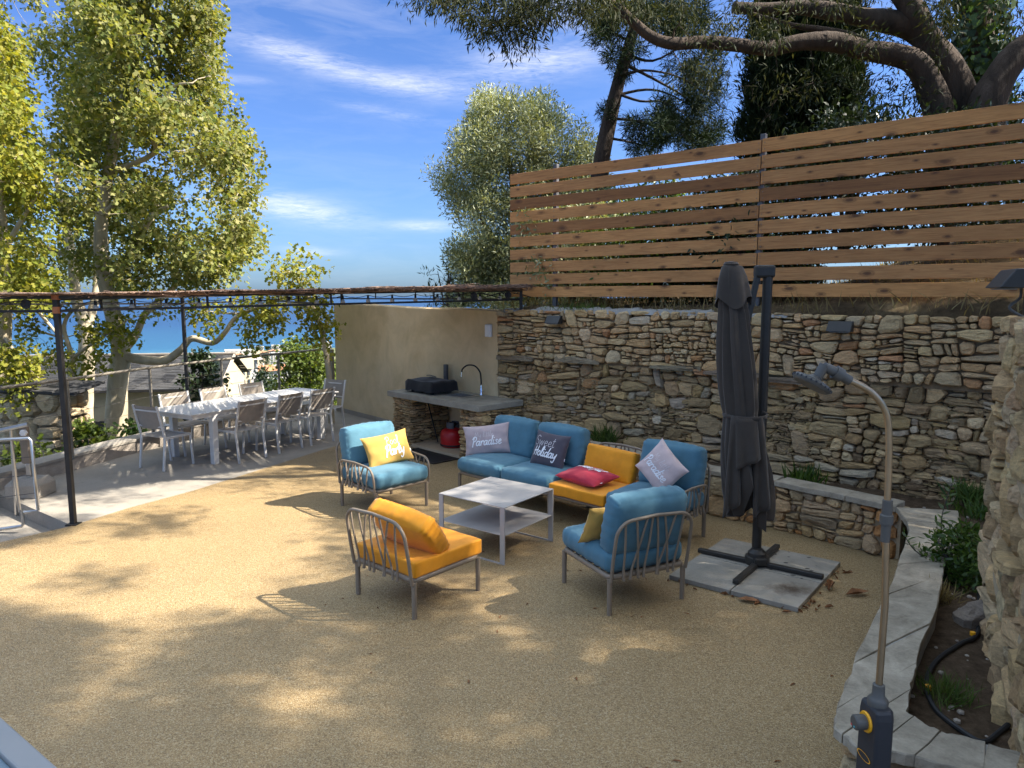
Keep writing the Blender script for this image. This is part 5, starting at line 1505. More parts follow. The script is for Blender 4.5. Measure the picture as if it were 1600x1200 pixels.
def scroll(a, za, b, zb, f, gap=0.135, big=1.0):
    p = a.lerp(b, f); z = za + (zb - za) * f - gap / 2; dirv = (b - a).normalized()
    mb = MB()
    for sg in (-1, 1):
        pts = []
        for k in range(22):
            t = k / 21; an = t * 2.2 * math.pi; rr_ = 0.05 * big * (1 - 0.75 * t)
            pts.append(LP(p, 0) + dirv * (sg * (0.055 * big + 0.3 * (1 - t) ** 6 * big + rr_ * math.cos(an) - .05 * big)) + Vector((0, 0, z + rr_ * math.sin(an) * .95 - 0.03 * (1 - t) ** 4)))
        mb.tube(pts, 0.007, 6)
    mb.lathe([(0.04, -0.004), (0.05, -0.004), (0.05, 0.004), (0.04, 0.004)], 16, tuple(LP(p, z)), Matrix.Rotation(R(90), 3, 'X'))
    mb.build('scroll_ornament', M['darkmetal'], pg, True)
beam(PA, zA - .01, PC_, zC - .02); beam(PA, zA - .012, PL, zA - .012); beam(PB, 2.33, PD_, 2.42, 0.11); beam(PB, 2.332, PLB, 2.33, .11)
beam(PC_, zC - .03, PD_, 2.41, 0.12); beam(PA.lerp(PC_, .46), 2.36, PB.lerp(PD_, .5), 2.36, .10, .026)
beam(PA, zA - .03, PB, 2.33, .12, .028)
scroll(PA, zA - .01, PL, zA - .01, 0.065); scroll(PA, zA - .01, PL, zA - .01, 0.25); scroll(PA, zA - .01, PC_, zC - .02, 0.86, .135, 1.2); scroll(PA, zA - .01, PC_, zC - .02, 0.96, .135, 1.1)
# reeds
rr_ = random.Random(12)
mb = MB()
front = [PL + Vector((0, -.1, 0)), PA + Vector((-.05, -.1, 0)), PC_ + Vector((.05, -.1, 0))]
back = [PLB, PB + Vector((-.1, .1, 0)), PD_ + Vector((0, .15, 0))]
def seg_pt(l, f):
    if f < 0.38: return l[0].lerp(l[1], f / 0.38)
    return l[1].lerp(l[2], (f - 0.38) / 0.62)
for k in range(3600):
    f = rr_.random()
    a = seg_pt(front, f); b = seg_pt(back, min(1, max(0, f + rr_.uniform(-.02, .02)))); 
    v0 = rr_.choice((rr_.uniform(-0.03, 0.0), rr_.uniform(0, .8), rr_.uniform(-.03, .02))); Ln = rr_.uniform(1.0, 2.0) / max(1.0, (b - a).length)
    v1 = min(1.02, v0 + Ln)
    zz = 2.36 + (0.10 * max(0, (f - 0.38) / .62)) + rr_.uniform(0.0, 0.012 + 0.02 * max(0, (f - 0.45) / .55)) + 0.010 * mnoise.noise(Vector((f * 60, 0, 2)))
    p = a.lerp(b, v0); q_ = a.lerp(b, v1); sag = rr_.uniform(-.015, .012)
    ends = 0.0 if rr_.random() > .1 else rr_.uniform(-.035, .02)
    mb.tube([LP(p, zz + ends), LP(p.lerp(q_, .5), zz + sag), LP(q_, zz)], rr_.uniform(0.003, 0.0065), 3, False)
for k in range(330):   # ragged fringe bundles lying along the front edge
    f = 0.40 + 0.6 * rr_.random() ** 0.8; a = seg_pt(front, f); dv = (PC_ - PA).normalized()
    zz = 2.355 + 0.10 * (f - .38) / .62 + rr_.uniform(-0.012, 0.055) * (0.30 + .9 * max(0, min(1, (f - .55) * 3)) * (0.6 + 0.8 * mnoise.noise(Vector((f * 40, 0, 0)))))
    ln = rr_.uniform(.3, .9); off_ = Vector((.5, -.7, 0)) * rr_.uniform(-.02, .05)
    if a.x + dv.x * ln > PC_.x + .1: ln = .2
    mb.tube([LP(a + off_, zz), LP(a + off_ + dv * ln * .5, zz + rr_.uniform(-.01, .02)), LP(a + off_ + dv * ln, zz + rr_.uniform(-.02, .02))], rr_.uniform(.004, .009), 3, False)
tag(mb.build('reed_mat', M['reed'], pg), kind='stuff')
# string of bulbs
sl = empty('string_lights', tuple(PA + Vector((0, 0, 0))), 0, 'string of clear bulbs hung along the black pergola beam', 'string lights')
pts = []; nb = 17
for k in range(nb * 4 + 1):
    f = k / (nb * 4); p = PA.lerp(PC_, f); z = zA + (zC - zA) * f - 0.05 - 0.03 * abs(math.sin(k / 4 * math.pi)) 
    pts.append(LP(p + Vector((-.03, .06, 0)), z))
MB().tube(pts, 0.004, 5).build('wire', M['black'], sl)
for k in range(1, nb):
    p = pts[k * 4]
    MB().lathe([(0.012, 0.0), (0.014, -0.01), (0.014, -0.045), (0.010, -0.048)][::-1], 10, tuple(p)).build('socket', M['black'], sl, True)
    MB().lathe([(0.0, -0.108), (0.016, -0.104), (0.028, -0.085), (0.026, -0.065), (0.012, -0.047)], 12, tuple(p)).build('bulb', M['bulb'], sl, True)

# ------------------------------------------------------------------ railing, gate, handrail
rp_ = [Vector((-6.9, 5.6, 0)), Vector((-6.42, 7.2, 0)), Vector((-5.83, 9.22, 0)), Vector((-5.52, 10.75, 0)), Vector((-5.0, 12.15, 0)), Vector((-4.42, 13.38, 0)), Vector((-3.78, 14.72, 0))]
rl_ = empty('cable_railing', tuple(rp_[3]), 0, 'thin metal railing with steel cables along the kerb facing the sea', 'railing')
L3 = lambda p, z: Vector((p.x - rp_[3].x, p.y - rp_[3].y, z))
for p in rp_:
    MB().bar(L3(p, 0.19), L3(p, 1.245), 0.036, 0.036, (1, 0, 0)).build('rail_post', M['rail'], rl_, bevel=0.004)
    MB().box(L3(p, 0.222), (0.09, 0.09, 0.012)).build('post_foot', M['rail'], rl_)
MB().tube([L3(p, 1.262) for p in rp_], 0.021, 10).build('top_rail', M['rail'], rl_, True)
for z in (0.42, 0.62, 0.82, 1.03):
    MB().tube([L3(p, z) for p in rp_], 0.0028, 5).build('cable', M['cable'], rl_)
ex = empty('end_post', (-3.70, 14.60, 0.2), 0, 'taupe downpipe like post at the end of the beige wall by the railing', 'post')
MB().tube([(0, 0, 0), (0, 0, 1.05)], 0.03, 12).build('tube', M['taupe'], ex, True)
MB().lathe([(0.05, 0), (0.05, 0.015), (0.03, 0.02)], 14).build('flange', M['rail'], ex)
gt_o = Vector((-5.2, 7.30, 0))
ga = empty('stair_gate', tuple(gt_o), 0, 'stainless steel cable gate at the stair landing beside the terrace', 'gate')
G = lambda u, v, Y=7.3: at(u, v, Y) - gt_o
def gtube(a, b, r=0.019): return MB().tube([a, b], r, 12)
mbg = MB(); mbg.tube([G(-90, 690), G(0, 687), G(45, 684.5), G(48.5, 688), G(60, 797), G(38, 800)], 0.018, 10); mbg.build('gate_frame', M['steel'], ga, True)
MB().tube([G(-90, 838), G(0, 827), G(34, 822), G(36.5, 818), G(35, 797)], 0.018, 10).build('gate_frame', M['steel'], ga, True)
MB().tube([G(18, 688), G(31, 800)], 0.015, 10).build('upright', M['steel'], ga, True)
for (a, b) in (((-60, 722), (51, 714)), ((-60, 752), (54, 742)), ((-60, 785), (57, 770))):
    MB().tube([G(*a), G(*b)], 0.004, 6).build('cable', M['cable'], ga)
gp = empty('gate_post', tuple(at(48, 760, 8.2).to_2d().to_3d()), 0, 'stainless bracket post on a pale concrete block beside the gate', 'post')
mb = MB(); vs = [(-.20, -.16, 0), (.20, -.16, 0), (.20, .16, 0), (-.20, .16, 0), (-.20, -.16, .15), (.20, -.16, .15), (.20, .16, .15), (-.20, .16, .15), (-.14, -.10, .22), (.15, -.10, .22), (.15, .12, .22), (-.14, .12, .22)]
mb.add(vs, [(3, 2, 1, 0)] + [(i, (i + 1) % 4, 4 + (i + 1) % 4, 4 + i) for i in range(4)] + [(4 + i, 4 + (i + 1) % 4, 8 + (i + 1) % 4, 8 + i) for i in range(4)] + [(8, 9, 10, 11)])
mb.build('concrete_block', M['concrete'], gp, bevel=0.01)
MB().box((0, 0, 0.30), (0.05, 0.05, 0.17)).build('stub', M['steel'], gp, bevel=0.004)
MB().box((-.02, 0, 0.62), (0.10, 0.05, 0.47)).build('housing', M['taupe'], gp, bevel=0.012)
MB().lathe([(0.038, -0.02), (0.042, 0.0), (0.038, 0.02), (0.0, 0.022)], 6, (0.0, -0.045, 0.76), Matrix.Rotation(R(90), 3, 'X')).build('bolt_cap', M['whiteplastic'], gp)
hr = empty('handrail', tuple(at(20, 690, 7.9).to_2d().to_3d()), 0, 'round stainless handrail sloping down the stair at the left', 'handrail')
ho = hr.location
MB().tube([at(-70, 690, 7.9) - ho, at(0, 673, 7.9) - ho, at(44, 663, 7.9) - ho], 0.024, 12).build('rail', M['steel'], hr, True)
MB().tube([at(17, 671, 7.9) - ho, Vector((at(24, 790, 7.9).x - ho.x, 0, -0.16))], 0.016, 10).build('post', M['steel'], hr, True)

# ------------------------------------------------------------------ vegetation machinery
LEAFMATS = {
 'plane': leafmat('plane_leaf', [(0.07, 0.105, 0.022), (0.165, 0.185, 0.042), (0.215, 0.225, 0.06), (0.29, 0.27, 0.10), (0.12, 0.155, 0.034)], 0.42, 0.55, 0.18, 0.5),
 'planey': leafmat('plane_leaf_yellow', [(0.14, 0.175, 0.022), (0.22, 0.235, 0.035), (0.30, 0.275, 0.045), (0.11, 0.145, 0.02)], 0.42, 0.55, 0.18, 0.5),
 'olive': leafmat('olive_leaf', [(0.12, 0.145, 0.06), (0.21, 0.24, 0.11), (0.30, 0.32, 0.18), (0.36, 0.37, 0.23)], 0.25, 0.5, 0.35, 0.7),
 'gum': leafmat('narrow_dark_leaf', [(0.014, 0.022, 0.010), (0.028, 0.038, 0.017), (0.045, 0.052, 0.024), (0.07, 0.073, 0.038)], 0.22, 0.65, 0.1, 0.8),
 'gumlight': leafmat('brightened_narrow_leaf', [(0.09, 0.115, 0.045), (0.14, 0.165, 0.07), (0.19, 0.205, 0.10)], 0.5, 0.5, 0.2, 0.8),  # brighter copy of the gum leaf, lets light through to lift the shade
 'pine': leafmat('pine_needle', [(0.008, 0.015, 0.008), (0.016, 0.028, 0.013), (0.026, 0.040, 0.019)], 0.1, 0.7, 0.08, 0.8),
 'cypress': leafmat('cypress_spray', [(0.006, 0.011, 0.005), (0.011, 0.019, 0.008), (0.022, 0.034, 0.012)], 0.1, 0.75, 0.06, 1.2),
 'green': leafmat('shrub_leaf', [(0.035, 0.075, 0.015), (0.07, 0.125, 0.022), (0.11, 0.175, 0.03)], 0.38, 0.42, 0.4, 1.0),
 'bush': leafmat('bush_leaf', [(0.06, 0.10, 0.015), (0.11, 0.155, 0.02), (0.16, 0.195, 0.03)], 0.4, 0.45, 0.35, 0.6),
 'dark': leafmat('dark_leaf', [(0.014, 0.028, 0.012), (0.03, 0.05, 0.02), (0.05, 0.075, 0.03)], 0.25, 0.45, 0.35, 0.8),
 'ivy': leafmat('ivy_leaf', [(0.018, 0.045, 0.010), (0.04, 0.08, 0.018), (0.08, 0.14, 0.03)], 0.3, 0.35, 0.5, 1.5),
 'grass': leafmat('grass_blade', [(0.05, 0.09, 0.02), (0.09, 0.14, 0.03), (0.13, 0.17, 0.05)], 0.35, 0.6, 0.2, 2),
 'dry': leafmat('dry_grass', [(0.20, 0.15, 0.07), (0.32, 0.25, 0.12), (0.12, 0.10, 0.05)], 0.3, 0.8, 0.1, 1),
}
BARK = {
 'plane': barkmat('plane_bark', (0.27, 0.225, 0.15), (0.48, 0.41, 0.29), (0.58, 0.51, 0.38), 3.2, 0.25, 0.5),
 'gum': barkmat('rough_bark', (0.034, 0.026, 0.020), (0.085, 0.063, 0.048), (0.13, 0.10, 0.078), 6, 1.0, 0.2),
 'dark': barkmat('dark_bark', (0.022, 0.017, 0.014), (0.055, 0.042, 0.034), None, 7, 0.9, 0.3),
 'twig': barkmat('grey_twig', (0.06, 0.05, 0.04), (0.12, 0.10, 0.08), None, 9, 0.4, 0.5),
}
TPL = {   # x across, y along
 'plane': [(0, 0), (.50, .22), (.22, .42), (.34, .80), (0, 1.0), (-.34, .80), (-.22, .42), (-.50, .22)],
 'narrow': [(0, 0), (.5, .45), (0, 1), (-.5, .45)],
 'oval': [(0, 0), (.40, .25), (.42, .6), (0, 1), (-.42, .6), (-.40, .25)],
 'heart': [(0, 0), (.48, -.08), (.5, .35), (0, 1), (-.5, .35), (-.48, -.08)],
}
def leaves_mesh(name, C, D, N, size, tpl, aspect=1.0, fold=0.22, curl=-0.12):
    T = np.array(TPL[tpl], float); k = len(T); n = len(C)
    D = D / (np.linalg.norm(D, axis=1, keepdims=True) + 1e-9)
    N = N - D * np.sum(N * D, axis=1, keepdims=True); N = N / (np.linalg.norm(N, axis=1, keepdims=True) + 1e-9)
    Bv = np.cross(D, N)
    size = np.broadcast_to(size, (n,))
    x = T[:, 0] * aspect; y = T[:, 1]; z = np.abs(T[:, 0]) * fold * aspect + curl * y * y
    V = C[:, None, :] + size[:, None, None] * (x[None, :, None] * Bv[:, None, :] + y[None, :, None] * D[:, None, :] + z[None, :, None] * N[:, None, :])
    return np_mesh(name, V.reshape(-1, 3), np.arange(n * k), k)
class Grow:
    """limbs as polylines with radii, plus twigs that reach out to leaf clusters"""
    def __init__(s, seed): s.nodes = []; s.rad = []; s.mb = MB(); s.r = random.Random(seed)
    def limb(s, pts, r0, r1, n=10, sub=5, knobby=0.0, register=True, ex=0.85):
        P = smooth_path(pts, sub); m = len(P)
        rs = []
        for i in range(m):
            f = i / (m - 1); rs.append((r0 + (r1 - r0) * f ** ex) * (1 + knobby * mnoise.noise(P[i] * 2.3)))
        s.mb.tube(P, rs, n)
        if register:
            for p, r in zip(P, rs): s.nodes.append(p); s.rad.append(r)
    def twig(s, target, rmax=0.03, rtip=0.004, n=5, jit=0.12, sag=0.0):
        A = np.array([tuple(p) for p in s.nodes]); t = np.array(tuple(target))
        d = np.linalg.norm(A - t, axis=1) + 0.35 * np.maximum(0, A[:, 2] - t[2]) + 0.15 * s.r.random()
        i = int(np.argmin(d)); a = s.nodes[i]; L = (target - a).length
        if L < 0.05: return
        ra = min(s.rad[i] * 0.7, 0.006 + 0.011 * L, rmax); k = max(3, min(7, int(L / 0.35) + 2))
        pts = []
        for q_ in range(k + 1):
            f = q_ / k; p = a.lerp(target, f)
            if 0 < q_ < k: p = p + Vector((s.r.uniform(-1, 1), s.r.uniform(-1, 1), s.r.uniform(-1, 1))) * jit * L * 0.35
            p.z += sag * L * math.sin(f * math.pi); pts.append(p)
        rs = [ra + (rtip - ra) * (j / k) for j in range(k + 1)]
        s.mb.tube(pts, rs, n, False)
        for p, r in zip(pts[1:], rs[1:]): s.nodes.append(p); s.rad.append(r)
def fill_leaves(centers, per, spread, size, tpl, aspect, seed, droop=0.0, up=0.6, outward=None, flat=1.0, fold=.22):
    g = np.random.default_rng(seed); C0 = np.repeat(np.array([tuple(c) for c in centers]), per, axis=0); n = len(C0)
    off = g.normal(0, 1, (n, 3)); off /= (np.linalg.norm(off, axis=1, keepdims=True) + 1e-9); off *= (g.random((n, 1)) ** 0.45) * spread
    off[:, 2] *= flat
    C = C0 + off
    D = g.normal(0, 1, (n, 3)) * 0.7 + off / spread * 0.8; D[:, 2] -= droop
    N = g.normal(0, 1, (n, 3)) * 0.6 + np.array(tuple(SUN)) * 0.7; N[:, 2] += up * 0.5
    return leaves_mesh('crown', C, D, N, size * g.uniform(0.6, 1.25, n), tpl, aspect, fold)
def in_poly_px(poly, rnd):
    xs = [p[0] for p in poly]; ys = [p[1] for p in poly]
    while True:
        u, v = rnd.uniform(min(xs), max(xs)), rnd.uniform(min(ys), max(ys))
        if inside(u, v, poly): return u, v
def make_tree(name, label, cat, origin, grow, crown_me, bark, leafm, group=None):
    r = empty(name, tuple(origin), 0, label, cat, group)
    me = grow.mb.mesh('trunk'); me.transform(Matrix.Translation(-Vector(origin))); link('trunk', me, bark, r, True)
    crown_me.transform(Matrix.Translation(-Vector(origin))); o = link('crown', crown_me, leafm, r); tag(o, kind='stuff')
    return r
def pxs(lst, Y, dy=None): return [at(u, v, Y + (dy[i] if dy else 0)) for i, (u, v) in enumerate(lst)]

# --- plane trees ------------------------------------------------------
def plane_tree(label, Y, limbs, poly, ncl, seed, yspread, leaf='plane', per=34, dens=0.30, extra=()):
    g = Grow(seed); rnd = random.Random(seed)
    for (pts, r0, r1, dy) in limbs: g.limb(pxs(pts, Y, dy), r0, r1, 12 if r0 > .1 else 8, 5, 0.10)
    cs = []
    tries = 0
    while len(cs) < ncl and tries < ncl * 8:
        tries += 1
        u, v = in_poly_px(poly, rnd); y = Y + rnd.gauss(0, 0.5) * yspread
        p = at(u, v, y)
        if mnoise.noise(p * 0.75 + Vector((seed, 0, 0))) < -dens: continue
        tu = min(limbs[0][0], key=lambda q_: abs(q_[1] - v))[0]
        if abs(u - tu) < 22 and y < Y + .3 and v > 180 and rnd.random() < .8: continue
        cs.append(p)
    for (u, v, dy) in extra: cs.append(at(u, v, Y + dy))
    cs.sort(key=lambda p: min((p - q_).length for q_ in g.nodes[::4]))
    for p in cs: g.twig(p, 0.05, 0.005, 5, 0.22, 0.05)
    me = fill_leaves(cs, per, 0.34, 0.088 if Y > 13 else 0.08, 'plane', 1.0, seed, 0.35, 0.8)
    base = at(limbs[0][0][0][0], limbs[0][0][0][1], Y)
    return make_tree('plane_tree', label, 'tree', base, g, me, BARK['plane'], LEAFMATS[leaf], 'plane trees below the terrace')
crownA = [(150, -60), (330, -60), (338, 40), (330, 90), (345, 150), (372, 195), (396, 240), (392, 290), (402, 340), (410, 372), (398, 405), (365, 425), (330, 438), (300, 446), (200, 448), (120, 430), (95, 300), (110, 120)]
plane_tree('plane tree with the sunlit pale trunk standing before the slate roof', 14.5, [
    ([(181, 730), (182, 650), (184, 600), (189, 552), (180, 505), (166, 445), (158, 385), (160, 330), (170, 270), (182, 205), (196, 140), (208, 70), (218, 0), (226, -110)], .235, .03, None),
    ([(190, 556), (228, 563), (260, 562), (283, 546), (300, 529), (332, 536), (352, 519), (368, 497), (398, 482), (436, 468), (466, 452)], .10, .022, [0, -.1, -.2, -.3, -.3, -.4, -.5, -.5, -.6, -.7, -.8]),
    ([(188, 552), (210, 528), (226, 492), (250, 468), (278, 438), (264, 395), (238, 352), (244, 318), (258, 280)], .09, .03, [0, .2, .3, .4, .4, .5, .5, .5, .5]),
    ([(166, 445), (190, 418), (214, 385), (236, 340), (262, 322)], .09, .035, [0, -.3, -.5, -.7, -.8]),
    ([(160, 340), (196, 300), (228, 292)], .06, .02, [0, -.3, -.6]),
    ([(170, 270), (240, 240), (236, 205), (258, 160), (270, 135), (300, 130)], .06, .018, [0, -.4, -.7, -.9, -1.0, -1.1]),
    ([(208, 70), (232, 40), (226, 10), (232, -40)], .05, .02, [0, -.3, -.4, -.5])],
    crownA, 500, 3, 2.4, 'plane', 78, 0.10)
plane_tree('plane tree with the shaded trunk just behind the sunlit one', 17.0, [
    ([(128, 740), (131, 640), (135, 560), (134, 510), (120, 470), (112, 400), (100, 330), (86, 270), (78, 225)], .24, .03, None),
    ([(134, 515), (150, 460), (150, 400), (138, 330), (150, 250)], .12, .03, [0, .3, .5, .6, .6]),
    ([(112, 400), (60, 380), (20, 330)], .08, .03, [0, .4, .8])],
    [(-30, -60), (200, -60), (190, 100), (170, 250), (190, 380), (160, 445), (40, 450), (-40, 430)], 300, 5, 2.4, 'plane', 66, 0.06)
plane_tree('plane tree at the far left with bright yellow green leaves', 12.5, [
    ([(-12, 760), (-4, 640), (2, 540), (6, 460), (2, 370), (-8, 260), (-24, 130), (-30, -60)], .21, .04, None),
    ([(3, 480), (40, 470), (75, 505), (95, 530)], .05, .015, [0, -.3, -.5, -.6]),
    ([(4, 520), (30, 560), (60, 590)], .04, .012, [0, -.3, -.5]),
    ([(2, 400), (30, 350), (60, 300)], .06, .02, [0, -.3, -.5])],
    [(-60, 20), (10, 40), (40, 130), (30, 200), (65, 270), (90, 340), (70, 420), (85, 450), (60, 470), (10, 480), (-60, 500)], 210, 8, 1.8, 'planey', 78, 0.10,
    [(15 + 40 * random.random(), 555 + 45 * random.random(), -.5) for _ in range(9)] + [(30, 622, -.6), (38, 605, -.6)])
# low sprays of the sunlit plane under the pergola beam
def spray_tree(label, Y, spots, limbs, seed, leaf, per=26, size=.15, spread=.36, group='plane trees below the terrace', name='plane_tree', bark='plane', tpl='plane', asp=1.0, cat='tree', droop=.35):
    g = Grow(seed)
    for (pts, r0, r1) in limbs: g.limb(pxs(pts, Y), r0, r1, 8, 5, .1)
    rnd = random.Random(seed); cs = []
    for (u, v, su, sv, k) in spots:
        for _ in range(k): cs.append(at(rnd.gauss(u, su), rnd.gauss(v, sv), Y + rnd.uniform(-.6, .6)))
    for p in cs: g.twig(p, .03, .004, 5, .2, .04)
    me = fill_leaves(cs, per, spread, size, tpl, asp, seed, droop, .8)
    return make_tree(name, label, cat, at(limbs[0][0][0][0], limbs[0][0][0][1], Y), g, me, BARK[bark], LEAFMATS[leaf], group)
spray_tree('low leafy plane branches hanging over the sea view between the trunks', 13.6, [
    (45, 512, 16, 10, 4), (90, 556, 10, 6, 3), (150, 518, 16, 12, 8), (185, 500, 12, 10, 6), (140, 568, 15, 6, 5), (115, 588, 8, 4, 2), (203, 530, 5, 8, 2), (245, 486, 12, 5, 3), (70, 480, 24, 6, 5), (100, 618, 8, 5, 2), (55, 575, 12, 6, 4)],
    [([(120, 730), (116, 640), (112, 560), (100, 510), (120, 480), (160, 470)], .07, .02), ([(112, 560), (140, 540), (170, 520), (200, 500)], .04, .012), ([(104, 530), (70, 520), (45, 510)], .03, .01)], 21, 'planey', 34, .088, .27)
spray_tree('slim plane tree whose leaves hang beside the beige wall end', 13.0, [
    (455, 428, 20, 12, 8), (475, 445, 12, 8, 4), (432, 492, 14, 9, 6), (405, 490, 12, 8, 5), (382, 520, 9, 8, 4), (390, 538, 5, 4, 2), (345, 484, 14, 7, 5), (305, 484, 14, 5, 4), (325, 500, 6, 4, 2), (505, 500, 7, 14, 6), (507, 528, 6, 10, 4), (485, 505, 8, 8, 3), (430, 472, 22, 5, 5), (462, 405, 8, 5, 3), (480, 482, 16, 8, 4), (500, 470, 10, 8, 4), (290, 560, 3, 3, 0)],
    [([(520, 720), (515, 600), (505, 530), (490, 480), (470, 445), (458, 420)], .07, .015), ([(490, 480), (450, 475), (410, 478), (370, 490), (320, 486)], .04, .01), ([(505, 530), (512, 500)], .02, .01), ([(440, 476), (400, 520), (385, 545)], .02, .006)], 23, 'planey', 34, .085, .27)

# --- olive ------------------------------------------------------------
g = Grow(31); rnd = random.Random(31); OY = 15.0
g.limb(pxs([(835, 520), (828, 430), (815, 350), (800, 280), (790, 210)], OY), .16, .03, 8); g.limb(pxs([(828, 430), (770, 370), (735, 310)], OY), .09, .02, 7); g.limb(pxs([(815, 350), (870, 290), (890, 230)], OY), .09, .02, 7); g.limb(pxs([(828, 440), (760, 450), (725, 440)], OY), .07, .02, 7)
opoly = [(748, 152), (775, 148), (800, 150), (820, 158), (850, 152), (862, 168), (890, 178), (905, 200), (928, 215), (936, 262), (945, 330), (930, 480), (700, 480), (722, 430), (700, 400), (716, 372), (700, 330), (705, 310), (676, 282), (672, 268), (700, 262), (712, 240), (706, 222), (728, 210), (724, 192), (742, 180)]
cs = []
while len(cs) < 800:
    u, v = in_poly_px(opoly, rnd); p = at(u, v, OY + rnd.gauss(0, .8))
    if mnoise.noise(p * 1.1) < -0.36: continue
    cs.append(p)
cs.sort(key=lambda p: min((p - q_).length for q_ in g.nodes[::4]))
for p in cs: g.twig(p, .03, .004, 4, .15, .05)
me = fill_leaves(cs, 130, 0.29, 0.095, 'narrow', .27, 32, -.5, .5)
make_tree('olive_tree', 'silvery olive tree rising behind the left end of the board fence', 'tree', at(835, 520, OY), g, me, BARK['dark'], LEAFMATS['olive'])

# --- pine -------------------------------------------------------------
g = Grow(41); rnd = random.Random(41); PY = 12.3
g.limb(pxs([(930, 330), (940, 250), (952, 190), (966, 130), (982, 75), (1000, 10), (1018, -80), (1030, -170)], PY), .165, .05, 10, 5, .08)
for pts in ([(962, 145), (1000, 158), (1040, 160), (1085, 190)], [(955, 185), (1000, 190), (1050, 205), (1095, 225)], [(970, 120), (1005, 110), (1060, 120), (1110, 150)], [(948, 215), (985, 222), (1030, 232)], [(980, 85), (1020, 95), (1070, 70), (1100, 60)],
            [(985, 65), (950, 50), (920, 55)], [(990, 40), (955, 25), (918, 45)], [(1000, 0), (960, 10), (930, 20)], [(1010, -40), (1070, -10), (1110, 20)], [(960, 150), (1010, 140), (1052, 150), (1120, 190)], [(975, 100), (1030, 128), (1080, 160), (1105, 205)]):
    g.limb(pxs(pts, PY, [0] + [rnd.uniform(-.8, .8)] * (len(pts) - 1)), .03, .006, 6, 4)
for k in range(70):
    u, v = rnd.uniform(990, 1120), rnd.uniform(100, 240); g.twig(at(u, v, PY + rnd.uniform(-.8, .8)), .012, .002, 4, .35)
spots = [(930, 42, 14, 8, 16), (955, 30, 14, 9, 16), (940, 58, 10, 5, 8), (975, 8, 20, 10, 20), (1030, 25, 26, 16, 34), (1080, 30, 24, 22, 34), (1000, 80, 8, 6, 6), (960, 90, 6, 4, 5), (968, 112, 5, 3, 3), (1085, 100, 20, 24, 30), (1100, 150, 18, 22, 26), (1050, 185, 22, 12, 26), (1085, 205, 22, 12, 26), (1020, 205, 16, 8, 12), (985, 195, 10, 6, 7), (1040, 222, 30, 8, 22), (1110, 215, 10, 12, 10), (950, 178, 4, 3, 3), (1035, 165, 14, 7, 8)]
cs = []
for (u, v, su, sv, k) in spots:
    for _ in range(max(3, int(k * .6))): cs.append(at(rnd.gauss(u, su), rnd.gauss(v, sv), PY + rnd.gauss(0, .7)))
for p in cs: g.twig(p, .012, .003, 4, .15)
me = fill_leaves(cs, 170, 0.16, 0.12, 'narrow', .11, 42, -.1, .2)
make_tree('pine_tree', 'dark leaning pine with bare dead twigs behind the fence', 'tree', at(930, 330, PY), g, me, BARK['dark'], LEAFMATS['pine'])

# --- cypress ----------------------------------------------------------
g = Grow(51); rnd = random.Random(51); CY = 14.5
cb_ = at(1252, 300, CY); ct_ = at(1262, -330, CY)
g.limb([cb_, cb_.lerp(ct_, .5), ct_], .18, .02, 8)
cs = []
for k in range(2700):
    f = rnd.random() ** 0.85; p = cb_.lerp(ct_, f); rad = 1.45 * (1 - f) ** 0.5 * (0.75 + .25 * math.sin(min(1, f * 5) * math.pi / 2)) 
    a = rnd.uniform(0, 6.283); q_ = math.sqrt(rnd.uniform(.25, 1)) * rad * (0.9 + .2 * mnoise.noise(Vector((math.cos(a) * 2, math.sin(a) * 2, p.z * 1.3))))
    cs.append(p + Vector((q_ * math.cos(a), q_ * math.sin(a), 0)))
for p in cs[:160]: g.twig(p, .02, .004, 4, .1)
me = fill_leaves(cs, 56, 0.17, 0.16, 'narrow', .18, 52, -1.3, .2, flat=1.5)
make_tree('cypress_tree', 'dense dark cypress behind the fence post', 'tree', cb_, g, me, BARK['dark'], LEAFMATS['cypress'])

# --- the big overhanging tree at the right -----------------------------
g = Grow(61); rnd = random.Random(61); BY = 8.9
g.limb(pxs([(1478, 300), (1472, 200), (1455, 140), (1432, 100), (1400, 86), (1350, 78), (1300, 65), (1250, 66), (1200, 76), (1150, 70), (1100, 66), (1050, 68), (1015, 56), (985, 30), (955, 5), (900, -12), (840, -22), (780, -30)], BY, [0, 0, 0, 0, 0, 0, -.05, -.1, -.1, -.2, -.2, -.3, -.3, -.3, -.3, -.3, -.3, -.3]), .23, .03, 12, 4, .16, True, .45)
g.limb(pxs([(1505, 300), (1502, 190), (1490, 130), (1466, 85), (1430, 48), (1395, 35), (1350, 28), (1300, 18), (1250, 12), (1200, 14), (1145, 12)], BY + .15, [0, 0, 0, 0, .1, .1, .2, .2, .3, .3, .3]), .27, .06, 12, 4, .16, True, .6)
g.limb(pxs([(1466, 85), (1420, 5), (1380, -40), (1330, -120)], BY + .15), .17, .06, 10, 4, .2)
g.limb(pxs([(1530, 300), (1540, 175), (1560, 125), (1590, 85), (1640, 50), (1700, 0)], BY - .2), .23, .12, 12, 4, .2)
g.limb(pxs([(1395, 88), (1330, 55), (1240, 40), (1170, 20)], BY + .2), .06, .02, 7, 4, .2)
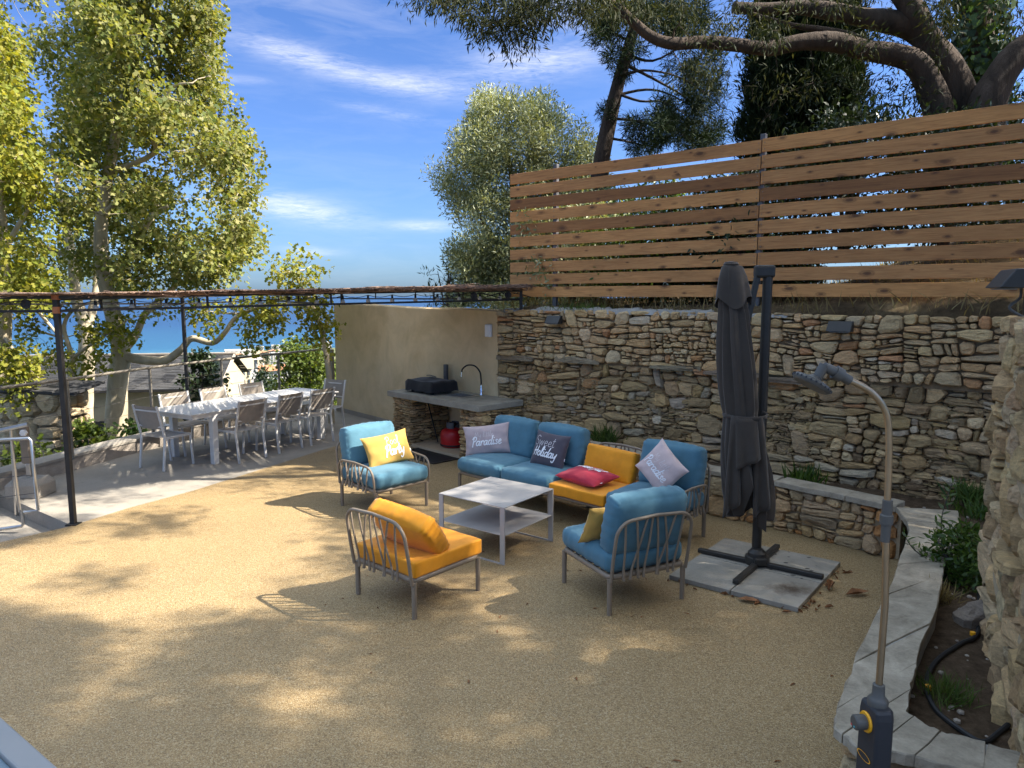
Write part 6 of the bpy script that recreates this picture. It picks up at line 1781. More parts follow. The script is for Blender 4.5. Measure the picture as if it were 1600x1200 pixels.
# limbs overhead that carry the shade crown over the terrace
tp = at(1466, 85, BY)
tq = at(1640, 50, BY - .2)
limbs_over = [[tq, Vector((9.0, 7.4, 7.2)), Vector((10.0, 5.6, 9.4)), Vector((10.2, 3.6, 11.0)), Vector((9.4, 1.2, 12.0))],
              [tq, Vector((9.4, 8.2, 7.4)), Vector((11.6, 6.6, 9.4)), Vector((13.4, 4.6, 11.2)), Vector((14.6, 2.0, 12.2))],
              [Vector((10.0, 5.6, 9.4)), Vector((12.0, 3.6, 11.2)), Vector((12.4, 1.0, 12.2)), Vector((12.0, -1.0, 12.6))]]
for l in limbs_over: g.limb(l, .07, .02, 8, 5, .15)
vis = [(705, 6, 12, 8, 9), (735, 20, 11, 8, 9), (748, 30, 4, 4, 3), (775, 40, 10, 14, 9), (800, 28, 18, 16, 18), (815, 55, 9, 9, 6), (793, 72, 3, 5, 2), (835, 15, 16, 10, 12), (870, 10, 14, 7, 6), (905, 12, 14, 8, 7), (925, 18, 10, 6, 4), (700, -12, 30, 10, 12), (800, -15, 50, 12, 26), (930, -5, 40, 8, 18), (858, 28, 5, 5, 3),
       (1010, 10, 40, 14, 22), (1070, 30, 30, 22, 22), (1095, 95, 18, 30, 18), (1110, 130, 10, 30, 10), (1160, 45, 22, 14, 14), (1180, 25, 30, 10, 14), (1270, 50, 50, 10, 12), (1370, 60, 30, 14, 14), (1420, 120, 22, 24, 16), (1395, 165, 20, 14, 12), (1475, 30, 16, 24, 12), (1470, 60, 10, 30, 10), (1585, 20, 20, 20, 14), (1330, 130, 40, 30, 12), (1230, 140, 40, 40, 14), (1450, -10, 80, 14, 30), (1250, -10, 80, 12, 30), (1595, 120, 8, 24, 6)]
cs = []
for (u, v, su, sv, k) in vis:
    for _ in range(k if u < 960 else (k + 1) // 2): cs.append(at(rnd.gauss(u, su), rnd.gauss(v, sv), (BY - .4 if u < 960 else BY) + rnd.gauss(0, .45)))
for p in cs: g.twig(p, .016, .002, 4, .25, -.03)
for k in range(60):   # bare hanging twigs
    u, v = rnd.choice([(rnd.uniform(1180, 1330), rnd.uniform(90, 195)), (rnd.uniform(1110, 1170), rnd.uniform(80, 190)), (rnd.uniform(1330, 1400), rnd.uniform(100, 180))]); g.twig(at(u, v, BY + rnd.gauss(0, .3)), .010, .0015, 4, .4, -.05)
me_vis = fill_leaves(cs, 52, 0.20, 0.088, 'narrow', .20, 62, .9, .2)
# shade crown: clusters whose shadow falls on the terrace where the photograph is shaded
lit = [at_ for at_ in ()]
def gp_(u, v):
    x = (u - 800) / F_PX; y = -(v - 600) / F_PX
    d = (x, math.cos(PITCH) + y * math.sin(PITCH), -math.sin(PITCH) + y * math.cos(PITCH)); t = -CAM_H / d[2]
    return (d[0] * t, d[1] * t)
lit_px = [(-200, 905), (0, 850), (110, 815), (200, 745), (420, 730), (520, 735), (560, 780), (520, 840), (470, 870), (400, 930), (330, 960), (200, 990), (0, 955), (-200, 960)]
lit_poly = [gp_(*p) for p in lit_px]
mid_px = [(520, 735), (640, 700), (740, 740), (760, 700), (870, 760), (890, 860), (900, 985), (780, 960), (560, 950), (400, 940), (470, 870), (520, 840), (560, 780)]
mid_poly = [gp_(*p) for p in mid_px]
dap_px = [(0, 960), (400, 940), (780, 960), (930, 985), (1000, 1010), (930, 1090), (820, 1150), (560, 1170), (200, 1120), (0, 1060)]
dap_poly = [gp_(*p) for p in dap_px]
S = SUN
shc = []
tries = 0
while tries < 5200:
    tries += 1
    gx_, gy_ = rnd.uniform(-7.5, 5.5), rnd.uniform(-2.0, 9.5)
    nz = mnoise.noise(Vector((gx_ * 0.9, gy_ * 2.2, 4.0))); n2 = mnoise.noise(Vector((gx_ * 1.35, gy_ * 3.0, 9.0)))
    tf = (10.69 - gy_) / 0.64; fx = -0.04 + 0.77 * tf          # where the fence line stands on this sun line
    if inside(gx_, gy_, lit_poly): p_ = 0.0 if nz < 0.42 else 0.25
    elif inside(gx_, gy_, mid_poly): p_ = 0.10 + 0.6 * (n2 > 0.10)
    elif inside(gx_, gy_, dap_poly): p_ = 1.0 if n2 < 0.06 else 0.0
    elif gy_ > 4.0 and gx_ > fx - 4.0: p_ = 0.30                # already in the fence's own shade
    elif gy_ <= 4.4 and gx_ > 0.9: p_ = 0.5
    elif gy_ > 7.2: p_ = 0.08
    else: p_ = 1.0
    if rnd.random() > p_: continue
    z = rnd.uniform(8.0, 11.4)
    c = Vector((gx_, gy_, 0)) + S * (z / S.z)
    q_ = to_px(c)
    if q_ and -60 < q_[0] < 1680 and q_[1] > -70: continue
    shc.append(c)
shc.sort(key=lambda p: min((p - q_).length for q_ in g.nodes[::6]))
for i, p in enumerate(shc):
    if i % 4 == 0: g.twig(p, .03, .003, 4, .2)
def shade_ok(C):
    return C
me_sh = fill_leaves(shc, 66, 0.31, 0.14, 'narrow', .32, 63, .5, .3)
nq = len(me_vis.polygons)
co = np.empty(len(me_vis.vertices) * 3, np.float32); me_vis.vertices.foreach_get('co', co)
co2 = np.empty(len(me_sh.vertices) * 3, np.float32); me_sh.vertices.foreach_get('co', co2)
me = np_mesh('crown', np.concatenate([co, co2]).reshape(-1, 3), np.arange((len(co) + len(co2)) // 3), 4)
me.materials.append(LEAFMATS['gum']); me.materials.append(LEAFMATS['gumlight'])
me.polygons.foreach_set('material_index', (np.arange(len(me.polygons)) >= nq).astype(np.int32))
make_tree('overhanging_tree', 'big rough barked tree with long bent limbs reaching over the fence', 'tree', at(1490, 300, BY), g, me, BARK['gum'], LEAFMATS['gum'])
# ivy covered trunk
g = Grow(71); rnd = random.Random(71); IY = 9.6
ip_ = pxs([(1535, 300), (1535, 180), (1530, 100), (1525, 0), (1520, -120), (1515, -260)], IY)
g.limb(ip_, .25, .16, 12, 4, .2)
P = smooth_path(ip_, 10); C = []; D = []; N = []
for k in range(2600):
    p = P[rnd.randrange(len(P) - 8)]; a = rnd.uniform(0, 6.283); rad = .30 + .10 * mnoise.noise(Vector((a * 1.3, p.z * 1.4, 3))) + rnd.uniform(-.02, .08)
    nrm_ = Vector((math.cos(a), math.sin(a), 0.25)); C.append(tuple(p + nrm_ * rad + Vector((0, 0, rnd.uniform(-.15, .15))))); D.append((rnd.uniform(-.6, .6), rnd.uniform(-.3, .3), -1)); N.append(tuple(nrm_ + Vector((rnd.uniform(-.4, .4), rnd.uniform(-.4, .4), rnd.uniform(-.2, .4)))))
me = leaves_mesh('crown', np.array(C), np.array(D), np.array(N), np.random.default_rng(3).uniform(.05, .115, len(C)), 'heart', .95)
cs = [P[-1] + Vector((rnd.uniform(-2.0, 2.6), rnd.uniform(-1, 2), rnd.uniform(-.4, 1.5))) for _ in range(60)]
for p in cs: g.twig(p, .04, .006, 5, .2)
make_tree('ivy_covered_tree', 'upright trunk wrapped in green ivy behind the fence at the right', 'tree', ip_[0], g, me, BARK['gum'], LEAFMATS['ivy'])

# --- shrubs --------------------------------------------------------------
def shrub(name, label, base, rx, ry, h, n, per, leaf, size, asp, seed, tpl='oval', spread=.16, droop=0.0, bark='twig', cat='shrub', group=None):
    g = Grow(seed); rnd = random.Random(seed); base = Vector(base)
    for k in range(5):
        a = rnd.uniform(0, 6.283); g.limb([base, base + Vector((rx * .3 * math.cos(a), ry * .3 * math.sin(a), h * .45)), base + Vector((rx * .6 * math.cos(a), ry * .6 * math.sin(a), h * .8))], .02 + .01 * h, .006, 6, 4)
    cs = []
    for k in range(n):
        a = rnd.uniform(0, 6.283); q_ = math.sqrt(rnd.random()); z = rnd.uniform(.12, 1.0)
        w_ = math.sqrt(max(0.05, 1 - (abs(z - .45) / .58) ** 2))
        p = base + Vector((rx * q_ * w_ * math.cos(a), ry * q_ * w_ * math.sin(a), h * z))
        if mnoise.noise(p * (1.5 / max(rx, .3)) + Vector((seed, 0, 0))) < -.35: continue
        cs.append(p)
    for p in cs: g.twig(p, .012, .002, 4, .15)
    me = fill_leaves(cs, per, spread, size, tpl, asp, seed, droop, .6)
    return make_tree(name, label, cat, base, g, me, BARK[bark], LEAFMATS[leaf], group)
shrub('shrub', 'big bright green bush below the railing at the beige wall end', at(482, 700, 18.5), 0.95, 1.0, 2.75, 260, 34, 'bush', .095, .8, 81, spread=.26)
shrub('shrub', 'dark leafy shrub just beyond the black pergola post by the slate roof', at(322, 680, 15.5), .42, .5, 1.75, 90, 30, 'dark', .10, .8, 82, spread=.2)
shrub('shrub', 'sunlit yellow green shrub at the foot of the pale plane trunk', at(140, 742, 11.8), .34, .35, .85, 40, 26, 'bush', .10, .9, 83, 'plane', .15)
shrub('shrub', 'low yellow green shrub behind the gate post', at(52, 735, 11.0), .4, .3, 0.35, 14, 24, 'bush', .10, .9, 84, 'plane', .15)
shrub('shrub', 'small dark shrub under the near dining chairs beyond the kerb', at(215, 745, 12.6), .4, .4, 1.0, 34, 24, 'green', .09, .8, 85, spread=.16)
for i, (t, s_, h, lab, lf) in enumerate([(0.7, 0.9, 1.5, 'grey green shrub hidden behind the fence boards at their left end', 'olive'), (1.9, 1.1, 1.2, 'green shrub seen through the gaps left of the parasol', 'green'), (3.0, 1.8, 0.9, 'low green shrub behind the fence near its middle post', 'green'), (5.0, 3.2, 1.4, 'dry leafed shrub behind the right fence section', 'dry'), (0.2, 2.2, 1.9, 'olive coloured bush behind the end of the fence', 'olive'), (6.4, 3.8, 1.7, 'scrubby dark bush up the bank behind the fence', 'dark'), (1.2, 2.4, 1.9, 'leafy green bush on the bank before the pine trunk', 'green'), (2.3, 3.0, 2.0, 'dark leaved bush on the bank before the cypress', 'dark'), (3.5, 1.0, 1.6, 'dark bush close behind the fence right of its middle post', 'dark'), (4.4, 1.3, 1.7, 'dark bush close behind the fence above the right wall lamp', 'dark'), (5.4, 1.5, 1.5, 'dark bush close behind the fence before the bent trunk', 'dark'), (2.7, 1.1, 1.5, 'dark bush close behind the fence left of its middle post', 'dark')]):
    p = W0 + WD * t - WN * s_ + Vector((0, 0, 2.15 + (.1 if t < 4 else .3 + .25 * s_)))
    shrub('shrub', lab, p, 1.0, .7, h, 150, 40, lf, .075, .45, 90 + i, spread=.2)
sp_ = empty  # oleander shoots above the reed roof
shrub('oleander', 'upright leafy shoots poking above the reed roof beside the olive', at(697, 500, 14.6), .42, .3, 1.25, 26, 22, 'dark', .12, .22, 97, 'narrow', .16, -.8, cat='plant')

# --- planter plants ---------------------------------------------------------
sb = at(1520, 905, 4.75); sb.z = .34
shrub('planter_shrub', 'glossy green planter shrub with a tall shoot over the flagstones', (3.14, 4.78, .34), .25, .23, .37, 80, 24, 'green', .055, .42, 101, spread=.085)
def sprig(name, label, base, tip, n, leaf, size, seed, asp=.38, cat='plant'):
    g = Grow(seed); rnd = random.Random(seed); base, tip = Vector(base), Vector(tip)
    midp = base.lerp(tip, .5) + Vector((-.03, .02, .0)); g.limb([base, midp, tip], .006, .002, 6, 6)
    C = []; D = []; N = []
    for k in range(n):
        f = .15 + .85 * k / n; p = base.lerp(midp, f * 2) if f < .5 else midp.lerp(tip, f * 2 - 1)
        for sgn in (0, 1):
            a = k * 1.57 + sgn * math.pi; dv = Vector((math.cos(a), math.sin(a), .55)); C.append(tuple(p)); D.append(tuple(dv)); N.append((0 + rnd.uniform(-.2, .2), rnd.uniform(-.2, .2), 1))
    C.append(tuple(tip)); D.append((0, 0, 1)); N.append((1, 0, 0))
    me = leaves_mesh('crown', np.array(C), np.array(D), np.array(N), size * np.random.default_rng(seed).uniform(.7, 1.15, len(C)), 'oval', asp)
    return make_tree(name, label, cat, base, g, me, BARK['twig'], LEAFMATS[leaf])
sprig('plant_shoot', 'tall single leafy shoot rising from the planter shrub', (3.12, 4.95, .5), (3.15, 4.95, 1.02), 13, 'green', .075, 111)
sprig('plant_shoot', 'short arching shoot leaning over the pale flagstones', (3.0, 4.85, .45), (2.80, 4.90, .66), 8, 'green', .065, 112)
def tuft(label, base, h, n, leaf, seed, spread=.10, name='grass_tuft', wid=.05):
    g_ = np.random.default_rng(seed); C = np.array([base] * n, float) + g_.normal(0, spread * .35, (n, 3)) * [1, 1, 0]
    D = g_.normal(0, .5, (n, 3)); D[:, 2] = 1.0; N = g_.normal(0, 1, (n, 3))
    r = empty(name, tuple(base), 0, label, 'plant')
    me = leaves_mesh('blades', C, D, N, h * g_.uniform(.5, 1.15, n), 'narrow', wid, .1, -.25); me.transform(Matrix.Translation(-Vector(base))); tag(link('blades', me, LEAFMATS[leaf], r), kind='stuff')
    mb = MB().lathe([(.02, 0), (.025, .012), (.012, .03)], 8); mb.build('root_crown', M['soil'], r); return r
tuft('small green grass tuft on the planter soil beside the black hose', (2.16, 3.32, .35), .13, 260, 'grass', 121, .16)
tuft('pale dry grass tuft on the soil by the flat stone', (2.78, 4.42, .36), .16, 160, 'dry', 122, .14)
tuft('green weed tuft growing at the base of the stone wall at the right', (4.32, 6.50, .40), .24, 200, 'grass', 123, .2, 'weed_tuft', .09)
tuft('low dark weed tuft in the back corner of the planter', (4.20, 6.15, .38), .15, 200, 'green', 124, .3, 'weed_tuft', .12)
tuft('green weed tuft sprouting behind the yellow sofa back', tuple(W0 + WD * 1.95 + WN * .12 + Vector((0, 0, .42))), .26, 220, 'grass', 125, .2, 'weed_tuft', .08)
tuft('small weed tuft behind the parasol at the planter coping', tuple(W0 + WD * 4.55 + WN * .32 + Vector((0, 0, .36))), .24, 160, 'green', 126, .18, 'weed_tuft', .10)
tuft('green weed tuft between sofa and counter at the wall foot', tuple(W0 + WD * 1.05 + WN * .14 + Vector((0, 0, .42))), .20, 160, 'grass', 127, .2, 'weed_tuft', .08)
tuft('little weed on top of the stone wall under the fence', tuple(W0 + WD * 1.4 + WN * -.12 + Vector((0, 0, 2.14))), .16, 260, 'grass', 128, .5, 'weed_tuft', .06)
gg = np.random.default_rng(300); C = []; 
for k in range(5200):
    t = gg.uniform(-.2, 9.5); s_ = gg.uniform(0.05, 1) ** 2 * 7 + .05
    p = W0 + WD * t - WN * s_
    z = 2.10 + 0.11 * min(1, s_ / 0.25) + 0.03 * s_ + 0.28 * min(s_, 5) * min(1, max(0, (t - 3.0) / 3.5)) + 0.25 * max(0, min(1, (t - 4) / 2)) * min(1, s_ / 1.0) - .06
    C.append((p.x, p.y, z))
C = np.array(C); D = gg.normal(0, .45, C.shape); D[:, 2] = 1.0; N = gg.normal(0, 1, C.shape)
me = leaves_mesh('bank_grass', C, D, N, gg.uniform(.08, .30, len(C)), 'narrow', .05, .1, -.3)
tag(link('bank_grass', me, LEAFMATS['dry']), 'dry grass on the bank behind the board fence', 'dry grass', kind='stuff')
# hose, flat stone
hs = empty('irrigation_hose', (2.3, 3.4, 0.36), 0, 'black drip hose curling over the planter soil, yellow connectors on it', 'hose')
hp = [at(1530, 925, 4.55), at(1528, 985, 3.95), at(1500, 1005, 3.75), at(1462, 1035, 3.52), at(1447, 1075, 3.3), at(1462, 1110, 3.12), at(1500, 1140, 2.98), at(1540, 1160, 2.9), at(1562, 1142, 2.95), at(1600, 1110, 3.0)]
hp = [Vector((p.x, p.y, soil_z(p.x, p.y) + .014)) for p in [Vector((*gp__, 0)) for gp__ in [(lambda q: ((q[0]), (q[1])))(((lambda u, v: (lambda t, d: (d[0] * t, d[1] * t))((0.37 - CAM_H) / (-math.sin(PITCH) + (-(v - 600) / F_PX) * math.cos(PITCH)), ((u - 800) / F_PX, math.cos(PITCH) + (-(v - 600) / F_PX) * math.sin(PITCH))))(u, v))) for u, v in ((1530, 925), (1528, 985), (1500, 1005), (1462, 1035), (1447, 1075), (1462, 1110), (1500, 1140), (1535, 1158), (1560, 1142), (1600, 1110))]]]
MB().tube([p - hs.location for p in smooth_path(hp, 6)], 0.0125, 8).build('tube', M['black'], hs, True)
for p in (hp[4].lerp(hp[5], .2), hp[1].lerp(hp[2], .3)):
    MB().lathe([(0.008, -.012), (0.015, -.01), (0.015, .01), (0.008, .012)], 10, tuple(p - hs.location + Vector((0, 0, .012)))).build('connector', M['amber'], hs, True)
fs = empty('flat_stone', (2.86, 4.18, 0.375), 0.4, 'flat brown stone lying on the soil against the rough wall', 'stone')
st_p = round_poly(ccw([(-.16, -.06), (.02, -.09), (.16, -.05), (.17, .05), (.0, .08), (-.15, .05)]), mkrng(4), .25)
vs, fs_ = stone_geo(st_p, (Vector((0, 0, 0)), Vector((1, 0, 0)), Vector((0, 0, 1)), Vector((0, 1, 0))), mkrng(6), .03, .03); me = MB().add(vs, fs_).mesh('stone_body'); set_tint(me, [(.22, .19, .165, 1)] * len(vs)); link('stone_body', me, M['stone'], fs)
# pebbles on the soil
rk = random.Random(14); mb = MB()
for k in range(420):
    x, y = rk.uniform(1.8, 4.6), rk.uniform(2.8, 6.6)
    if not inside(x, y, soil_poly): continue
    r0 = rk.uniform(.005, .018); mb.lathe([(0.0, -r0 * .5), (r0, -r0 * .2), (r0 * .9, r0 * .4), (0.0, r0 * .7)], 5, (x, y, soil_z(x, y) + r0 * .3))
tag(mb.build('soil_pebbles', M['kerb']), 'small pebbles and clods strewn over the planter soil', 'pebbles', kind='stuff')

# ------------------------------------------------------------------ slate roofed house beyond the plane trees
def mk_slate():
    q = NT('slate_roof'); v = q.map(src='Object')
    br = q.n('ShaderNodeTexNoise'); f = q.noise(v, 3.5, 5, .7)
    vv = q.voro(q.map((3.2, 1, 6.0)), 1.0, 'F1', 'Color')
    sp = q.n('ShaderNodeSeparateColor'); q.t.links.new(vv, sp.inputs[0])
    c = q.ramp(sp.outputs[0], [(0, (0.028, 0.028, 0.03)), (0.5, (0.045, 0.045, 0.046)), (1, (0.075, 0.072, 0.07))])
    c = q.mix(1, c, q.ramp(f, [(.3, .75), (.7, 1.15)]), 'MULTIPLY')
    q.base(c, .85, 0, .15); return q.m
M['slate'] = mk_slate()
hsA = Vector((-8.22, 21.0, 0)); hd = Vector((-0.985, -0.17, 0)).normalized(); hn = Vector((0.17, -0.985, 0)).normalized()   # along the ridge to the left, toward the viewer
hz_r, hz_e = 0.62, -0.14
hou = empty('slate_house', tuple(hsA), 0, 'long low house with grey slate roof and cream gable beyond the plane trees', 'house')
hl = 12.0; hw = 2.05
def HP(a, b, z): p = hd * a + hn * b; return Vector((p.x, p.y, z))
mb = MB(); mb.add([HP(.12, hw - .25, -4.5), HP(hl, hw - .25, -4.5), HP(hl, -hw + .25, -4.5), HP(.12, -hw + .25, -4.5), HP(.12, hw - .25, hz_e - .06), HP(hl, hw - .25, hz_e - .06), HP(hl, -hw + .25, hz_e - .06), HP(.12, -hw + .25, hz_e - .06), HP(.12, 0, hz_r - .10), HP(hl, 0, hz_r - .10)],
   [(0, 1, 5, 4), (1, 2, 6, 9, 5), (2, 3, 7, 6), (3, 0, 4, 8, 7), (4, 5, 9, 8), (6, 7, 8, 9)])
mb.build('wall', M['cream'], hou)
rs_ = random.Random(6)
# slate courses as real overlapping rows
for side in (1, -1):
    mb = MB(); rows = 24
    for k in range(rows):
        f0, f1 = k / rows, (k + 1.25) / rows
        zl0, zl1 = hz_e + (hz_r - hz_e) * f0, hz_e + (hz_r - hz_e) * min(1, f1)
        b0, b1 = hw * (1 - f0) * side, hw * max(0, (1 - f1)) * side
        x = -0.02
        while x < hl:
            w_ = rs_.uniform(.16, .34); dz = rs_.uniform(0, .012)
            p = [HP(x, b0, zl0 + .022 + dz), HP(min(x + w_ - .008, hl), b0, zl0 + .022 + dz), HP(min(x + w_ - .008, hl), b1, zl1 + .012), HP(x, b1, zl1 + .012)]
            lo = [q_ - Vector((0, 0, .012)) for q_ in p]
            mb.add(p + lo, [(0, 1, 2, 3), (4, 5, 1, 0), (5, 6, 2, 1), (7, 4, 0, 3)])
            x += w_
    o = mb.build('slates', M['slate'], hou); tag(o, kind='stuff')
MB().bar(HP(-.04, 0, hz_r + .04), HP(hl, 0, hz_r + .04), .16, .05).build('ridge_cap', M['kerb'], hou)
MB().bar(HP(0, hw + .03, hz_e - .01), HP(hl, hw + .03, hz_e - .01), .09, .07).build('gutter', M['darkmetal'], hou)
MB().bar(HP(.0, hw, hz_e), HP(.0, .04, hz_r - .005), .05, .09).build('verge_board', M['kerb'], hou)
MB().bar(HP(2.4, hw - .24, -1.35), HP(3.3, hw - .24, -1.35), .05, .75).build('window', M['anth'], hou)
MB().bar(HP(2.35, hw - .22, -1.76), HP(3.35, hw - .22, -1.76), .10, .06).build('sill', M['kerb'], hou)
MB().bar(HP(5.6, hw - .24, -1.35), HP(6.5, hw - .24, -1.35), .05, .75).build('window', M['anth'], hou)
# rough old stone boundary wall left of the gate
bwA, bwB = at(-60, 690, 12.2), at(98, 690, 11.9); bwA.z = bwB.z = -2.2
dd_ = (bwB - bwA).normalized(); nn_ = Vector((dd_.y, -dd_.x, 0))
bo = empty('boundary_wall', tuple(bwA), 0, 'old sunlit boulder wall capped with slates at the far left', 'wall')
stone_face(bo, (Vector((0, 0, 0)), dd_, nn_, Vector((0, 0, 1))), (bwB - bwA).length, 2.95, lambda x, y: .16, lambda x, y, r: jit(r.choice([(.40, .34, .24), (.34, .28, .20), (.45, .39, .29)]), r), mkrng(91), .014, .09, .0, 90, .07, 2.2, asp=(.9, 1.9))
stone_face(bo, (dd_ * (bwB - bwA).length, -nn_, dd_, Vector((0, 0, 1))), .6, 2.95, lambda x, y: .10, lambda x, y, r: jit((.36, .30, .21), r), mkrng(92), .012, .06, .0, 40, .05, 3, asp=(.9, 1.9))
MB().prism(ccw([((p).x, (p).y) for p in [Vector((0, 0, 0)) - nn_ * .05, dd_ * (bwB - bwA).length - nn_ * .05 - dd_ * .04, dd_ * (bwB - bwA).length - nn_ * .6 - dd_ * .04, -nn_ * .6]]), -.6, 2.93).build('mortar_core', M['mortar'], bo)
rs2 = random.Random(44); x = 0
while x < (bwB - bwA).length:
    L_2 = rs2.uniform(.3, .6); c_ = dd_ * (x + L_2 / 2) - nn_ * .25; ang_ = math.atan2(dd_.y, dd_.x)
    MB().box((c_.x, c_.y, 2.985 + rs2.uniform(-.01, .02)), (L_2 - .015, .75, .045), Matrix.Rotation(ang_, 3, 'Z') @ Matrix.Rotation(R(rs2.uniform(4, 10)), 3, 'X')).build('cap_slate', M['slate'], bo); x += L_2

# ------------------------------------------------------------------ the town below
M['townwhite'] = simple('white_town_render', (0.46, 0.43, 0.38), .9, 0, .05, .3)
M['towncream'] = simple('cream_town_render', (0.42, 0.35, 0.24), .9, 0, .05, .3)
M['towngrey'] = simple('grey_town_render', (0.30, 0.285, 0.28), .9, 0, .05, .3)
M['tile'] = simple('terracotta_roof', (0.30, 0.14, 0.07), .9, 0, .2, .8)
M['slatefar'] = simple('slate_far_roof', (0.25, 0.22, 0.22), .8, 0, .15, .6)
M['pane'] = simple('window_dark', (0.05, 0.06, 0.07), .25, 0, .1)
def town_house(label, u0, u1, vt, vb, Y, wall, roof, kind='gable', nw=(3, 2), yaw=0.35, cat='house'):
    a, b = at(u0, vb, Y), at(u1, vb, Y); top = at((u0 + u1) / 2, vt, Y).z
    w = (b - a).length; dpt_ = w * .75; c = (a + b) / 2; zb = min(a.z, hgt(c.x, c.y + Y * .0)) - 1.0
    dirr = Vector((c.x, c.y, 0)).normalized()
    h = top - c.z; rh = h * .22 if kind != 'flat' else 0
    r = empty('town_house', (c.x, c.y, c.z), -math.atan2(c.x, c.y) * 1.0 + yaw, label, cat)
    ww = w / (math.cos(yaw) + .75 * abs(math.sin(yaw))); x, y = ww / 2, ww * .75 / 2
    eh = h - rh
    MB().box((0, 0, (eh - 6) / 2), (ww, 2 * y, eh + 6)).build('wall', M[wall], r)
    if kind == 'flat':
        mb = MB(); slabring(mb, -x - .15, x + .15, -y - .15, y + .15, -x + .2, x - .2, -y + .2, y - .2, eh + .003, eh + .7); mb.build('parapet', M[wall], r)
    else:
        o_ = .35; mb = MB()
        if kind == 'gable': vs = [(-x - o_, -y - o_, eh), (x + o_, -y - o_, eh), (x + o_, y + o_, eh), (-x - o_, y + o_, eh), (-x - o_, 0, eh + rh), (x + o_, 0, eh + rh)]
        else: vs = [(-x - o_, -y - o_, eh), (x + o_, -y - o_, eh), (x + o_, y + o_, eh), (-x - o_, y + o_, eh), (-x * .45, 0, eh + rh), (x * .45, 0, eh + rh)]
        vs = [(p[0], p[1], p[2] + .004) for p in vs]
        mb.add(vs, [(0, 1, 5, 4), (2, 3, 4, 5), (1, 2, 5), (3, 0, 4), (3, 2, 1, 0)]); rf = mb.build('roof', M[roof], r)
        MB().box((x * .4, y * .4, eh + rh * .8), (ww * .06, ww * .06, rh * 1.1)).build('chimney', M[wall], rf)
    cols, rows = nw
    for i in range(cols):
        for j in range(rows):
            wx = -x + ww * (i + .5) / cols; wz = eh * (j + .5) / rows
            f = MB().box((wx, -y - .03, wz), (ww / cols * .36, .10, eh / rows * .5)).build('window', M['pane'], r)
            MB().box((wx, -y - .06, wz - eh / rows * .29), (ww / cols * .5, .2, eh / rows * .06)).build('sill', M[wall], f)
    for j in range(rows):
        for yy in (-y * .45, y * .45): MB().box((x + .02, yy, eh * (j + .5) / rows), (.06, y * .22, eh / rows * .42)).build('window', M['pane'], r)
    return r
town_house('grey walled house with dusky slate roof below the railing', 372, 402, 556, 582, 62, 'towngrey', 'slatefar', 'gable', (3, 1), .5)
town_house('cream narrow house with small windows below the railing', 372, 393, 576, 615, 46, 'towncream', 'tile', 'flat', (2, 3), .5)
town_house('white house with terracotta roof above the dark conifer', 393, 428, 571, 608, 70, 'townwhite', 'tile', 'gable', (3, 2), .55)
town_house('white house with terracotta roof right of the railing post', 428, 456, 569, 604, 80, 'townwhite', 'tile', 'hip', (3, 2), .4)
town_house('cream tower house rising beside the slate roof', 397, 405, 556, 574, 95, 'towncream', 'tile', 'flat', (1, 2), .3)
town_house('orange roofed house in the middle of the town', 394, 420, 548.5, 559, 260, 'towncream', 'tile', 'hip', (4, 1), .3)
town_house('white apartment block with shaded balconies', 424, 437, 554, 569, 230, 'townwhite', 'slatefar', 'flat', (4, 5), .2, 'apartment block')
town_house('white apartment block right of the balconied one', 437, 452, 551, 568, 250, 'townwhite', 'slatefar', 'flat', (4, 4), .5, 'apartment block')
town_house('salmon roofed house near the shore', 420, 440, 546, 554, 380, 'townwhite', 'tile', 'hip', (4, 1), .1)
town_house('white villa on the left of the shore', 399, 412, 542.5, 549, 520, 'townwhite', 'tile', 'flat', (4, 2), .2)
town_house('low white house close to the sea', 424, 437, 540, 545, 640, 'townwhite', 'tile', 'flat', (5, 1), .1)
town_house('pale villa among shoreline trees', 438, 446, 539, 544, 700, 'townwhite', 'tile', 'hip', (4, 1), .3)
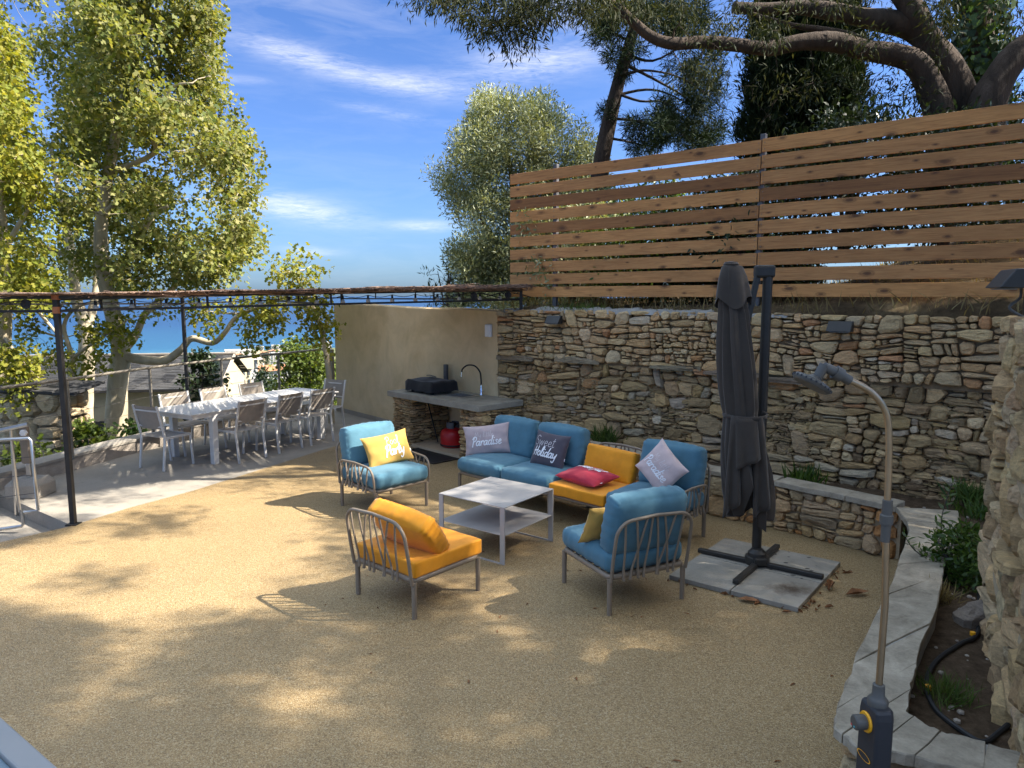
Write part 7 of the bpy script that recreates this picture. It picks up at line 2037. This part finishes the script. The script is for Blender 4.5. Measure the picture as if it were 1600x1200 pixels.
town_house('long low beach building with pale roof by the water', 352, 392, 547.5, 551, 720, 'townwhite', 'slatefar', 'flat', (6, 1), .05)
town_house('terracotta roofed house half hidden behind the slate ridge', 366, 380, 552, 560, 210, 'towncream', 'tile', 'hip', (3, 1), .3)
town_house('grey block beside the beige wall end', 500, 508, 540, 552, 230, 'towngrey', 'slatefar', 'flat', (2, 3), .3, 'apartment block')
town_house('white block beside the beige wall end', 508, 518, 537, 553, 240, 'townwhite', 'slatefar', 'flat', (2, 3), .4, 'apartment block')
def town_tree(label, u, vb, vt, Y, seed, wide=.5, leaf='dark'):
    b = at(u, vb, Y); h = at(u, vt, Y).z - b.z
    return shrub('town_tree', label, b, h * wide, h * wide, h, 46, 20, leaf, h * .11, .6, seed, spread=h * .14, cat='tree')
town_tree('dark blue green conifer before the white houses', 414, 625, 579, 40, 201, .33)
town_tree('dark conifer left of the white house among the roofs', 402, 622, 598, 38, 202, .5)
for i, (u, vb, vt, Y, lab) in enumerate([(413, 575, 553, 150, 'bushy tree before the balconied apartment block'), (407, 553, 541, 430, 'pointed tree near the white shore villa'), (386, 556, 548, 330, 'round tree left of the orange roof'), (430, 548, 539, 520, 'shoreline tree before the low white house'), (442, 549, 538, 480, 'tall tree between the far villas'), (418, 548, 541, 560, 'small shoreline tree by the salmon roof'), (452, 556, 540, 300, 'tree beside the right apartment block'), (378, 566, 553, 130, 'tree peeping over the slate house ridge'), (455, 552, 536, 400, 'tall tree at the edge of the big green bush')]):
    town_tree(lab, u, vb, vt, Y, 210 + i, .42)
oc_ = empty('overhead_cable', tuple(at(372, 555, 40)), 0, 'thin black overhead cable slanting up across the sea view', 'cable')
c0 = at(350, 566, 40); c1 = at(560, 492, 22); MB().tube([c0 - oc_.location, (c0.lerp(c1, .5) - Vector((0, 0, .25))) - oc_.location, c1 - oc_.location], .018, 5).build('wire', M['black'], oc_)
MB().tube([c1 - oc_.location, Vector((c1.x, c1.y, -4)) - oc_.location], .08, 8).build('pole', M['dark'] if 'dark' in M else M['darkmetal'], oc_)
